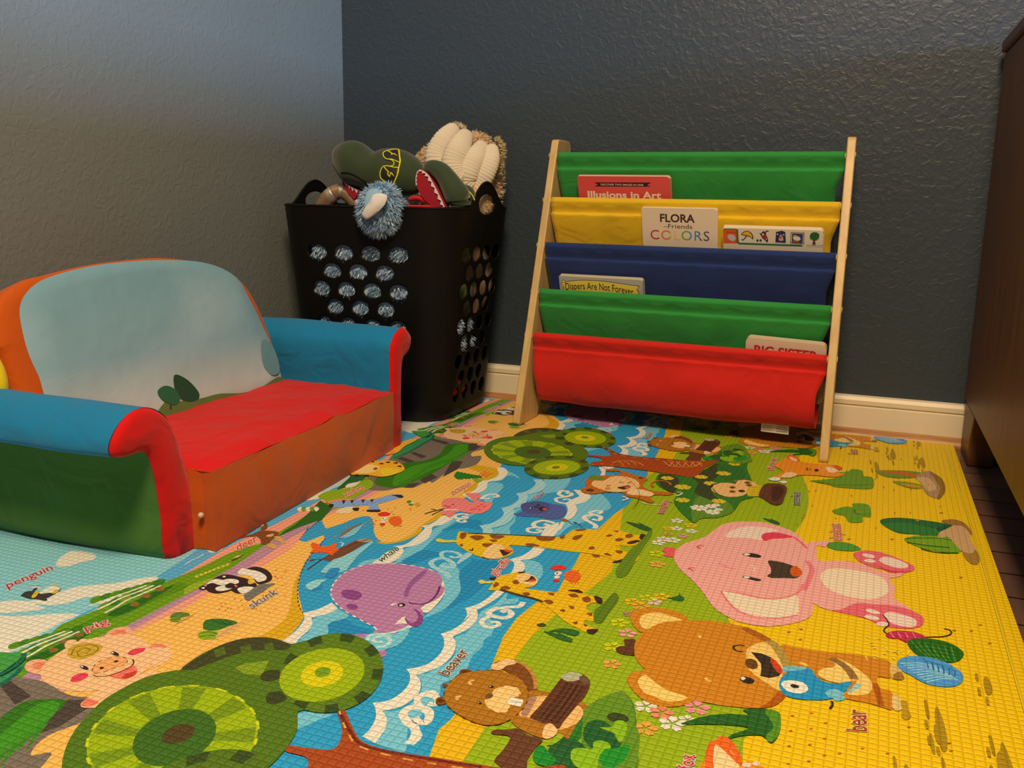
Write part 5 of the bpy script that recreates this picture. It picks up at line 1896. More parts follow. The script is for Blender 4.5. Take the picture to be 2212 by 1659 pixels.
SC([('L', [(1560, 1310), (1600, 1230), (1650, 1160), (1665, 1100), (1640, 1050)]), ('L', [(1640, 1050), (1720, 1005), (1790, 975), (1770, 945), (1715, 925)]), ('L', [(1715, 925), (1800, 925), (1870, 955), (1880, 990), (1830, 1035), (1735, 1060)]), ('L', [(1735, 1060), (1755, 1110), (1720, 1175), (1640, 1225), (1600, 1300)])], FOAM)
SC([('L', [(1400, 1370), (1440, 1300), (1500, 1260), (1580, 1230)]), ('L', [(1580, 1230), (1575, 1300), (1530, 1365)])], FOAM)
S('M', [(420, 700), (560, 690), (540, 720), (480, 740), (470, 790), (420, 800), (440, 750)], FOAM)
S('M', [(180, 925), (240, 930), (330, 970), (290, 1030), (190, 1055), (240, 1000)], FOAM)


def curl(c, pts, pts2, w, col=FOAM):
    LN(c, pts, w, col)
    if pts2: LN(c, pts2, w * .8, col)


curl('D', [(1700, 1140), (1755, 1060), (1745, 970), (1660, 900), (1645, 840), (1710, 790), (1820, 790), (1890, 860), (1860, 930), (1790, 925), (1750, 885)], [(1815, 800), (1775, 720), (1830, 670), (1930, 680), (1975, 730), (1940, 760), (1880, 750)], 8.5)
curl('E', [(1460, 1330), (1420, 1370), (1300, 1380), (1180, 1400), (1130, 1440), (1200, 1470), (1300, 1480), (1350, 1440), (1310, 1410), (1250, 1425)], [(1140, 1470), (1070, 1500), (1080, 1550), (1160, 1570), (1230, 1545), (1200, 1520), (1150, 1525)], 7.5)
curl('E', [(740, 1100), (730, 1060), (600, 990), (590, 940), (690, 910), (780, 950), (790, 990), (720, 1000), (680, 975)], [(690, 910), (680, 860), (740, 845), (830, 860), (860, 890), (800, 905), (760, 890)], 7.5, FOAMB)
S('E', [(830, 950), (900, 870), (1000, 830), (960, 890), (880, 940), (840, 965)], FOAMB)
curl('L', [(1680, 940), (1610, 930), (1580, 960), (1640, 985), (1700, 970), (1690, 950), (1650, 955)], [(1640, 990), (1560, 1000), (1560, 1030), (1640, 1050), (1700, 1030), (1670, 1010), (1620, 1015)], 7)
curl('L', [(1540, 1240), (1440, 1215), (1360, 1230), (1340, 1265), (1420, 1285), (1480, 1260), (1440, 1245)], [(1360, 1280), (1290, 1290), (1290, 1320), (1370, 1330), (1410, 1310), (1360, 1300)], 7)
curl('L', [(1920, 1290), (1930, 1260), (1830, 1200), (1840, 1170), (1920, 1160), (1980, 1180), (1960, 1210), (1900, 1200)], [(1900, 1160), (1880, 1135), (1940, 1120), (1990, 1130), (1960, 1150)], 7.5)
curl('L', [(830, 1010), (870, 980), (920, 965), (980, 965), (1000, 985), (950, 990)], [(840, 990), (880, 1005), (920, 1000)], 6)
curl('L', [(720, 1160), (650, 1150), (590, 1165), (600, 1190), (680, 1195), (700, 1180), (650, 1175)], [(640, 1200), (610, 1215), (650, 1230), (690, 1225), (670, 1210)], 6)
curl('M', [(850, 590), (860, 570), (770, 540), (750, 520), (800, 510), (870, 520), (870, 545), (820, 540)], [(800, 505), (790, 485), (840, 475), (880, 490)], 6.5)
LN('M', [(360, 1290), (370, 1260), (270, 1200), (270, 1175), (350, 1165), (400, 1185)], 6, FOAM, ())
# ---- green and grey hill with steps (left)
S('L', [(-300, 900), (-200, 780), (0, 640), (90, 600), (200, 510), (330, 430), (470, 430), (560, 440), (720, 470), (870, 480), (900, 520), (760, 560), (750, 600), (840, 600), (790, 680), (640, 720), (600, 700), (500, 760), (380, 850), (330, 840), (190, 900), (60, 900), (-100, 930)], (124, 104, 84))
for a in ([(340, 440), (370, 430), (540, 470), (500, 490)], [(160, 570), (200, 560), (320, 600), (270, 620)], [(20, 620), (70, 600), (210, 650), (150, 665)], [(720, 480), (870, 482), (780, 540), (700, 560)], [(560, 640), (660, 650), (620, 720), (470, 800)], [(350, 760), (420, 800), (300, 860), (250, 830)], [(160, 860), (260, 850), (190, 900), (90, 900)]):
    PL('L', a, (78, 62, 50))
S('L', [(-60, 900), (-180, 860), (-120, 760), (0, 690), (130, 660), (300, 640), (440, 580), (500, 500), (560, 480), (700, 480), (720, 500), (640, 560), (560, 640), (450, 720), (320, 790), (180, 850), (60, 900)], (52, 110, 18))
S('L', [(0, 880), (30, 770), (200, 690), (400, 640), (540, 560), (600, 490), (700, 490), (700, 540), (600, 600), (480, 690), (350, 740), (230, 800), (130, 850)], (68, 140, 22))
rnd = random.Random(2)
for k in range(26):
    t = k / 25.
    x = 700 - t * 640; y = 560 + t * 300 + 20 * math.sin(t * 9)
    PL('L', [(x - 18, y - 20), (x + 18, y - 30), (x + 10 + rnd.uniform(-8, 8), y + 26 + rnd.uniform(-6, 10))], (60, 128, 20))
S('L', [(-60, 660), (0, 580), (60, 530), (140, 470), (250, 430), (340, 395), (385, 395), (380, 430), (300, 470), (220, 520), (120, 580), (0, 640)], (62, 138, 78))
LN('L', [(380, 400), (370, 430), (270, 490), (150, 560), (0, 620)], 5, (28, 100, 76))
# ---- snow, clouds (near left and its repeats)
S('A', [(0, 490), (150, 475), (300, 480), (420, 440), (560, 400), (700, 350), (860, 330), (1100, 310), (1300, 270), (1440, 250), (1510, 252), (1500, 275), (1400, 310), (1280, 350), (1100, 400), (980, 430), (800, 450), (640, 500), (480, 520), (330, 510), (430, 550), (330, 570), (120, 590), (0, 595), (-80, 560)], WHT)
S('A', [(0, 620), (150, 625), (330, 615), (560, 600), (750, 610), (640, 660), (560, 700), (300, 840), (100, 960), (0, 1010), (-200, 1000), (-200, 640)], WHT)
S('A', [(900, 480), (1100, 400), (1300, 330), (1420, 310), (1340, 350), (1150, 440), (1000, 500)], WHT)
PL('A', [(690, 660), (800, 590), (930, 530), (900, 560), (780, 620)], (90, 165, 195))
S('A', [(550, 90), (610, 40), (700, 0), (900, 30), (900, 80), (820, 100), (740, 120), (640, 150), (540, 145)], WHT)
S('B', [(210, 830), (270, 800), (360, 770), (390, 790), (330, 840), (250, 860)], WHT)
LN('B', [(0, 970), (60, 930), (120, 905), (180, 870)], 1.6, WHT)
S('B', [(680, 640), (740, 540), (830, 500), (1000, 440), (1100, 370), (1280, 340), (1360, 260), (1400, 200), (1560, 120), (1500, 100), (1200, 230), (900, 400), (720, 500)], WHT)
S('B', [(1300, 280), (1440, 180), (1560, 110), (1560, 180), (1400, 250), (1340, 300)], (190, 205, 195))
# snowy fir rows
for (c, ox, oy) in (('A', 0, 0), ('A', -780, 440)):
    for k in range(7):
        x = 860 + ox + k * 95; y = 470 + oy - k * 26
        S(c, [(x, y), (x + 50, y - 32), (x + 110, y - 40), (x + 120, y - 10), (x + 60, y + 26), (x + 10, y + 30)], (70, 124, 26) if k % 2 else (92, 140, 22))
    for k in range(6):
        x = 930 + ox + k * 100; y = 545 + oy - k * 42
        S(c, [(x, y), (x + 70, y - 52), (x + 150, y - 60), (x + 120, y - 10), (x + 50, y + 26)], (62, 118, 26) if k % 2 else (118, 150, 22))
    for k in range(3):
        LN(c, [(860 + ox + k * 70, 530 + oy + k * 32), (960 + ox + k * 70, 490 + oy + k * 26), (1060 + ox + k * 80, 450 + oy + k * 10), (1250 + ox + k * 80, 385 + oy + k * 2), (1400 + ox + k * 70, 330 + oy)], 3.4, WHT)
    S(c, [(1030 + ox, 610 + oy), (1140 + ox, 545 + oy), (1300 + ox, 480 + oy), (1420 + ox, 410 + oy), (1560 + ox, 360 + oy), (1660 + ox, 330 + oy), (1560 + ox, 400 + oy), (1420 + ox, 480 + oy), (1260 + ox, 570 + oy), (1120 + ox, 620 + oy)], (44, 98, 24))
    for x, y in ((1290, 510), (1400, 430), (1530, 365)):
        EL(c, (x + ox, y + oy), (x + ox + 45, y + oy - 6), (x + ox + 10, y + oy + 20), (150, 98, 40))
# light leaf shapes on the green band at the zebra
S('B', [(1270, 320), (1400, 260), (1560, 240), (1740, 160), (1800, 210), (1700, 290), (1560, 370), (1440, 440), (1360, 370)], (140, 168, 22))
S('B', [(1450, 250), (1560, 150), (1600, 110), (1740, 110), (1700, 160), (1600, 210), (1500, 245)], (24, 96, 40))
PL('B', [(1290, 360), (1410, 430), (1310, 540), (1100, 610), (880, 710), (950, 650), (1050, 590), (1180, 480)], (34, 98, 28))
S('B', [(1530, 230), (1560, 200), (1640, 185), (1680, 170), (1640, 210), (1580, 235)], WHT)
for k in range(5):
    S('B', [(1070 + k * 40, 440 - k * 2), (1100 + k * 40, 420), (1120 + k * 40, 440), (1090 + k * 40, 465)], (110, 150, 24) if k % 2 else WHT)
S('B', [(0, 1260), (120, 1200), (200, 1150), (260, 1100), (100, 1150), (0, 1200)], (150, 168, 30))
for k in range(8):
    EL('B', (110 + k * 42, 1085 - k * 16), (128 + k * 42, 1078 - k * 16), (114 + k * 42, 1095 - k * 16), (220, 190, 60))
PL('B', [(440, 935), (480, 905), (560, 880), (500, 920), (450, 942)], (70, 70, 30)); PL('B', [(455, 915), (490, 890), (550, 880), (500, 905)], (210, 190, 110))
# ---- sand plants
for c, dx, dy, s in (('A', 0, 0, 1.0), ('B', -1475, 620, 1.0)):
    pass
S('A', [(1625, 640), (1650, 600), (1720, 585), (1800, 595), (1810, 620), (1730, 640), (1670, 640)], (94, 122, 44))
S('A', [(1620, 660), (1680, 635), (1730, 650), (1710, 680), (1650, 680)], (120, 140, 40)); LN('A', [(1630, 655), (1720, 655)], 1.2, (60, 80, 24))
PL('A', [(1720, 670), (1870, 595), (1820, 640), (1660, 715)], (205, 150, 60))
S('B', [(170, 1560), (190, 1510), (280, 1490), (420, 1500), (500, 1530), (420, 1560), (300, 1600), (190, 1595)], (52, 110, 30))
for k in range(3): LN('B', [(260 + k * 60, 1500), (340 + k * 50, 1540), (400 + k * 30, 1545)], 1.6, (24, 76, 40))
S('B', [(120, 1640), (190, 1605), (290, 1610), (330, 1640), (290, 1680), (160, 1690)], (140, 165, 26)); LN('B', [(130, 1635), (220, 1615), (320, 1640)], 1.5, (44, 84, 20)); LN('B', [(140, 1665), (220, 1650), (310, 1662)], 1.5, (44, 84, 20))
S('B', [(330, 1620), (430, 1560), (560, 1520), (600, 1505), (520, 1560), (440, 1620), (340, 1660), (310, 1690), (290, 1660)], (222, 165, 90))
rnd = random.Random(7)
for k in range(150):      # scattered grains on the sand
    u = rnd.random(); a = Vector((500, 1340)).lerp(Vector((1020, 1000)), u)
    x = a.x + rnd.uniform(-50, 30); y = a.y + rnd.uniform(-25, 25)
    if u > .72 or .28 < u < .48: continue
    EL('P', (x, y), (x + 2.2, y - .6), (x + .5, y + 1.1), (214, 120, 36), K0, 6)
# ---- pig
PG = (248, 184, 122)
S('A', [(235, 1110), (270, 1060), (350, 1040), (440, 1050), (440, 1120), (400, 1180), (330, 1180), (260, 1150)], (246, 168, 120))
S('A', [(315, 1090), (380, 1065), (440, 1065), (430, 1100), (370, 1135), (325, 1120)], (240, 126, 86))
S('A', [(1000, 820), (1060, 760), (1150, 730), (1240, 735), (1260, 790), (1200, 830), (1080, 840)], (246, 168, 120))
S('A', [(1060, 790), (1130, 755), (1200, 760), (1205, 790), (1150, 815), (1080, 812)], (240, 126, 86))
S('A', [(1150, 1130), (1350, 1180), (1500, 1110), (1640, 1020), (1620, 930), (1560, 890), (1440, 900), (1350, 980), (1420, 1060), (1500, 1200), (1300, 1330), (1100, 1460), (960, 1500), (800, 1500), (770, 1470), (820, 1420), (950, 1330)], PG)
S('A', [(620, 890), (660, 855), (720, 852), (740, 870), (780, 845), (835, 850), (800, 880), (700, 920), (630, 935)], PG)
S('A', [(390, 1160), (420, 1090), (500, 1020), (640, 930), (830, 850), (1000, 820), (1150, 800), (1300, 820), (1400, 880), (1450, 980), (1440, 1090), (1340, 1180), (1180, 1260), (960, 1330), (760, 1345), (600, 1330), (470, 1280), (400, 1220)], PG)
S('A', [(1425, 935), (1460, 895), (1540, 888), (1590, 910), (1580, 930), (1490, 925)], (242, 130, 96))
S('A', [(775, 1475), (830, 1410), (870, 1420), (940, 1440), (910, 1475), (830, 1490)], (244, 120, 84))
S('A', [(645, 990), (670, 920), (780, 885), (900, 885), (980, 910), (960, 960), (880, 1010), (780, 1040), (680, 1030)], (206, 158, 44))
LN('A', [(680, 1000), (720, 930), (850, 900), (940, 930), (880, 990), (770, 1010), (740, 970), (810, 935), (860, 950), (820, 985)], 1.4, (150, 104, 20))
S('A', [(675, 1240), (700, 1200), (780, 1170), (845, 1180), (820, 1220), (740, 1255), (690, 1258)], (230, 62, 76)); S('A', [(1220, 990), (1250, 955), (1330, 930), (1390, 935), (1360, 970), (1270, 1000)], (230, 62, 76))
S('A', [(880, 1150), (920, 1080), (1020, 1030), (1140, 1015), (1215, 1040), (1190, 1090), (1080, 1130), (960, 1170), (900, 1175)], (244, 162, 90))
DS('A', [(880, 1150), (920, 1080), (1020, 1030), (1140, 1015), (1215, 1040), (1190, 1090), (1080, 1130), (960, 1170), (900, 1175)], 1.3, (120, 72, 20), 6, 3, closed=True)
EL('A', (805, 1118), (848, 1130), (800, 1098), BLK); EL('A', (783, 1108), (796, 1112), (780, 1100), WHT); EL('A', (1098, 985), (1138, 996), (1094, 965), BLK); EL('A', (1075, 975), (1088, 980), (1072, 967), WHT)
EL('A', (972, 1122), (992, 1120), (970, 1134), BLK); EL('A', (1110, 1060), (1132, 1056), (1108, 1070), BLK)
S('A', [(1040, 1195), (1130, 1160), (1240, 1110), (1300, 1110), (1312, 1150), (1290, 1190), (1220, 1225), (1130, 1225), (1080, 1215)], (244, 112, 88))
S('A', [(1160, 1220), (1200, 1180), (1260, 1160), (1310, 1155), (1290, 1190), (1220, 1225)], (206, 62, 40))
LN('A', [(890, 1190), (940, 1205), (1040, 1195), (1150, 1160), (1250, 1110), (1278, 1070), (1268, 1040)], 1.6, (96, 56, 16))
word('pig', 'A', (822, 775), (1050, 695), (793, 735), (212, 52, 66), (240, 205, 175))
word('penguin', 'A', (75, 362), (512, 178), (48, 322), (190, 44, 50), (220, 214, 200))
# ---- penguin
S('A', [(200, 430), (240, 395), (300, 385), (360, 400), (400, 425), (450, 465), (430, 480), (350, 465), (280, 460), (220, 440)], (62, 58, 52))
S('A', [(380, 400), (440, 360), (510, 335), (560, 345), (570, 370), (520, 400), (440, 415), (390, 412)], WHT)
S('A', [(340, 430), (420, 410), (520, 400), (560, 385), (575, 360), (540, 330), (570, 350), (575, 380), (500, 430), (420, 465), (370, 460)], (62, 58, 52))
S('A', [(300, 445), (330, 400), (370, 390), (360, 420), (330, 450)], (228, 178, 40)); S('A', [(495, 405), (530, 375), (558, 370), (555, 395), (515, 412)], (228, 178, 40)); S('A', [(275, 345), (340, 335), (400, 342), (395, 362), (340, 365)], (214, 210, 198)); LN('A', [(275, 348), (340, 335), (400, 342)], 1.3, (62, 58, 52)); S('A', [(325, 362), (360, 355), (340, 380), (300, 400)], (62, 58, 52)); S('A', [(500, 330), (530, 320), (540, 332)], (228, 178, 40))
# ---- skunk
S('B', [(600, 1010), (680, 995), (770, 1020), (825, 1070), (825, 1120), (770, 1150), (700, 1160), (660, 1120), (640, 1080), (560, 1070), (520, 1060)], BLK)
S('B', [(500, 1060), (540, 1010), (600, 1020), (700, 1040), (770, 1080), (770, 1120), (700, 1140), (660, 1110), (620, 1085), (560, 1075)], WHT)
S('B', [(200, 1190), (240, 1130), (330, 1080), (420, 1070), (510, 1090), (590, 1110), (670, 1150), (690, 1200), (640, 1230), (560, 1225), (490, 1210), (400, 1235), (300, 1250), (220, 1230)], BLK)
S('B', [(205, 1165), (240, 1130), (300, 1110), (360, 1120), (420, 1110), (500, 1120), (510, 1150), (440, 1170), (400, 1165), (330, 1170), (260, 1150)], WHT)
S('B', [(290, 1200), (330, 1180), (400, 1170), (470, 1175), (430, 1210), (350, 1228), (300, 1222)], WHT)
S('B', [(380, 1180), (430, 1150), (490, 1170), (470, 1195), (410, 1200)], BLK)
S('B', [(130, 1200), (165, 1175), (205, 1190), (200, 1215), (150, 1215)], BLK); EL('B', (172, 1198), (190, 1198), (172, 1206), WHT)
S('B', [(335, 1095), (360, 1070), (400, 1075), (410, 1100), (370, 1110)], BLK); EL('B', (372, 1090), (388, 1090), (372, 1098), WHT)
S('B', [(440, 1215), (490, 1190), (560, 1180), (640, 1190), (620, 1230), (540, 1250), (480, 1245)], BLK); S('B', [(500, 1205), (570, 1185), (650, 1190), (670, 1215), (600, 1245), (530, 1245)], WHT)
S('B', [(600, 1130), (630, 1120), (660, 1150), (610, 1160)], (232, 178, 48)); EL('B', (485, 1180), (500, 1186), (484, 1190), (220, 100, 80))
S('B', [(560, 1270), (620, 1225), (700, 1170), (780, 1160), (860, 1155), (800, 1190), (760, 1220), (680, 1270), (600, 1320)], (116, 108, 92))
word('skunk', 'B', (640, 1400), (895, 1245), (600, 1360), (108, 98, 98), (228, 196, 150))
# ---- deer
S('B', [(470, 715), (540, 700), (620, 690), (680, 665), (720, 650), (790, 650), (880, 660), (890, 690), (840, 720), (810, 760), (790, 780), (730, 780), (720, 740), (690, 710), (600, 710), (520, 725)], (128, 70, 32))
S('B', [(720, 640), (740, 600), (725, 575), (770, 580), (790, 600), (770, 640)], (128, 70, 32)); EL('B', (737, 595), (750, 595), (737, 607), WHT)
S('B', [(770, 700), (830, 680), (850, 690), (810, 710)], (222, 168, 96))
for q in ([(850, 710), (900, 705), (960, 760), (940, 775), (880, 745)], [(770, 790), (820, 770), (880, 800), (850, 825), (800, 805)]): S('B', q, (214, 158, 84))
word('deer', 'B', (500, 845), (695, 745), (484, 796), (205, 62, 50), (240, 205, 165))
# ---- zebra, crab, sticks
ZB = (132, 160, 190)
S('B', [(1390, 400), (1440, 360), (1560, 350), (1750, 355), (1870, 330), (1960, 305), (2060, 305), (2080, 325), (2000, 350), (1900, 380), (1840, 400), (1860, 460), (1740, 465), (1760, 410), (1640, 415), (1500, 430), (1420, 425)], ZB)
PL('B', [(1340, 375), (1460, 345), (1640, 345), (1560, 362), (1430, 368), (1380, 388)], (240, 130, 100))
for x in (1510, 1590, 1695, 1780): PL('B', [(x - 14, 362 - (x - 1500) * .03), (x + 24, 358 - (x - 1500) * .04), (x + 4, 400 - (x - 1500) * .06)], BLK)
S('B', [(1440, 470), (1500, 435), (1600, 420), (1610, 450), (1560, 485), (1480, 485)], (236, 206, 140)); S('B', [(1600, 435), (1660, 430), (1650, 460), (1610, 455)], BLK); S('B', [(1970, 310), (2060, 308), (2085, 330), (2050, 335), (2000, 318)], BLK); S('B', [(1740, 452), (1860, 450), (1850, 470), (1750, 468)], BLK); DS('B', [(1600, 400), (1760, 395), (1900, 350)], 1.2, BLK, 4, 3)
EL('B', (1395, 410), (1420, 405), (1400, 425), BLK)
word('zebra', 'B', (1530, 330), (1715, 250), (1508, 292), (215, 80, 66), (240, 205, 165))
CR = (236, 96, 28)
for c, cx_, cy_, k in (('B', 2000, 560, 1.0), ('E', 1920, 1090, 1.25)):
    S(c, [(cx_ - 55 * k, cy_ + 5), (cx_ - 40 * k, cy_ - 35 * k), (cx_ + 20 * k, cy_ - 45 * k), (cx_ + 70 * k, cy_ - 20 * k), (cx_ + 60 * k, cy_ + 25 * k), (cx_, cy_ + 40 * k)], CR)
    S(c, [(cx_ - 160 * k, cy_ - 70 * k), (cx_ - 100 * k, cy_ - 90 * k), (cx_ - 40 * k, cy_ - 75 * k), (cx_ - 60 * k, cy_ - 55 * k), (cx_ - 130 * k, cy_ - 50 * k)], (226, 50, 34))
    S(c, [(cx_ - 140 * k, cy_ + 25 * k), (cx_ - 100 * k, cy_ + 15 * k), (cx_ - 90 * k, cy_ + 35 * k), (cx_ - 130 * k, cy_ + 40 * k)], (226, 50, 34))
    EL(c, (cx_ - 100 * k, cy_ - 25 * k), (cx_ - 70 * k, cy_ - 28 * k), (cx_ - 98 * k, cy_ - 10 * k), WHT); EL(c, (cx_ - 110 * k, cy_ + 4 * k), (cx_ - 88 * k, cy_ + 2 * k), (cx_ - 110 * k, cy_ + 16 * k), WHT)
    EL(c, (cx_ - 108 * k, cy_ - 25 * k), (cx_ - 100 * k, cy_ - 26 * k), (cx_ - 108 * k, cy_ - 20 * k), BLK)
    for s_ in (-1, 1):
        for q in (0, 25, 50): LN(c, [(cx_ - 10 + q * k, cy_ + s_ * 38 * k), (cx_ + 10 + q * k, cy_ + s_ * 52 * k)], 1.3, CR)
# ---- starfish and plants on the sand
S('E', [(1035, 115), (1080, 90), (1100, 72), (1120, 95), (1180, 100), (1130, 118), (1110, 140), (1085, 125), (1050, 145)], (236, 128, 34))
for k in range(7): S('E', [(800 + k * 34, 130 + (k % 2) * 10), (830 + k * 34, 85 + k * 6), (865 + k * 34, 105 + k * 6), (850 + k * 34, 160 - k * 2)], (42, 116, 30))
S('E', [(980, 150), (1060, 160), (1050, 185), (1000, 180)], (140, 160, 30))
for x, y in ((370, 375), (390, 400)): S('E', [(x - 25, y), (x, y - 15), (x + 25, y - 3), (x, y + 10)], (80, 130, 40))
EL('E', (450, 398), (478, 394), (452, 416), (224, 150, 40)); EL('E', (400, 385), (420, 383), (400, 393), WHT)
# ---- driftwood and starfish in the inlet
S('B', [(1470, 720), (1500, 670), (1580, 620), (1690, 580), (1660, 600), (1560, 670), (1500, 710)], (132, 108, 86)); PL('B', [(1500, 690), (1720, 575), (1620, 690), (1540, 720), (1480, 720)], (126, 188, 196)); S('B', [(1475, 715), (1500, 668), (1590, 612), (1680, 582), (1600, 640), (1540, 680)], (132, 108, 86))
S('B', [(1170, 1020), (1230, 990), (1300, 920), (1200, 940), (1200, 925), (1320, 915), (1420, 850), (1540, 790), (1640, 740), (1740, 728), (1780, 745), (1700, 780), (1620, 830), (1560, 870), (1480, 910), (1420, 920), (1340, 990), (1280, 1050), (1220, 1050)], (118, 68, 40))
S('B', [(1640, 745), (1700, 728), (1780, 740), (1770, 755), (1700, 762)], (170, 145, 115))
PL('B', [(1560, 870), (1640, 830), (1780, 750), (1800, 760), (1640, 900), (1540, 1030), (1400, 1080), (1350, 1060), (1290, 1050), (1340, 990), (1420, 925), (1500, 900)], (140, 196, 196)); LN('B', [(1170, 1022), (1300, 930), (1500, 820), (1740, 735)], 2.0, (92, 50, 28))
S('B', [(1190, 860), (1220, 830), (1200, 790), (1220, 765), (1270, 780), (1300, 800), (1370, 795), (1420, 775), (1450, 775), (1440, 810), (1470, 830), (1430, 860), (1400, 885), (1350, 865), (1280, 860), (1220, 862)], (234, 92, 30))
LN('B', [(1480, 760), (1510, 775), (1490, 800)], 2, FOAM)
S('B', [(1340, 1080), (1380, 1020), (1440, 1005), (1480, 1020), (1440, 1080), (1390, 1105)], (40, 130, 175))
S('B', [(1150, 1180), (1180, 1150), (1260, 1120), (1350, 1120), (1300, 1150), (1260, 1200), (1190, 1215)], (150, 200, 198)); S('B', [(1210, 1215), (1260, 1190), (1310, 1160), (1300, 1200), (1250, 1220)], (40, 130, 175))
S('B', [(1790, 960), (1850, 920), (1920, 860), (2000, 830), (2060, 790), (2085, 850), (2040, 910), (1960, 960), (1860, 975)], FOAM)
# ---- whale
WH = (186, 120, 148); WHD = (140, 66, 120)
S('E', [(-60, 1500), (100, 1560), (240, 1600), (420, 1570), (480, 1520), (490, 1440), (560, 1430), (640, 1350), (705, 1260), (712, 1190), (690, 1130), (660, 1170), (680, 1250), (560, 1330), (460, 1400), (240, 1500)], FOAM)
S('B', [(1390, 1220), (1420, 1150), (1480, 1080), (1600, 1010), (1760, 970), (1960, 965), (2120, 975), (2330, 1015), (2420, 1060), (2455, 1120), (2450, 1180), (2475, 1185), (2480, 1215), (2440, 1280), (2360, 1330), (2250, 1380), (2270, 1420), (2270, 1480), (2240, 1530), (2180, 1560), (2130, 1550), (2100, 1500), (2090, 1470), (2000, 1580), (2010, 1620), (2080, 1680), (2050, 1720), (1900, 1740), (1800, 1640), (1820, 1590), (1780, 1550), (1650, 1490), (1500, 1400), (1410, 1310)], WH)
S('B', [(1990, 1590), (2020, 1530), (2100, 1470), (2110, 1530), (2130, 1580), (2060, 1610)], FOAM)
S('E', [(400, 1395), (450, 1410), (500, 1470), (495, 1530), (440, 1570), (380, 1560), (340, 1520), (330, 1480), (380, 1530), (430, 1520), (455, 1470), (430, 1420)], WHD)
S('B', [(1490, 1250), (1520, 1220), (1590, 1215), (1660, 1235), (1690, 1270), (1650, 1310), (1580, 1310), (1510, 1285)], WHD); S('B', [(1540, 1365), (1590, 1350), (1640, 1365), (1650, 1395), (1610, 1408), (1560, 1395)], WHD)
S('E', [(320, 1270), (350, 1180), (420, 1100), (500, 1040), (545, 1030), (500, 1090), (400, 1180), (360, 1270), (340, 1288)], (150, 84, 130))
LN('E', [(380, 1345), (440, 1352), (520, 1350), (590, 1310), (640, 1250), (665, 1180)], 2.8, (108, 40, 92))
EL('E', (298, 1362), (334, 1360), (298, 1382), BLK); EL('E', (292, 1365), (308, 1365), (292, 1374), WHT); LN('E', [(200, 1365), (225, 1350), (250, 1352)], 3, WHT); LN('E', [(370, 1335), (390, 1352)], 2, (108, 40, 92))
DS('B', [(1830, 1600), (1800, 1570), (1650, 1490), (1500, 1400), (1410, 1300), (1395, 1220), (1440, 1130), (1530, 1050), (1680, 990), (1850, 965), (2100, 975), (2320, 1018), (2390, 1050)], 2.2, (232, 218, 205), 9, 5)
S('D', [(990, 130), (1060, 110), (1200, 92), (1330, 88), (1420, 60), (1560, 0), (1700, 0), (1560, 70), (1420, 120), (1280, 150), (1180, 172), (1080, 150)], WH); LN('D', [(1010, 145), (1120, 165), (1240, 162)], 2.6, WHD)
PL('D', [(1350, 250), (1470, 222), (1482, 300), (1400, 320)], WH)
S('D', [(1260, 150), (1300, 100), (1400, 80), (1560, 90), (1640, 40), (1700, 20), (1690, 90), (1600, 190), (1480, 235), (1340, 250), (1180, 190), (1280, 200)], (118, 188, 194))
LN('D', [(1200, 180), (1290, 195), (1340, 220), (1440, 210), (1510, 170), (1500, 120), (1420, 110), (1350, 140), (1380, 170), (1440, 160)], 4.5, (190, 214, 196)); LN('D', [(1300, 150), (1330, 100), (1450, 92), (1600, 60), (1690, 20)], 4, (190, 214, 196))
word('whale', 'B', (1870, 960), (2050, 830), (1840, 925), (30, 74, 50), (236, 214, 178), hw=.03)
# ---- octopus
OC = (240, 122, 108)
S('E', [(680, 400), (700, 355), (790, 335), (900, 345), (960, 380), (1040, 380), (1150, 375), (1160, 410), (1120, 460), (1030, 490), (930, 480), (850, 470), (800, 490), (760, 525), (720, 500), (680, 490), (700, 440)], OC)
S('E', [(910, 300), (960, 290), (1050, 300), (1050, 330), (1020, 350), (1080, 380), (1000, 390), (960, 340)], OC)
for x, y in ((1000, 440), (1030, 420), (1060, 400), (970, 450), (1090, 420), (1040, 450)): EL('E', (x, y), (x + 16, y - 3), (x + 3, y + 6), (226, 66, 70))
LN('E', [(700, 455), (760, 450), (840, 450)], 4, FOAM); LN('E', [(520, 490), (600, 465), (710, 440)], 3, (84, 66, 38)); LN('E', [(580, 440), (640, 455), (700, 440)], 2.4, (84, 66, 38)); LN('E', [(590, 500), (640, 475), (690, 450)], 2.4, (84, 66, 38))
LN('E', [(705, 415), (722, 412), (730, 420)], 1.6, BLK); LN('E', [(775, 402), (790, 398), (800, 406)], 1.6, BLK); EL('E', (750, 425), (772, 422), (752, 438), (236, 80, 84))
word('octopus', 'E', (785, 315), (965, 215), (766, 275), (214, 78, 60), (238, 206, 170))
# ---- seal
SE = (78, 92, 140)
S('E', [(1370, 485), (1440, 475), (1450, 440), (1440, 400), (1510, 378), (1600, 370), (1700, 385), (1760, 400), (1840, 410), (1875, 450), (1860, 500), (1800, 535), (1700, 540), (1600, 520), (1480, 515), (1400, 505)], SE)
S('E', [(1440, 410), (1500, 380), (1600, 370), (1690, 388), (1720, 430), (1680, 470), (1600, 490), (1500, 480), (1450, 450)], (72, 78, 122)); S('E', [(1610, 440), (1640, 420), (1690, 440), (1660, 462), (1620, 460)], BLK); EL('E', (1665, 445), (1685, 445), (1665, 456), (226, 80, 70)); EL('E', (1535, 440), (1550, 440), (1535, 449), BLK); EL('E', (1530, 438), (1537, 438), (1530, 442), WHT); EL('E', (1608, 405), (1622, 405), (1608, 412), BLK); EL('E', (1590, 425), (1618, 425), (1590, 438), (52, 54, 80))
word('seal', 'E', (1570, 360), (1668, 308), (1550, 328), (92, 62, 92), (225, 210, 195))
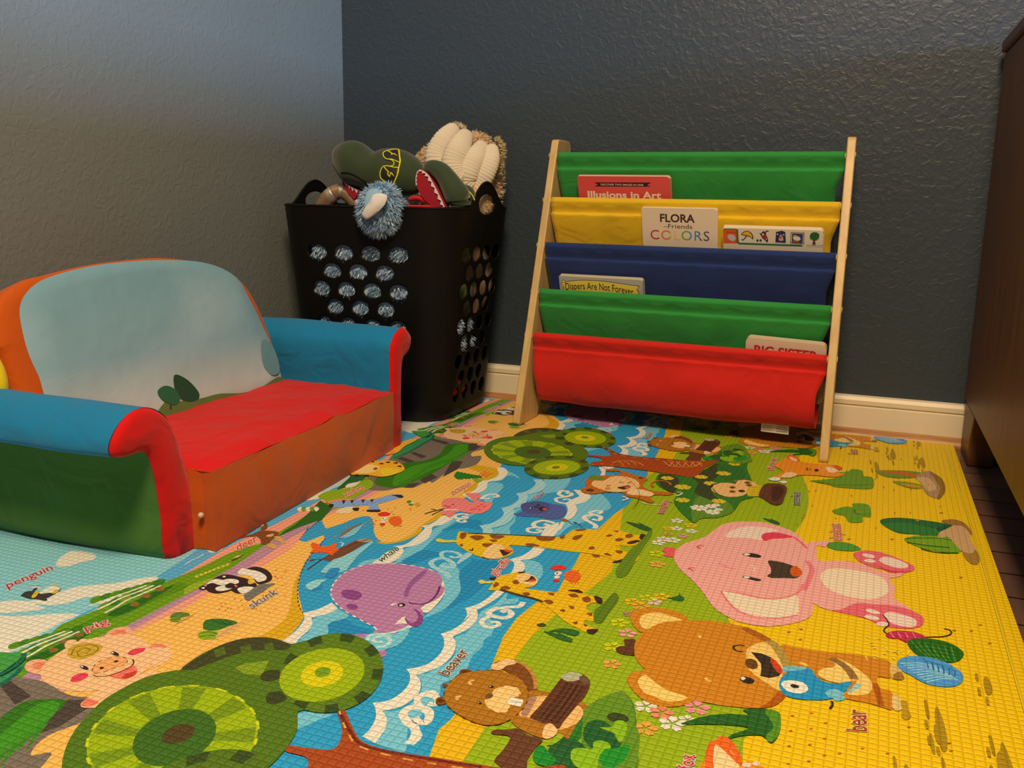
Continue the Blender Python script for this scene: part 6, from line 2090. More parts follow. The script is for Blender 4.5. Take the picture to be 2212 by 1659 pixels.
S('E', [(1815, 540), (1850, 535), (1890, 550), (1880, 565), (1830, 560)], (150, 96, 56)); LN('E', [(1890, 555), (1930, 590), (1970, 575), (1940, 570), (1990, 590), (2020, 615)], 1.3, (60, 70, 90))
# ---- giraffes
GI = (236, 176, 14); GB = (142, 76, 22)
S('E', [(625, 745), (650, 725), (720, 740), (810, 742), (820, 760), (740, 762), (660, 762)], (228, 192, 66))
S('E', [(850, 660), (930, 670), (1000, 685), (1200, 685), (1450, 700), (1650, 710), (1800, 712), (1870, 690), (1940, 640), (2040, 632), (2150, 640), (2212, 650), (2300, 640), (2420, 660), (2520, 690), (2575, 700), (2590, 740), (2560, 780), (2470, 800), (2400, 790), (2340, 800), (2440, 850), (2540, 870), (2570, 910), (2530, 950), (2420, 960), (2300, 920), (2212, 890), (2100, 870), (1900, 850), (1700, 820), (1500, 800), (1330, 790), (1370, 840), (1340, 880), (1240, 915), (1120, 920), (1060, 905), (950, 860), (850, 800), (820, 760), (830, 700)], GI)
LN('E', [(930, 675), (1200, 685), (1500, 700), (1770, 712)], 4, (86, 52, 22))
for q in ([(855, 700), (870, 672), (920, 672), (915, 700), (890, 730), (860, 725)], [(950, 705), (1040, 695), (1090, 715), (1030, 745), (980, 730)], [(1140, 690), (1280, 700), (1250, 725), (1180, 730)], [(1590, 705), (1760, 715), (1730, 748), (1620, 745)], [(1070, 775), (1170, 775), (1130, 805), (1090, 805)], [(1490, 775), (1560, 775), (1620, 800), (1500, 800)], [(1810, 710), (1860, 690), (1850, 725), (1820, 730)], [(1930, 730), (1960, 700), (2030, 690), (2010, 720), (1960, 742)], [(1960, 640), (2060, 632), (2040, 652), (1970, 655)], [(1140, 740), (1190, 735), (1215, 750), (1170, 760)], [(850, 790), (880, 775), (880, 805)], [(2120, 880), (2180, 880), (2190, 900), (2140, 900)], [(2090, 810), (2140, 810), (2130, 830), (2100, 828)], [(1070, 900), (1140, 905), (1130, 922), (1080, 915)]):
    S('E', q, GB)
for q in ([(260, 480), (300, 465), (325, 475), (290, 490)], [(330, 430), (380, 430), (370, 445)], [(450, 470), (500, 460), (520, 480), (490, 500), (450, 495)], [(345, 515), (400, 500), (430, 515), (380, 535)], [(90, 600), (130, 580), (155, 595), (130, 612)], [(130, 665), (180, 660), (200, 682)], [(240, 650), (280, 645), (315, 672), (270, 668)], [(350, 620), (410, 620), (420, 640), (380, 650)]):
    S('G', q, GB)
S('G', [(580, 500), (600, 460), (645, 475), (650, 500), (610, 525)], BRND); S('G', [(460, 545), (540, 520), (590, 530), (500, 560)], BRND); S('G', [(320, 730), (420, 700), (520, 660), (555, 680), (480, 715), (380, 735)], BRND)
S('E', [(1075, 880), (1110, 820), (1180, 780), (1260, 790), (1275, 830), (1270, 880), (1230, 915), (1150, 920), (1090, 905)], (244, 190, 112)); PL('E', [(1230, 835), (1330, 830), (1372, 840), (1300, 885), (1270, 895)], BRND); S('E', [(1270, 835), (1340, 828), (1372, 842), (1320, 858)], (222, 84, 26)); LN('E', [(945, 830), (970, 845), (980, 820)], 2, BRND)
S('E', [(1260, 785), (1300, 790), (1370, 835), (1310, 830)], (242, 160, 60))
# small giraffe
S('E', [(1030, 1140), (1060, 1120), (1110, 1135), (1190, 1130), (1190, 1150), (1110, 1155), (1060, 1160)], (228, 192, 66))
S('E', [(1130, 1215), (1170, 1160), (1210, 1100), (1300, 1070), (1420, 1045), (1500, 1060), (1580, 1100), (1600, 1140), (1560, 1180), (1480, 1200), (1560, 1215), (1680, 1230), (1780, 1240), (1880, 1235), (1960, 1240), (2060, 1260), (2140, 1290), (2170, 1330), (2100, 1350), (2060, 1380), (2100, 1430), (2180, 1470), (2200, 1510), (2140, 1520), (2040, 1510), (2080, 1560), (2170, 1590), (2160, 1620), (2060, 1620), (1950, 1570), (1850, 1510), (1780, 1450), (1700, 1390), (1600, 1320), (1480, 1280), (1350, 1240), (1250, 1220), (1180, 1220)], GI)
LN('E', [(1240, 1215), (1400, 1260), (1560, 1300), (1650, 1335)], 4.5, (86, 52, 22))
for q in ([(1170, 1180), (1200, 1145), (1230, 1165), (1190, 1195)], [(1240, 1200), (1300, 1178), (1340, 1205), (1280, 1220)], [(1450, 1250), (1500, 1240), (1530, 1262), (1490, 1275)], [(1360, 1130), (1430, 1125), (1410, 1165), (1370, 1160)], [(1690, 1245), (1760, 1250), (1740, 1275)], [(1660, 1320), (1720, 1312), (1750, 1345), (1700, 1355)], [(1890, 1260), (1960, 1255), (1990, 1285), (1930, 1290)], [(2020, 1300), (2080, 1280), (2110, 1320), (2060, 1340)], [(1890, 1370), (1950, 1380), (1930, 1405)], [(1810, 1410), (1860, 1405), (1850, 1435)], [(2060, 1440), (2120, 1440), (2110, 1470)], [(1930, 1530), (1980, 1520), (1970, 1550)], [(2040, 1540), (2080, 1560), (2050, 1570)]):
    S('E', q, GB)
for q in ([(1410, 1050), (1460, 1042), (1480, 1052), (1430, 1062)], [(1890, 1220), (1980, 1215), (2030, 1240), (2000, 1250), (1930, 1232)], [(2140, 1275), (2212, 1300), (2212, 1350), (2160, 1335)], [(2070, 1600), (2140, 1590), (2180, 1600), (2130, 1640), (2080, 1630)], [(1140, 1100), (1200, 1095), (1190, 1120), (1150, 1120)], [(2170, 1500), (2210, 1480), (2230, 1510), (2190, 1530)]):
    S('E', q, BRND)
S('E', [(1390, 1095), (1430, 1065), (1500, 1060), (1570, 1090), (1600, 1130), (1560, 1170), (1480, 1165), (1420, 1140)], (244, 190, 112)); S('E', [(1465, 1135), (1510, 1120), (1540, 1085), (1575, 1110), (1580, 1135), (1530, 1140)], BRND); S('E', [(1510, 1130), (1560, 1115), (1580, 1130), (1545, 1142)], (214, 80, 30))
word('giraffe', 'E', (1200, 1090), (1345, 935), (1140, 1060), (222, 74, 34), (238, 212, 190))
# grass tufts
def tuft(c, x, y, s, col=(36, 88, 32)):
    S(c, [(x, y), (x + 110 * s, y + 20 * s), (x + 230 * s, y + 60 * s), (x + 240 * s, y + 95 * s), (x + 150 * s, y + 75 * s), (x + 60 * s, y + 35 * s)], col)
    S(c, [(x + 110 * s, y + 5 * s), (x + 180 * s, y + 35 * s), (x + 250 * s, y + 70 * s), (x + 200 * s, y + 62 * s)], col)


tuft('G', 455, 345, 1.0); tuft('G', 1760, 310, .65)
S('G', [(800, 1075), (880, 1070), (950, 1050), (965, 1020), (975, 1050), (1010, 1075), (985, 1105), (900, 1095), (860, 1120), (900, 1085)], (36, 96, 36))
S('G', [(690, 420), (600, 520), (470, 640), (360, 800), (360, 860), (400, 880), (470, 840), (540, 720), (640, 560), (700, 470)], (100, 128, 22))
S('G', [(150, 1200), (240, 1120), (330, 1030), (370, 1040), (375, 1100), (280, 1230), (220, 1310), (150, 1300)], (92, 118, 20))
S('E', [(1690, 1620), (1800, 1590), (1900, 1590), (2000, 1620), (1950, 1659), (1800, 1620)], (44, 100, 36)); tuft('F', 1215, 65, 1.1, (44, 100, 36))
S('E', [(1590, 1550), (1650, 1535), (1680, 1560), (1620, 1570)], (80, 70, 20))
# ---- flowers
for c, x, y, r, col in (('G', 940, 335, 15, WHT), ('G', 935, 410, 14, WHT), ('G', 1078, 435, 14, WHT), ('G', 900, 520, 17, WHT), ('G', 805, 510, 15, (240, 200, 180)), ('G', 760, 545, 15, WHT), ('G', 1070, 380, 15, (232, 186, 24)), ('G', 855, 408, 13, (232, 186, 24)),
                        ('G', 995, 480, 13, (226, 150, 130)), ('G', 855, 465, 11, (200, 150, 80)), ('G', 745, 650, 17, (206, 196, 16)), ('G', 750, 750, 17, (240, 164, 60)), ('G', 720, 1110, 15, (238, 190, 170)), ('G', 790, 1060, 16, (236, 180, 20)),
                        ('G', 515, 1110, 16, (236, 180, 20)), ('G', 590, 1150, 18, (240, 160, 40)), ('G', 650, 1075, 15, (210, 196, 16)), ('G', 390, 1310, 17, (210, 200, 16)), ('G', 465, 1410, 17, (238, 152, 130)), ('G', 330, 1540, 17, (210, 200, 16)), ('G', 485, 1230, 12, (186, 120, 110)),
                        ('H', 98, 600, 15, (242, 160, 64)), ('H', 418, 1005, 17, WHT), ('H', 570, 1065, 18, (242, 130, 90)), ('H', 905, 1015, 20, (238, 140, 130)), ('H', 670, 1170, 19, WHT), ('H', 815, 1135, 13, WHT), ('H', 415, 1215, 18, (242, 160, 64)), ('F', 2165, 790, 0, WHT), ('F', 2170, 995, 0, (242, 160, 64))):
    if r: flower(c, (x, y), r * .68, col, wid=.36)
# ---- pink elephant
EP = (242, 160, 138); EPD = (232, 96, 100); EPW = (240, 200, 168)
S('I', [(200, 540), (300, 520), (400, 515), (412, 560), (340, 570), (280, 560), (275, 620), (300, 700), (500, 700), (700, 730), (850, 790), (1000, 820), (1120, 790), (1050, 850), (960, 870), (1010, 950), (1000, 1050), (1120, 1130), (1180, 1190), (1000, 1130), (800, 1110), (640, 1100), (500, 1160), (380, 1160), (230, 1090), (150, 1000), (180, 700)], EP)
S('I', [(620, 650), (650, 620), (740, 605), (900, 630), (1060, 690), (1180, 750), (1180, 790), (1100, 810), (950, 790), (800, 760), (680, 710)], EPD); S('I', [(800, 790 - 60), (950, 785), (1100, 800), (1150, 790), (1090, 815), (950, 805)], (222, 60, 74))
S('I', [(860, 700), (900, 665), (1000, 680), (1120, 730), (1120, 765), (1040, 770), (930, 740)], EPW); S('I', [(700, 645), (740, 635), (815, 655), (810, 675), (750, 670)], EPW); S('I', [(720, 695), (770, 685), (830, 705), (800, 720), (740, 712)], EPW)
S('I', [(420, 1165), (520, 1155), (640, 1100), (800, 1110), (950, 1115), (1120, 1150), (1260, 1220), (1275, 1280), (1220, 1325), (1080, 1335), (900, 1310), (760, 1250), (640, 1215), (520, 1190)], EPD)
S('I', [(905, 1210), (950, 1180), (1060, 1200), (1180, 1240), (1210, 1280), (1180, 1320), (1060, 1310), (950, 1270)], EPW); S('I', [(735, 1165), (770, 1150), (860, 1180), (860, 1200), (790, 1195)], EPW); S('I', [(720, 1225), (760, 1205), (850, 1230), (850, 1255), (780, 1252)], EPW); S('I', [(830, 1290), (880, 1270), (950, 1290), (940, 1310), (870, 1312)], EPW)
S('I', [(310, 850), (380, 780), (560, 780), (780, 820), (900, 870), (945, 950), (930, 1010), (800, 1060), (650, 1050), (480, 1010), (360, 940)], (242, 206, 160))
S('I', [(400, 530), (500, 525), (620, 550), (690, 595), (600, 612), (480, 605), (420, 590), (370, 565)], (78, 138, 44))
S('G', [(915, 640), (1000, 560), (1150, 510), (1220, 480), (1300, 420), (1380, 370), (1520, 345), (1750, 350), (1950, 400), (2080, 460), (2150, 530), (2230, 600), (2290, 760), (2270, 900), (2230, 1050), (2240, 1180), (2200, 1260), (2080, 1310), (1850, 1345), (1650, 1330), (1500, 1290), (1350, 1210), (1270, 1140), (1180, 1010), (1080, 900), (970, 800), (915, 710)], EP)
S('G', [(1400, 490), (1460, 430), (1600, 390), (1780, 400), (1900, 430), (1780, 460), (1760, 520), (1600, 500)], EPW)
S('G', [(1745, 490), (1780, 455), (1900, 450), (2050, 490), (1950, 505), (1850, 510), (1780, 530)], (226, 58, 74)); LN('G', [(2050, 490), (2120, 540), (2180, 600)], 4, EPD)
S('G', [(1380, 1010), (1500, 1030), (1700, 1080), (1900, 1090), (2080, 1050), (2100, 1150), (2080, 1230), (1900, 1260), (1700, 1250), (1540, 1190), (1430, 1100)], (240, 206, 162))
LN('G', [(1360, 1010), (1420, 1100), (1520, 1200), (1680, 1255), (1900, 1270), (2090, 1240)], 3, (234, 120, 110)); LN('G', [(1400, 1010), (1560, 1030), (1750, 1075), (1950, 1075), (2100, 1020), (2140, 940)], 3.5, (236, 124, 112))
LN('G', [(2180, 720), (2230, 800), (2200, 900), (2150, 1000)], 7, (236, 118, 116))
S('G', [(1810, 720), (1900, 725), (2000, 750), (2090, 790), (2130, 830), (2110, 870), (2060, 888), (1950, 885), (1850, 885), (1800, 865), (1835, 835), (1835, 790)], (66, 52, 36)); S('G', [(2030, 790), (2070, 768), (2120, 800), (2135, 840), (2100, 870), (2045, 865), (2022, 830)], (214, 84, 18))
S('G', [(1565, 660), (1600, 645), (1680, 650), (1740, 670), (1730, 690), (1650, 685)], BLK); S('G', [(1575, 655), (1610, 648), (1640, 660), (1600, 668)], WHT); S('G', [(1565, 875), (1600, 865), (1690, 885), (1745, 900), (1720, 915), (1640, 900)], BLK); S('G', [(1575, 872), (1610, 868), (1640, 882), (1600, 886)], WHT)
S('G', [(800, 625), (815, 592), (880, 590), (925, 605), (920, 640), (912, 670), (880, 682), (820, 672), (810, 650), (840, 640)], (234, 86, 82)); LN('G', [(1130, 585), (1160, 572), (1200, 580)], 2.6, (214, 52, 70)); LN('G', [(1045, 795), (1080, 788), (1105, 790)], 2.4, (214, 52, 70)); LN('G', [(1130, 585), (1150, 600), (1165, 596)], 2.6, (214, 52, 70)); LN('G', [(1045, 795), (1075, 805), (1090, 818)], 2.4, (214, 52, 70)); LN('G', [(1650, 760), (1680, 790), (1665, 825)], 2, EPW); LN('G', [(1330, 740), (1420, 780), (1500, 800)], 5, (238, 138, 124))
word('elephant', 'I', (515, 515), (500, 355), (420, 515), (208, 70, 60), (240, 200, 130))
# ---- bushes and rocks on the yellow
S('I', [(420, 235), (470, 215), (550, 195), (620, 200), (610, 170), (690, 165), (770, 190), (780, 290), (710, 290), (700, 340), (580, 340), (540, 285), (460, 265)], (104, 142, 26)); LN('I', [(630, 220), (640, 260), (700, 268), (775, 265)], 3, (62, 108, 22))
S('K', [(210, 1035), (380, 1020), (470, 1000), (450, 960), (560, 950), (610, 925), (700, 940), (720, 990), (795, 1005), (795, 1105), (600, 1105), (440, 1090), (380, 1060), (270, 1045)], (104, 140, 24)); LN('K', [(240, 1038), (400, 1070), (600, 1075), (780, 1070)], 3, (60, 104, 24))
S('K', [(820, 940), (900, 935), (1100, 940), (1250, 960), (1210, 1000), (1060, 1010), (900, 990)], (110, 134, 34)); S('K', [(830, 940), (960, 942), (1120, 955), (1225, 980), (1200, 1000), (1050, 975), (900, 958)], (206, 92, 24)); S('K', [(985, 1040), (1080, 1040), (1210, 1060), (1280, 1090), (1200, 1110), (1080, 1085)], (134, 140, 30)); S('K', [(1060, 1068), (1180, 1072), (1290, 1100), (1200, 1095)], (212, 140, 30))
S('K', [(1200, 1010), (1250, 960), (1340, 945), (1400, 1000), (1450, 1080), (1470, 1150), (1400, 1195), (1320, 1170), (1260, 1100), (1280, 1060)], (176, 130, 88)); S('K', [(1210, 1015), (1290, 1000), (1360, 1040), (1390, 1110), (1320, 1130), (1270, 1070)], (212, 160, 104)); S('K', [(1330, 950), (1440, 1010), (1480, 1110), (1440, 1190), (1400, 1200), (1430, 1110), (1380, 1020)], (148, 98, 28))
S('I', [(870, 340), (900, 310), (1050, 300), (1250, 320), (1450, 350), (1570, 380), (1460, 410), (1400, 465), (1200, 455), (1040, 440), (930, 390)], (28, 96, 46)); S('I', [(900, 360), (1100, 345), (1300, 385), (1420, 420), (1380, 465), (1150, 450), (980, 410)], (44, 112, 44)); S('I', [(1380, 410), (1480, 370), (1560, 378), (1500, 420)], (18, 76, 44))
S('I', [(1095, 500), (1200, 470), (1400, 470), (1550, 500), (1620, 560), (1620, 620), (1450, 620), (1280, 590), (1160, 545)], (116, 152, 24)); LN('I', [(1100, 495), (1250, 490), (1450, 495), (1560, 520)], 3, (20, 78, 20)); LN('I', [(1120, 530), (1300, 560), (1520, 580)], 4, (20, 78, 20)); LN('I', [(1250, 590), (1400, 625), (1600, 630)], 3, (20, 78, 20))
S('I', [(1420, 440), (1500, 400), (1560, 370), (1640, 375), (1700, 430), (1720, 520), (1760, 600), (1700, 640), (1620, 600), (1560, 540), (1500, 480), (1420, 490)], (206, 152, 98)); S('I', [(1440, 330), (1540, 315), (1640, 340), (1710, 410), (1720, 460), (1640, 380), (1540, 370)], (156, 104, 40)); S('I', [(1640, 620), (1720, 640), (1760, 600), (1800, 690), (1760, 740), (1680, 700)], (164, 118, 44))
for k in range(46):
    rnd.seed(k + 50)
    bx_, by_ = rnd.uniform(1780, 2150), rnd.uniform(1050, 1659)
    if bx_ > 2040 + (by_ - 1000) * .36 - 25: continue
    if 1700 < bx_ < 1990 and 1180 < by_ < 1560: continue
    EL('P', (bx_, by_), (bx_ + 4.5, by_), (bx_, by_ + 1.6), (206, 120, 14), K0, 6)
for k in range(70):
    rnd.seed(k + 150)
    x, y = rnd.uniform(60, 2000), rnd.uniform(20, 1500)
    px_, py_ = CROPS['K'][0] + x * .23146, CROPS['K'][1] + y * .23146
    if px_ > 2030 + (py_ - 965) * .34 - 30 or py_ < 960: continue
    EL('P', (px_, py_), (px_ + 1.2, py_), (px_, py_ + 2.2), (176, 110, 20), K0, 6)
for q in [(18, 395), (130, 368), (125, 465), (50, 1175), (230, 1153), (35, 1318), (225, 1296), (360, 1245), (350, 1390), (215, 1445), (20, 1460), (350, 1545), (205, 1600), (10, 1625)]:
    EL('J', q, (q[0] + 18, q[1]), (q[0], q[1] + 7), (226, 120, 14), K0, 8)
# paw prints
for c, x, y, s in (('J', 1400, 1350, 1.0), ('J', 1860, 900, .9), ('J', 1990, 1620, 1.1), ('K', 985, 785, .5), ('K', 1260, 865, .5), ('K', 830, 905, .5)):
    S(c, [(x - 30 * s, y - 70 * s), (x - 5 * s, y - 100 * s), (x + 30 * s, y - 60 * s), (x + 60 * s, y + 20 * s), (x + 55 * s, y + 80 * s), (x + 10 * s, y + 90 * s), (x - 20 * s, y + 20 * s)], (170, 128, 14))
    for dx, dy in ((-100, -90), (-75, 60), (10, 160)):
        S(c, [(x + (dx - 18) * s, y + (dy - 40) * s), (x + (dx + 10) * s, y + (dy - 30) * s), (x + (dx + 22) * s, y + (dy + 40) * s), (x + (dx - 6) * s, y + (dy + 30) * s)], (170, 128, 14))
# ---- bear
BE = (208, 124, 22); BED = (170, 90, 18); BEL = (246, 196, 96)
S('J', [(-60, 530), (60, 535), (300, 575), (600, 600), (850, 640), (960, 680), (970, 820), (860, 815), (840, 850), (870, 920), (980, 960), (985, 1115), (900, 1105), (760, 1060), (600, 1030), (530, 1000), (560, 900), (400, 860), (200, 800), (0, 760)], BE)
S('J', [(290, 790), (330, 740), (440, 720), (440, 650), (560, 680), (680, 760), (780, 850), (790, 930), (740, 980), (600, 985), (570, 970), (640, 880), (640, 850), (500, 870), (380, 850)], BEL)
LN('J', [(400, 640), (500, 690), (580, 760), (630, 840)], 9, (150, 100, 50)); S('J', [(960, 720), (1020, 700), (1090, 800), (1060, 840), (980, 825)], (224, 170, 84)); S('J', [(985, 990), (1040, 1000), (1090, 1080), (1060, 1130), (990, 1115)], (228, 186, 104)); S('J', [(1000, 790), (1060, 770), (1095, 830), (1040, 845), (990, 830)], (158, 110, 36)); S('J', [(1060, 1040), (1120, 1050), (1130, 1120), (1160, 1180), (1120, 1215), (1070, 1190), (1070, 1120)], (186, 140, 16))
LN('J', [(820, 880), (850, 980), (880, 1090)], 6, (170, 84, 12), (0,))
S('H', [(265, 120), (330, 85), (480, 65), (650, 80), (780, 130), (820, 180), (760, 210), (500, 260), (380, 300), (300, 230)], BE); S('H', [(360, 180), (400, 130), (520, 110), (650, 140), (765, 185), (600, 200), (490, 240), (430, 270), (375, 240)], BEL)
S('H', [(240, 760), (270, 700), (370, 665), (500, 680), (700, 800), (880, 920), (850, 970), (740, 1005), (600, 1010), (440, 970), (320, 880)], BE); S('H', [(345, 780), (370, 730), (420, 710), (500, 770), (620, 850), (815, 920), (740, 955), (620, 960), (500, 915), (400, 870)], BEL)
S('H', [(130, 460), (170, 432), (220, 425), (210, 375), (250, 362), (330, 380), (340, 510), (260, 518), (170, 500)], BRN)
S('H', [(310, 470), (330, 370), (420, 280), (560, 220), (760, 190), (950, 185), (1150, 200), (1330, 240), (1480, 300), (1600, 370), (1690, 440), (1740, 560), (1760, 700), (1770, 850), (1760, 910), (1680, 980), (1560, 1020), (1350, 1020), (1100, 990), (880, 940), (700, 850), (520, 740), (400, 640), (330, 560)], BE)
S('H', [(1380, 250), (1500, 300), (1620, 370), (1590, 400), (1480, 350), (1340, 270)], BED); S('H', [(1520, 1020), (1600, 960), (1660, 900), (1680, 860), (1740, 880), (1755, 910), (1680, 985), (1600, 1015)], (176, 84, 12)); S('H', [(1560, 390), (1640, 380), (1720, 450), (1780, 560), (1800, 620), (1730, 620), (1690, 540), (1640, 450)], (176, 140, 60))
S('H', [(1380, 520), (1400, 450), (1520, 395), (1600, 420), (1680, 530), (1730, 640), (1720, 740), (1710, 860), (1600, 800), (1480, 720), (1400, 640)], (244, 190, 92))
PL('H', cat([(1425, 490), (1520, 500), (1620, 540), (1690, 610), (1725, 680), (1690, 720), (1600, 738), (1515, 720), (1525, 650), (1520, 600), (1480, 550)], True, 1), (54, 40, 26)); S('H', [(1615, 545), (1680, 590), (1728, 670), (1705, 698), (1660, 660), (1620, 600)], (208, 62, 20)); S('H', [(1370, 590), (1390, 555), (1440, 555), (1485, 590), (1485, 640), (1440, 652), (1390, 632)], (100, 64, 18))
LN('H', [(1365, 430), (1310, 422), (1262, 435), (1265, 462), (1300, 482), (1350, 485)], 2.6, BRND); S('H', [(1320, 740), (1340, 720), (1400, 730), (1455, 755), (1440, 790), (1380, 790), (1330, 765)], BLK); S('H', [(1325, 738), (1345, 724), (1375, 742), (1345, 758)], WHT); LN('H', [(915, 330), (940, 335), (935, 352)], 3, (246, 190, 90)); LN('H', [(990, 735), (1010, 760), (1050, 768)], 3, (246, 190, 90))
BF = (30, 140, 176)
S('H', [(1695, 820), (1710, 740), (1780, 680), (1880, 650), (1990, 645), (2030, 700), (2100, 760), (2240, 790), (2380, 770), (2350, 840), (2290, 890), (2250, 920), (2120, 945), (1980, 945), (1830, 930), (1740, 890)], BF)
S('H', [(1725, 640), (1800, 622), (1950, 635), (1920, 660), (1800, 670), (1740, 680)], (110, 180, 184)); S('J', [(360, 960), (440, 930), (530, 970), (500, 1000), (400, 1010)], (120, 184, 186)); S('J', [(430, 1020), (500, 995), (545, 1015), (520, 1035), (460, 1040)], (120, 184, 186)); S('J', [(560, 970), (600, 920), (650, 880), (690, 900), (640, 940)], (150, 190, 176))
S('H', [(1715, 800), (1740, 765), (1820, 760), (1920, 780), (1970, 830), (1950, 870), (1870, 885), (1770, 860)], (240, 222, 186)); S('H', [(1800, 810), (1825, 795), (1880, 812), (1880, 832), (1830, 832)], BLK); LN('H', [(2195, 955), (2205, 990), (2180, 1030)], 2.4, BRND); LN('H', [(1880, 590), (1930, 600), (1960, 625)], 5, (240, 180, 80))
word('bear', 'J', (745, 1330), (735, 1130), (590, 1320), (168, 56, 26), (238, 200, 120))
# wool balls
S('J', [(920, 430), (960, 395), (1060, 385), (1200, 400), (1300, 450), (1200, 470), (1120, 495), (1040, 460), (970, 455)], (196, 44, 70)); LN('J', [(940, 415), (905, 390), (915, 360), (950, 330), (930, 280), (895, 240)], 1.6, BRND, ALLK); LN('J', [(1290, 445), (1440, 440), (1510, 425), (1535, 400), (1510, 375), (1465, 365)], 1.8, BRND)
for k in range(4): LN('J', [(960 + k * 70, 400), (1000 + k * 65, 450)], 1.3, (236, 130, 140))
S('J', [(1125, 510), (1150, 470), (1250, 455), (1400, 470), (1540, 510), (1640, 580), (1640, 630), (1580, 675), (1450, 680), (1300, 650), (1190, 590)], (34, 96, 18))
for k in range(7): LN('J', [(1160 + k * 62, 480 + k * 10), (1230 + k * 55, 560 + k * 14), (1320 + k * 42, 640 + k * 6)], 1.6, (82, 142, 40))
for k in range(4): LN('J', [(1160 + k * 20, 520 + k * 34), (1350, 520 + k * 36), (1600 - k * 14, 580 + k * 26)], 1.4, (22, 70, 18))
S('J', [(1025, 700), (1060, 645), (1180, 622), (1350, 640), (1500, 690), (1620, 770), (1645, 830), (1600, 890), (1480, 910), (1300, 880), (1150, 800), (1060, 750)], (76, 146, 190))
for k in range(9): LN('J', [(1060 + k * 30, 690 + k * 22), (1250 + k * 26, 690 + k * 18), (1420 + k * 22, 730 + k * 14)], 1.7, (160, 204, 212))
for k in range(6): LN('J', [(1230 + k * 55, 650 + k * 16), (1290 + k * 55, 660 + k * 20), (1320 + k * 48, 740 + k * 16)], 1.6, (36, 104, 160))
for k in range(30):
    rnd.seed(k + 300); x, y = rnd.uniform(720, 1180), rnd.uniform(440, 640)
    if y > 440 + (x - 720) * .5 - 40: LN('J', [(x, y), (x + rnd.uniform(10, 40), y + rnd.uniform(-24, 24))], 1.6, (246, 214, 60), K0)
# green leaf clump by the bear
S('H', [(760, 1180), (850, 1140), (1000, 1100), (1200, 1080), (1400, 1090), (1350, 1040), (1500, 1030), (1620, 1040), (1700, 1080), (1710, 1200), (1680, 1300), (1620, 1360), (1560, 1310), (1500, 1285), (1350, 1290), (1220, 1320), (1150, 1360), (1240, 1280), (1400, 1220), (1250, 1190), (1000, 1180)], (36, 92, 28)); S('H', [(1560, 1060), (1640, 1040), (1705, 1100), (1705, 1220), (1660, 1320), (1600, 1350), (1570, 1290), (1640, 1200)], (86, 136, 28))
# ---- beaver
BV = (176, 108, 22); BVD = (128, 70, 22)
S('F', [(720, 400), (740, 370), (830, 345), (930, 340), (1010, 370), (1100, 450), (1145, 540), (1150, 640), (1060, 640), (960, 560), (840, 440), (720, 440)], BVD); S('F', [(720, 430), (725, 385), (770, 370), (850, 335), (950, 350), (940, 380), (860, 400), (800, 440)], (244, 186, 118)); LN('F', [(940, 350), (1040, 400), (1120, 500), (1140, 620)], 4, (196, 130, 50))
S('F', [(1070, 650), (1260, 650), (1380, 700), (1560, 740), (1650, 790), (1720, 830), (1640, 880), (1600, 960), (1560, 1040), (1500, 1100), (1380, 1080), (1330, 1060), (1240, 1100), (1100, 1060), (980, 1000), (900, 920), (960, 860)], BV)
S('F', [(1050, 720), (1240, 690), (1400, 740), (1560, 790), (1590, 860), (1540, 940), (1420, 1000), (1300, 1010), (1150, 930), (980, 870)], (240, 176, 96)); S('F', [(1000, 860), (1060, 720), (1150, 700), (1100, 800), (1050, 880)], (176, 120, 88))
S('F', [(1380, 520), (1440, 475), (1560, 475), (1640, 520), (1655, 590), (1600, 700), (1500, 820), (1400, 940), (1350, 1005), (1240, 960), (1080, 910), (1180, 780), (1280, 650)], BRN)
for k in range(4): LN('F', [(1440 + k * 50, 560 + k * 12), (1330 + k * 50, 720 + k * 14), (1180 + k * 52, 900 + k * 16)], 2.2, (66, 34, 20))
S('F', [(1380, 510), (1420, 475), (1500, 462), (1580, 490), (1560, 530), (1480, 550), (1420, 540)], (182, 172, 128)); S('F', [(1560, 500), (1620, 510), (1655, 570), (1610, 580), (1560, 540)], (110, 78, 52))
S('F', [(1630, 870), (1660, 800), (1720, 755), (1770, 770), (1780, 830), (1740, 900), (1680, 910)], (240, 176, 118))
S('F', [(710, 1035), (760, 1010), (880, 1010), (960, 1000), (1060, 1060), (1200, 1110), (1140, 1180), (1060, 1300), (1040, 1400), (900, 1420), (760, 1330), (750, 1290), (830, 1200), (890, 1080), (740, 1055)], (104, 58, 32))
S('F', [(940, 880), (1080, 900), (1200, 950), (1250, 960), (1240, 1030), (1200, 1080), (1080, 1050), (980, 990), (910, 930)], BV); S('F', [(1200, 1070), (1230, 970), (1290, 955), (1340, 1010), (1330, 1060), (1250, 1100)], (244, 186, 118)); S('F', [(1510, 1080), (1540, 1000), (1590, 980), (1600, 1060), (1590, 1140)], (244, 186, 118))
S('F', [(405, 470), (430, 435), (490, 432), (530, 450), (500, 485), (430, 490)], BVD); EL('F', (455, 460), (490, 462), (455, 476), (92, 46, 14)); S('F', [(180, 740), (200, 705), (250, 700), (280, 740), (260, 770), (200, 770)], BVD); EL('F', (226, 735), (252, 738), (224, 755), (92, 46, 14)); PL('F', [(245, 565), (300, 575), (300, 600), (250, 605)], BVD)
S('F', [(260, 680), (290, 590), (380, 500), (520, 455), (700, 442), (880, 470), (1000, 530), (1060, 620), (1060, 720), (1010, 820), (900, 910), (780, 960), (640, 965), (500, 920), (360, 840), (280, 760)], BV)
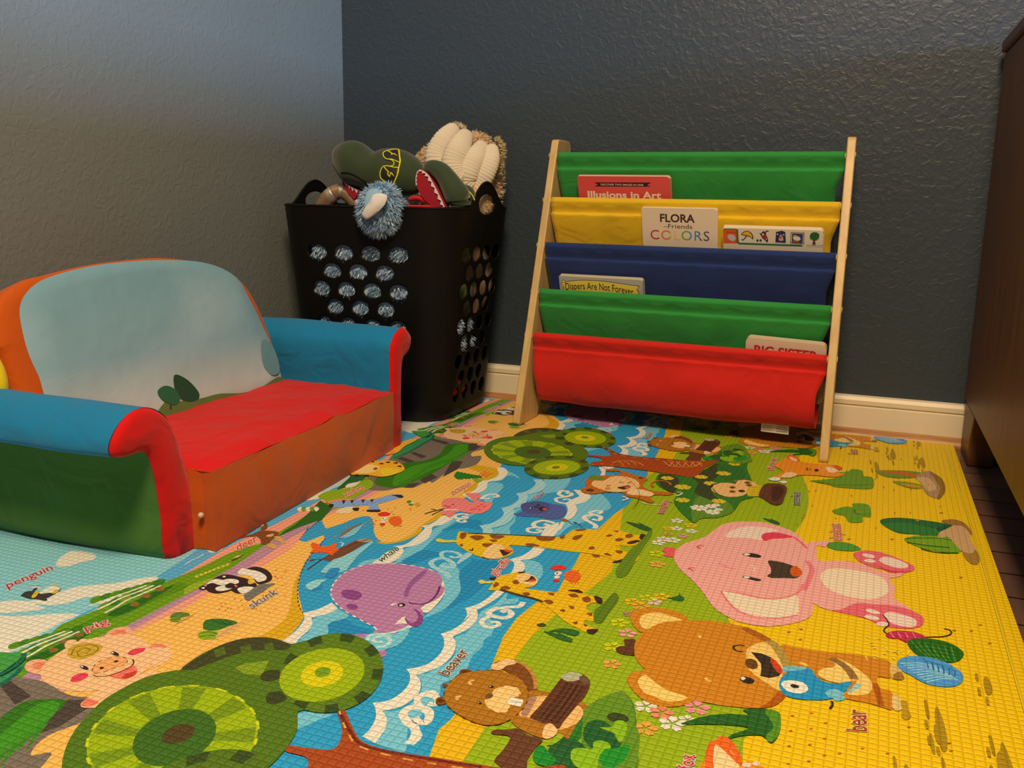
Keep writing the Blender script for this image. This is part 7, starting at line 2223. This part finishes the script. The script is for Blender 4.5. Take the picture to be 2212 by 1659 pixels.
DS('F', [(260, 680), (290, 590), (380, 500), (520, 455), (700, 442), (880, 470), (1000, 530), (1060, 620), (1060, 720), (1010, 820), (900, 910), (780, 960), (640, 965), (500, 920), (360, 840), (280, 760)], 1.4, (110, 60, 14), 8, 4, closed=True)
S('F', [(650, 730), (670, 700), (720, 690), (730, 640), (800, 600), (880, 592), (960, 610), (995, 650), (980, 690), (920, 705), (890, 730), (890, 800), (860, 840), (790, 850), (710, 820), (665, 780)], (246, 190, 108))
DS('F', [(700, 820), (790, 850), (860, 840), (890, 800)], 1.6, (150, 80, 20), 6, 4); DS('F', [(800, 600), (880, 592), (960, 610), (995, 650), (975, 690)], 1.6, (150, 80, 20), 6, 4)
S('F', [(650, 705), (680, 665), (715, 665), (730, 690), (700, 712), (665, 720)], (120, 72, 30)); PL('F', [(860, 735), (910, 705), (1015, 725), (1018, 750), (990, 790), (890, 770)], (240, 222, 200)); LN('F', [(890, 745), (960, 750), (1000, 755)], 1.2, (190, 150, 120))
EL('F', (713, 602), (738, 606), (712, 615), BLK); EL('F', (600, 757), (624, 762), (598, 770), BLK); LN('F', [(548, 540), (515, 545), (505, 565), (530, 580)], 3, (240, 170, 96)); LN('F', [(430, 692), (395, 695), (380, 710), (400, 725)], 3, (240, 170, 96))
EL('F', (703, 598), (712, 600), (703, 603), WHT); EL('F', (590, 754), (598, 756), (590, 759), WHT)
word('beaver', 'F', (300, 500), (505, 265), (215, 470), (118, 66, 36), (232, 214, 186))
# ---- big bush of flowers (far side of the trunk)
S('M', [(1000, 770), (1150, 790), (1300, 800), (1400, 740), (1500, 690), (1560, 560), (1660, 500), (1780, 500), (1850, 600), (1830, 720), (1870, 820), (1880, 900), (1900, 990), (1780, 1030), (1700, 1130), (1560, 1190), (1400, 1200), (1320, 1240), (1240, 1180), (1180, 1120), (1130, 1040), (1160, 960), (1060, 930), (960, 860)], (40, 112, 30))
S('M', [(1320, 1240), (1300, 1130), (1340, 1010), (1420, 980), (1560, 1050), (1640, 1040), (1700, 1130), (1560, 1190), (1400, 1200)], (92, 132, 34))
S('M', [(1300, 800), (1420, 740), (1480, 700), (1560, 680), (1560, 780), (1500, 850), (1500, 960), (1600, 1060), (1440, 1010), (1330, 950), (1360, 860)], (46, 66, 34))
S('M', [(990, 790), (1080, 780), (1180, 830), (1140, 940), (1080, 940), (1000, 880)], (44, 62, 34)); S('M', [(1600, 520), (1680, 490), (1760, 490), (1830, 560), (1800, 620), (1720, 580), (1640, 580)], (104, 136, 34)); S('M', [(1580, 610), (1620, 580), (1720, 590), (1700, 640), (1620, 650)], (128, 164, 30))
S('M', [(1540, 700), (1640, 690), (1760, 700), (1820, 800), (1700, 830), (1600, 830)], (30, 104, 36))
for x, y, r in ((1710, 680, 14), (1605, 770, 17), (1390, 803, 15), (1068, 815, 15), (1480, 865, 15), (1215, 900, 18), (1215, 1025, 15), (1560, 1035, 15)): flower('M', (x, y), r * .8, (222, 190, 40), (240, 150, 30), n=6)
for x, y, r in ((1370, 1100, 19), (1485, 1085, 13), (1535, 1072, 9), (1560, 1115, 9), (1500, 1140, 16)): flower('M', (x, y), r * .75, (240, 222, 196), (220, 160, 40), n=7, wid=.36)
LN('M', [(1150, 985), (1185, 975), (1215, 955)], 3, WHT); LN('M', [(1160, 950), (1200, 945)], 2.4, WHT)
# clover / bush near the beaver (repeats at the back)
S('F', [(1590, 890), (1620, 800), (1740, 720), (1850, 690), (1980, 720), (2060, 830), (2090, 960), (2130, 1060), (2120, 1200), (2080, 1400), (1700, 1500), (1580, 1300)], (100, 136, 26))
S('F', [(1820, 880), (1880, 850), (1980, 870), (2030, 920), (1950, 950), (1850, 930)], (54, 66, 24))
S('F', [(1600, 1000), (1660, 930), (1780, 930), (1880, 1000), (1900, 1090), (1960, 1140), (1900, 1200), (1700, 1200), (1600, 1110)], (30, 88, 36)); S('F', [(1260, 1200), (1310, 1120), (1420, 1095), (1540, 1120), (1620, 1200), (1600, 1300), (1500, 1400), (1300, 1400), (1200, 1330)], (34, 88, 36))
S('F', [(1750, 990), (1860, 985), (1900, 930), (1980, 930), (2010, 990), (1970, 1110), (1930, 1130), (1890, 1050), (1820, 1020)], (138, 176, 20)); S('F', [(1470, 1260), (1500, 1195), (1600, 1190), (1680, 1200), (1690, 1130), (1780, 1120), (1850, 1160), (1840, 1230), (1740, 1290), (1720, 1380), (1600, 1400), (1500, 1340)], (138, 176, 20)); S('F', [(1110, 1270), (1150, 1180), (1210, 1165), (1260, 1230), (1330, 1300), (1260, 1360), (1150, 1340)], (26, 130, 36)); S('F', [(1740, 1300), (1800, 1200), (1900, 1190), (2030, 1160), (2020, 1250), (1960, 1330), (1830, 1380)], (28, 136, 34)); S('F', [(1240, 1160), (1300, 1100), (1360, 1050), (1400, 1080), (1310, 1150)], (150, 172, 24))
# ---- tree trunk
TR = (168, 68, 22)
S('M', [(330, 690), (360, 660), (440, 650), (420, 620), (310, 605), (300, 592), (420, 600), (520, 600), (510, 560), (430, 510), (460, 508), (560, 560), (640, 590), (800, 610), (1000, 625), (1250, 645), (1400, 650), (1560, 645), (1500, 680), (1420, 720), (1380, 770), (1300, 805), (1150, 785), (950, 755), (700, 720), (500, 700), (400, 700)], TR)
LN('M', [(440, 512), (540, 560), (640, 595), (900, 622), (1200, 645)], 3.5, (112, 36, 20)); DS('M', [(450, 516), (540, 566), (640, 600), (900, 630), (1200, 652)], 2, (220, 160, 60), 12, 10); DS('M', [(340, 690), (420, 675), (520, 690), (760, 712)], 1.8, (220, 160, 60), 11, 9)
LN('M', [(1030, 650), (1080, 690), (1150, 705), (1300, 705), (1400, 670)], 2, (222, 150, 70)); LN('M', [(540, 670), (600, 652), (720, 650), (800, 670), (840, 695)], 2, (222, 150, 70))
for x in (1090, 1150, 1220, 1290, 1350): LN('M', [(x, 655), (x + 30, 680), (x + 55, 702)], 1.6, (222, 150, 70)); LN('M', [(x + 40, 655), (x + 15, 680), (x, 700)], 1.6, (222, 150, 70))
for x in (600, 660, 720): LN('M', [(x, 655), (x + 30, 670), (x + 50, 690)], 1.6, (222, 150, 70))
# ---- tree crown: three rosettes
CD = (84, 112, 20); CDD = (58, 64, 26)
S('C', [(150, 1367), (190, 1180), (280, 1010), (420, 850), (560, 720), (760, 600), (980, 500), (1200, 450), (1290, 435), (1350, 380), (1500, 280), (1700, 190), (1900, 140), (2080, 130), (2212, 150), (2340, 190), (2480, 160), (2700, 140), (2950, 165), (3100, 220), (3200, 330), (3215, 450), (3150, 580), (3000, 690), (2800, 780), (2600, 820), (2410, 840), (2400, 1000), (2330, 1140), (2200, 1300), (2080, 1400), (1900, 1500), (1500, 1640), (900, 1700), (400, 1660), (200, 1540)], CD)
S('C', [(1290, 435), (1380, 360), (1560, 260), (1760, 170), (1960, 130), (2150, 135), (2300, 180), (2340, 200), (2280, 250), (2100, 250), (1900, 270), (1700, 330), (1520, 400), (1400, 440)], (64, 66, 30)); 
for a, b_ in ((1600, 1700), (1850, 1950), (2080, 2160)): PL('C', [(a, 250 - (a - 1600) * .1), (b_, 220 - (a - 1600) * .1), (b_ + 20, 290 - (a - 1600) * .1), (a + 20, 320 - (a - 1600) * .1)], (84, 100, 26))
PL('C', [(1800, 420), (1900, 380), (2130, 350), (2060, 490), (1900, 480)], (132, 150, 24)); S('C', [(2050, 530), (2080, 460), (2212, 440), (2260, 500), (2150, 550)], CDD); S('C', [(2100, 740), (2130, 660), (2250, 650), (2300, 720), (2180, 770)], CDD)
S('C', [(2330, 600), (2260, 500), (2280, 380), (2330, 300), (2420, 380), (2350, 470), (2360, 560)], (74, 96, 24))


def rosette(c, ctr, A_, B_, rings_, wedge=None, nw=18):
    for k, col in rings_:
        EL(c, ctr, (ctr[0] + (A_[0] - ctr[0]) * k, ctr[1] + (A_[1] - ctr[1]) * k), (ctr[0] + (B_[0] - ctr[0]) * k, ctr[1] + (B_[1] - ctr[1]) * k), col, n=44)
        if wedge and wedge[0] == k:
            k0, k1, wcol = wedge[1:4]
            for i in range(0, nw, 2):
                a0 = 2 * PI * (i + wedge[4]) / nw; a1 = 2 * PI * (i + wedge[4] + .85) / nw
                q = []
                for kk, aa in ((k0, a0), (k0, (a0 + a1) / 2), (k0, a1), (k1, a1), (k1, (a0 + a1) / 2), (k1, a0)):
                    q.append((ctr[0] + (A_[0] - ctr[0]) * kk * math.cos(aa) + (B_[0] - ctr[0]) * kk * math.sin(aa), ctr[1] + (A_[1] - ctr[1]) * kk * math.cos(aa) + (B_[1] - ctr[1]) * kk * math.sin(aa)))
                PL(c, q, wcol)


LIME = (156, 172, 6)
rosette('C', (1205, 1105), (2015, 930), (1330, 1590), ((1.0, LIME), (.0001, LIME)), (1.0, .45, .97, (118, 140, 14), .3), 18)
EL('C', (1225, 1090), (1625, 985), (1250, 1345), (62, 100, 24)); EL('C', (1262, 1055), (1420, 1010), (1270, 1140), (80, 62, 26))
DS('C', [(1205 + 810 * math.cos(t) + 125 * math.sin(t), 1105 - 175 * math.cos(t) + 485 * math.sin(t)) for t in [i * 2 * PI / 20 for i in range(20)]], 2.6, (206, 200, 20), 16, 12, closed=True)
rosette('D', (955, 470), (1450, 400), (980, 845), ((1.0, (92, 118, 20)),), (1.0, .80, 1.0, (54, 72, 24), .2), 18)
EL('D', (865, 490), (1272, 410), (900, 735), LIME); EL('D', (865, 480), (1068, 445), (880, 600), (218, 196, 8)); EL('D', (872, 462), (948, 448), (880, 508), (116, 148, 20))
# third rosette of the crown (seen whole on the far tree)
rosette('L', (1560, 710), (1870, 690), (1575, 820), ((1.0, (84, 108, 20)),), (1.0, .80, 1.0, (56, 72, 24), .5), 18)
EL('L', (1560, 712), (1785, 700), (1570, 782), LIME); EL('L', (1562, 714), (1668, 706), (1566, 748), (206, 190, 14)); EL('L', (1552, 713), (1590, 709), (1553, 726), (96, 130, 22))
# ---- monkey, meerkats
MK = (190, 100, 26)
S('M', [(285, 850), (330, 800), (420, 790), (500, 790), (620, 780), (600, 750), (500, 750), (480, 735), (560, 725), (660, 750), (760, 785), (860, 810), (880, 830), (850, 850), (840, 900), (940, 940), (1060, 950), (1130, 965), (1060, 980), (960, 975), (900, 1000), (940, 1040), (900, 1050), (780, 1010), (680, 990), (640, 955), (500, 950), (420, 960), (340, 968), (260, 950), (240, 915), (290, 905)], MK)
S('M', [(345, 880), (370, 840), (460, 840), (540, 800), (660, 800), (760, 830), (800, 870), (790, 910), (700, 935), (600, 950), (500, 940), (400, 910)], (242, 182, 110)); S('M', [(680, 950), (780, 920), (900, 945), (940, 970), (900, 990), (800, 980), (720, 975)], (240, 196, 130)); EL('M', (330, 932), (368, 934), (328, 946), (92, 50, 20)); EL('M', (815, 815), (838, 816), (815, 824), (92, 50, 20)); S('M', [(315, 810), (350, 785), (400, 800), (460, 815), (440, 835), (380, 835), (330, 830)], (96, 132, 34))
S('M', [(590, 905), (640, 895), (700, 885), (715, 905), (670, 925), (620, 920)], BRND); EL('M', (685, 905), (712, 904), (684, 918), (220, 80, 60)); LN('M', [(490, 893), (505, 885), (525, 892)], 2.4, BRND); LN('M', [(612, 860), (628, 852), (650, 860)], 2.4, BRND); EL('M', (500, 915), (530, 915), (500, 928), (214, 130, 60)); EL('M', (705, 860), (730, 858), (706, 868), (214, 130, 60))
LN('M', [(930, 900), (920, 870), (950, 845), (1010, 840), (1080, 855), (1100, 880)], 4.5, MK); LN('M', [(640, 990), (690, 1010), (640, 1030)], 4, FOAM); LN('M', [(820, 1045), (880, 1065), (970, 1068)], 2, FOAM)
DS('M', [(430, 700), (560, 760), (680, 820), (760, 890), (800, 960), (790, 1040), (740, 1110)], 1.6, BLK, 5, 4)
word('monkey', 'M', (1035, 1155), (1095, 1030), (965, 1150), (200, 66, 40), (235, 205, 165), hw=.04)
S('M', [(1490, 910), (1540, 870), (1640, 860), (1720, 870), (1720, 840), (1800, 832), (1880, 850), (1930, 880), (1920, 900), (1840, 920), (1830, 960), (1760, 990), (1640, 995), (1560, 970), (1500, 940)], (236, 176, 100)); LN('M', [(1500, 915), (1560, 975), (1640, 998)], 1.8, BRND); LN('M', [(1490, 905), (1500, 880), (1545, 868)], 4, BRND); LN('M', [(1720, 862), (1740, 838), (1800, 830)], 1.8, BRND)
for x, y in ((1690, 905), (1690, 945), (1835, 860), (1850, 885)): EL('M', (x, y), (x + 32, y + 2), (x, y + 13), (150, 96, 46)); EL('M', (x, y), (x + 14, y), (x, y + 6), BRND)
EL('M', (1778, 940), (1812, 942), (1778, 952), BRND)
S('M', [(1830, 940), (1850, 900), (1920, 890), (2010, 890), (1990, 920), (1960, 985), (1890, 990), (1840, 985)], (212, 176, 26))
for k in range(4): LN('M', [(1850, 905 + k * 24), (2000 - k * 10, 905 + k * 22)], 1.6, (140, 106, 14))
S('M', [(1990, 880), (2080, 865), (2180, 880), (2212, 920), (2190, 990), (2160, 1060), (2080, 1070), (1980, 1010), (1940, 980)], (92, 54, 34)); S('M', [(2080, 900), (2160, 900), (2180, 960), (2100, 1040), (2060, 990)], (66, 36, 26))
word('meerkat', 'G', (2115, 188), (2120, 62), (2040, 185), (56, 52, 30), (232, 220, 180), hw=.04)
# ---- fox (far edge; repeats at the near edge)
FX = (236, 138, 30)
S('K', [(-110, 900), (-60, 850), (0, 820), (90, 850), (200, 870), (300, 880), (440, 890), (500, 905), (510, 930), (420, 945), (470, 960), (540, 975), (470, 1000), (380, 1000), (300, 990), (150, 985), (0, 1000), (-80, 1020), (-130, 1000), (-40, 960), (-60, 930)], FX)
S('K', [(0, 795), (60, 800), (120, 845), (60, 860), (10, 830)], (238, 96, 26)); S('K', [(20, 812), (70, 825), (100, 850), (50, 852)], (244, 190, 130)); S('K', [(-60, 1000), (0, 960), (60, 960), (90, 985), (20, 1010)], (244, 190, 130)); S('K', [(440, 890), (500, 905), (515, 925), (470, 935), (440, 915)], (226, 80, 24))
EL('K', (275, 940), (296, 940), (275, 953), BLK); LN('K', [(175, 940), (190, 935), (185, 915)], 2, BLK); LN('K', [(200, 920), (225, 930), (190, 940)], 1.6, BLK); S('K', [(360, 910), (440, 920), (480, 950), (400, 960)], (244, 200, 150))
S('H', [(985, 1560), (1000, 1420), (1040, 1350), (1090, 1340), (1170, 1380), (1260, 1480), (1330, 1588), (1300, 1640), (1100, 1700), (1000, 1660)], (236, 96, 28), K0); S('H', [(1065, 1560), (1070, 1430), (1090, 1380), (1160, 1430), (1250, 1520), (1310, 1600), (1100, 1640)], (246, 200, 130), K0)
S('H', [(1290, 1640), (1350, 1560), (1420, 1540), (1500, 1560), (1560, 1620), (1540, 1700), (1300, 1700)], FX, K0); EL('H', (1385, 1572), (1430, 1572), (1388, 1592), (244, 205, 180), K0); EL('H', (1475, 1560), (1510, 1560), (1476, 1578), (244, 205, 180), K0)
word('fox', 'H', (870, 1588 + 30), (890, 1475), (750, 1588 + 20), (214, 50, 34), (238, 212, 196), K0)
word('fox', 'M', (2085, 740), (2118, 620), (2030, 735), (214, 50, 40), (238, 200, 170), K0)
S('M', [(2030, 825), (2080, 808), (2140, 812), (2145, 835), (2090, 842)], WHT, K0); S('M', [(2130, 850), (2180, 840), (2212, 850), (2190, 868)], WHT, K0)
S('A', [(0, 980), (100, 985), (190, 980), (220, 1010), (120, 1100), (0, 1180), (-100, 1200), (-100, 1000)], (72, 150, 60)); LN('A', [(230, 990), (215, 1050), (120, 1130), (0, 1200)], 5, (28, 100, 70))
# lion and tiger by the sofa
S('O', [(1150, 1340), (1280, 1280), (1420, 1240), (1420, 1260), (1340, 1300), (1280, 1350), (1200, 1370), (1150, 1362)], (246, 180, 50)); S('O', [(1180, 1360), (1220, 1330), (1260, 1345), (1220, 1370)], (240, 150, 80))
S('O', [(880, 1510), (930, 1460), (1040, 1420), (1160, 1415), (1260, 1420), (1320, 1450), (1330, 1490), (1260, 1520), (1160, 1540), (1040, 1525), (940, 1525)], (244, 172, 40)); S('O', [(930, 1490), (1000, 1445), (1110, 1450), (1140, 1480), (1060, 1510), (960, 1510)], (246, 206, 120)); S('O', [(1150, 1480), (1240, 1470), (1300, 1490), (1240, 1525), (1170, 1530)], (240, 196, 40))
for x, y in ((1080, 1425), (1150, 1440), (1200, 1430), (1260, 1435), (1290, 1460), (900, 1520), (960, 1528), (1040, 1532)): S('O', [(x - 16, y), (x + 14, y - 8), (x + 20, y + 4)], BLK)
EL('O', (1110, 1478), (1128, 1476), (1110, 1488), (150, 90, 30))

mo_ = put(MT, mat).build('printed_surface', M_MAT, mat, smooth=False)
# thin clear-film crease running along the right edge of the mat
mb = MB()
cr_ = [Vector((right_x(y) - .020 - .004 * math.sin(y * 3), y, .0022)) for y in [MY0 + .01 + i * (MY1 - .05 - MY0) / 60 for i in range(61)]]
v = []
for q in cr_: v += [q + Vector((-.0014, 0, -.0005)), q + Vector((0, 0, .0006)), q + Vector((.0014, 0, -.0005))]
mb.add(v, [(3 * i, 3 * i + 3, 3 * i + 4, 3 * i + 1) for i in range(60)] + [(3 * i + 1, 3 * i + 4, 3 * i + 5, 3 * i + 2) for i in range(60)])
put(mb, mat).build('edge_crease', mat_plain('raised_yellow_film', alb(232, 190, 30), .3), mat)
print('layers', LAYER[0])
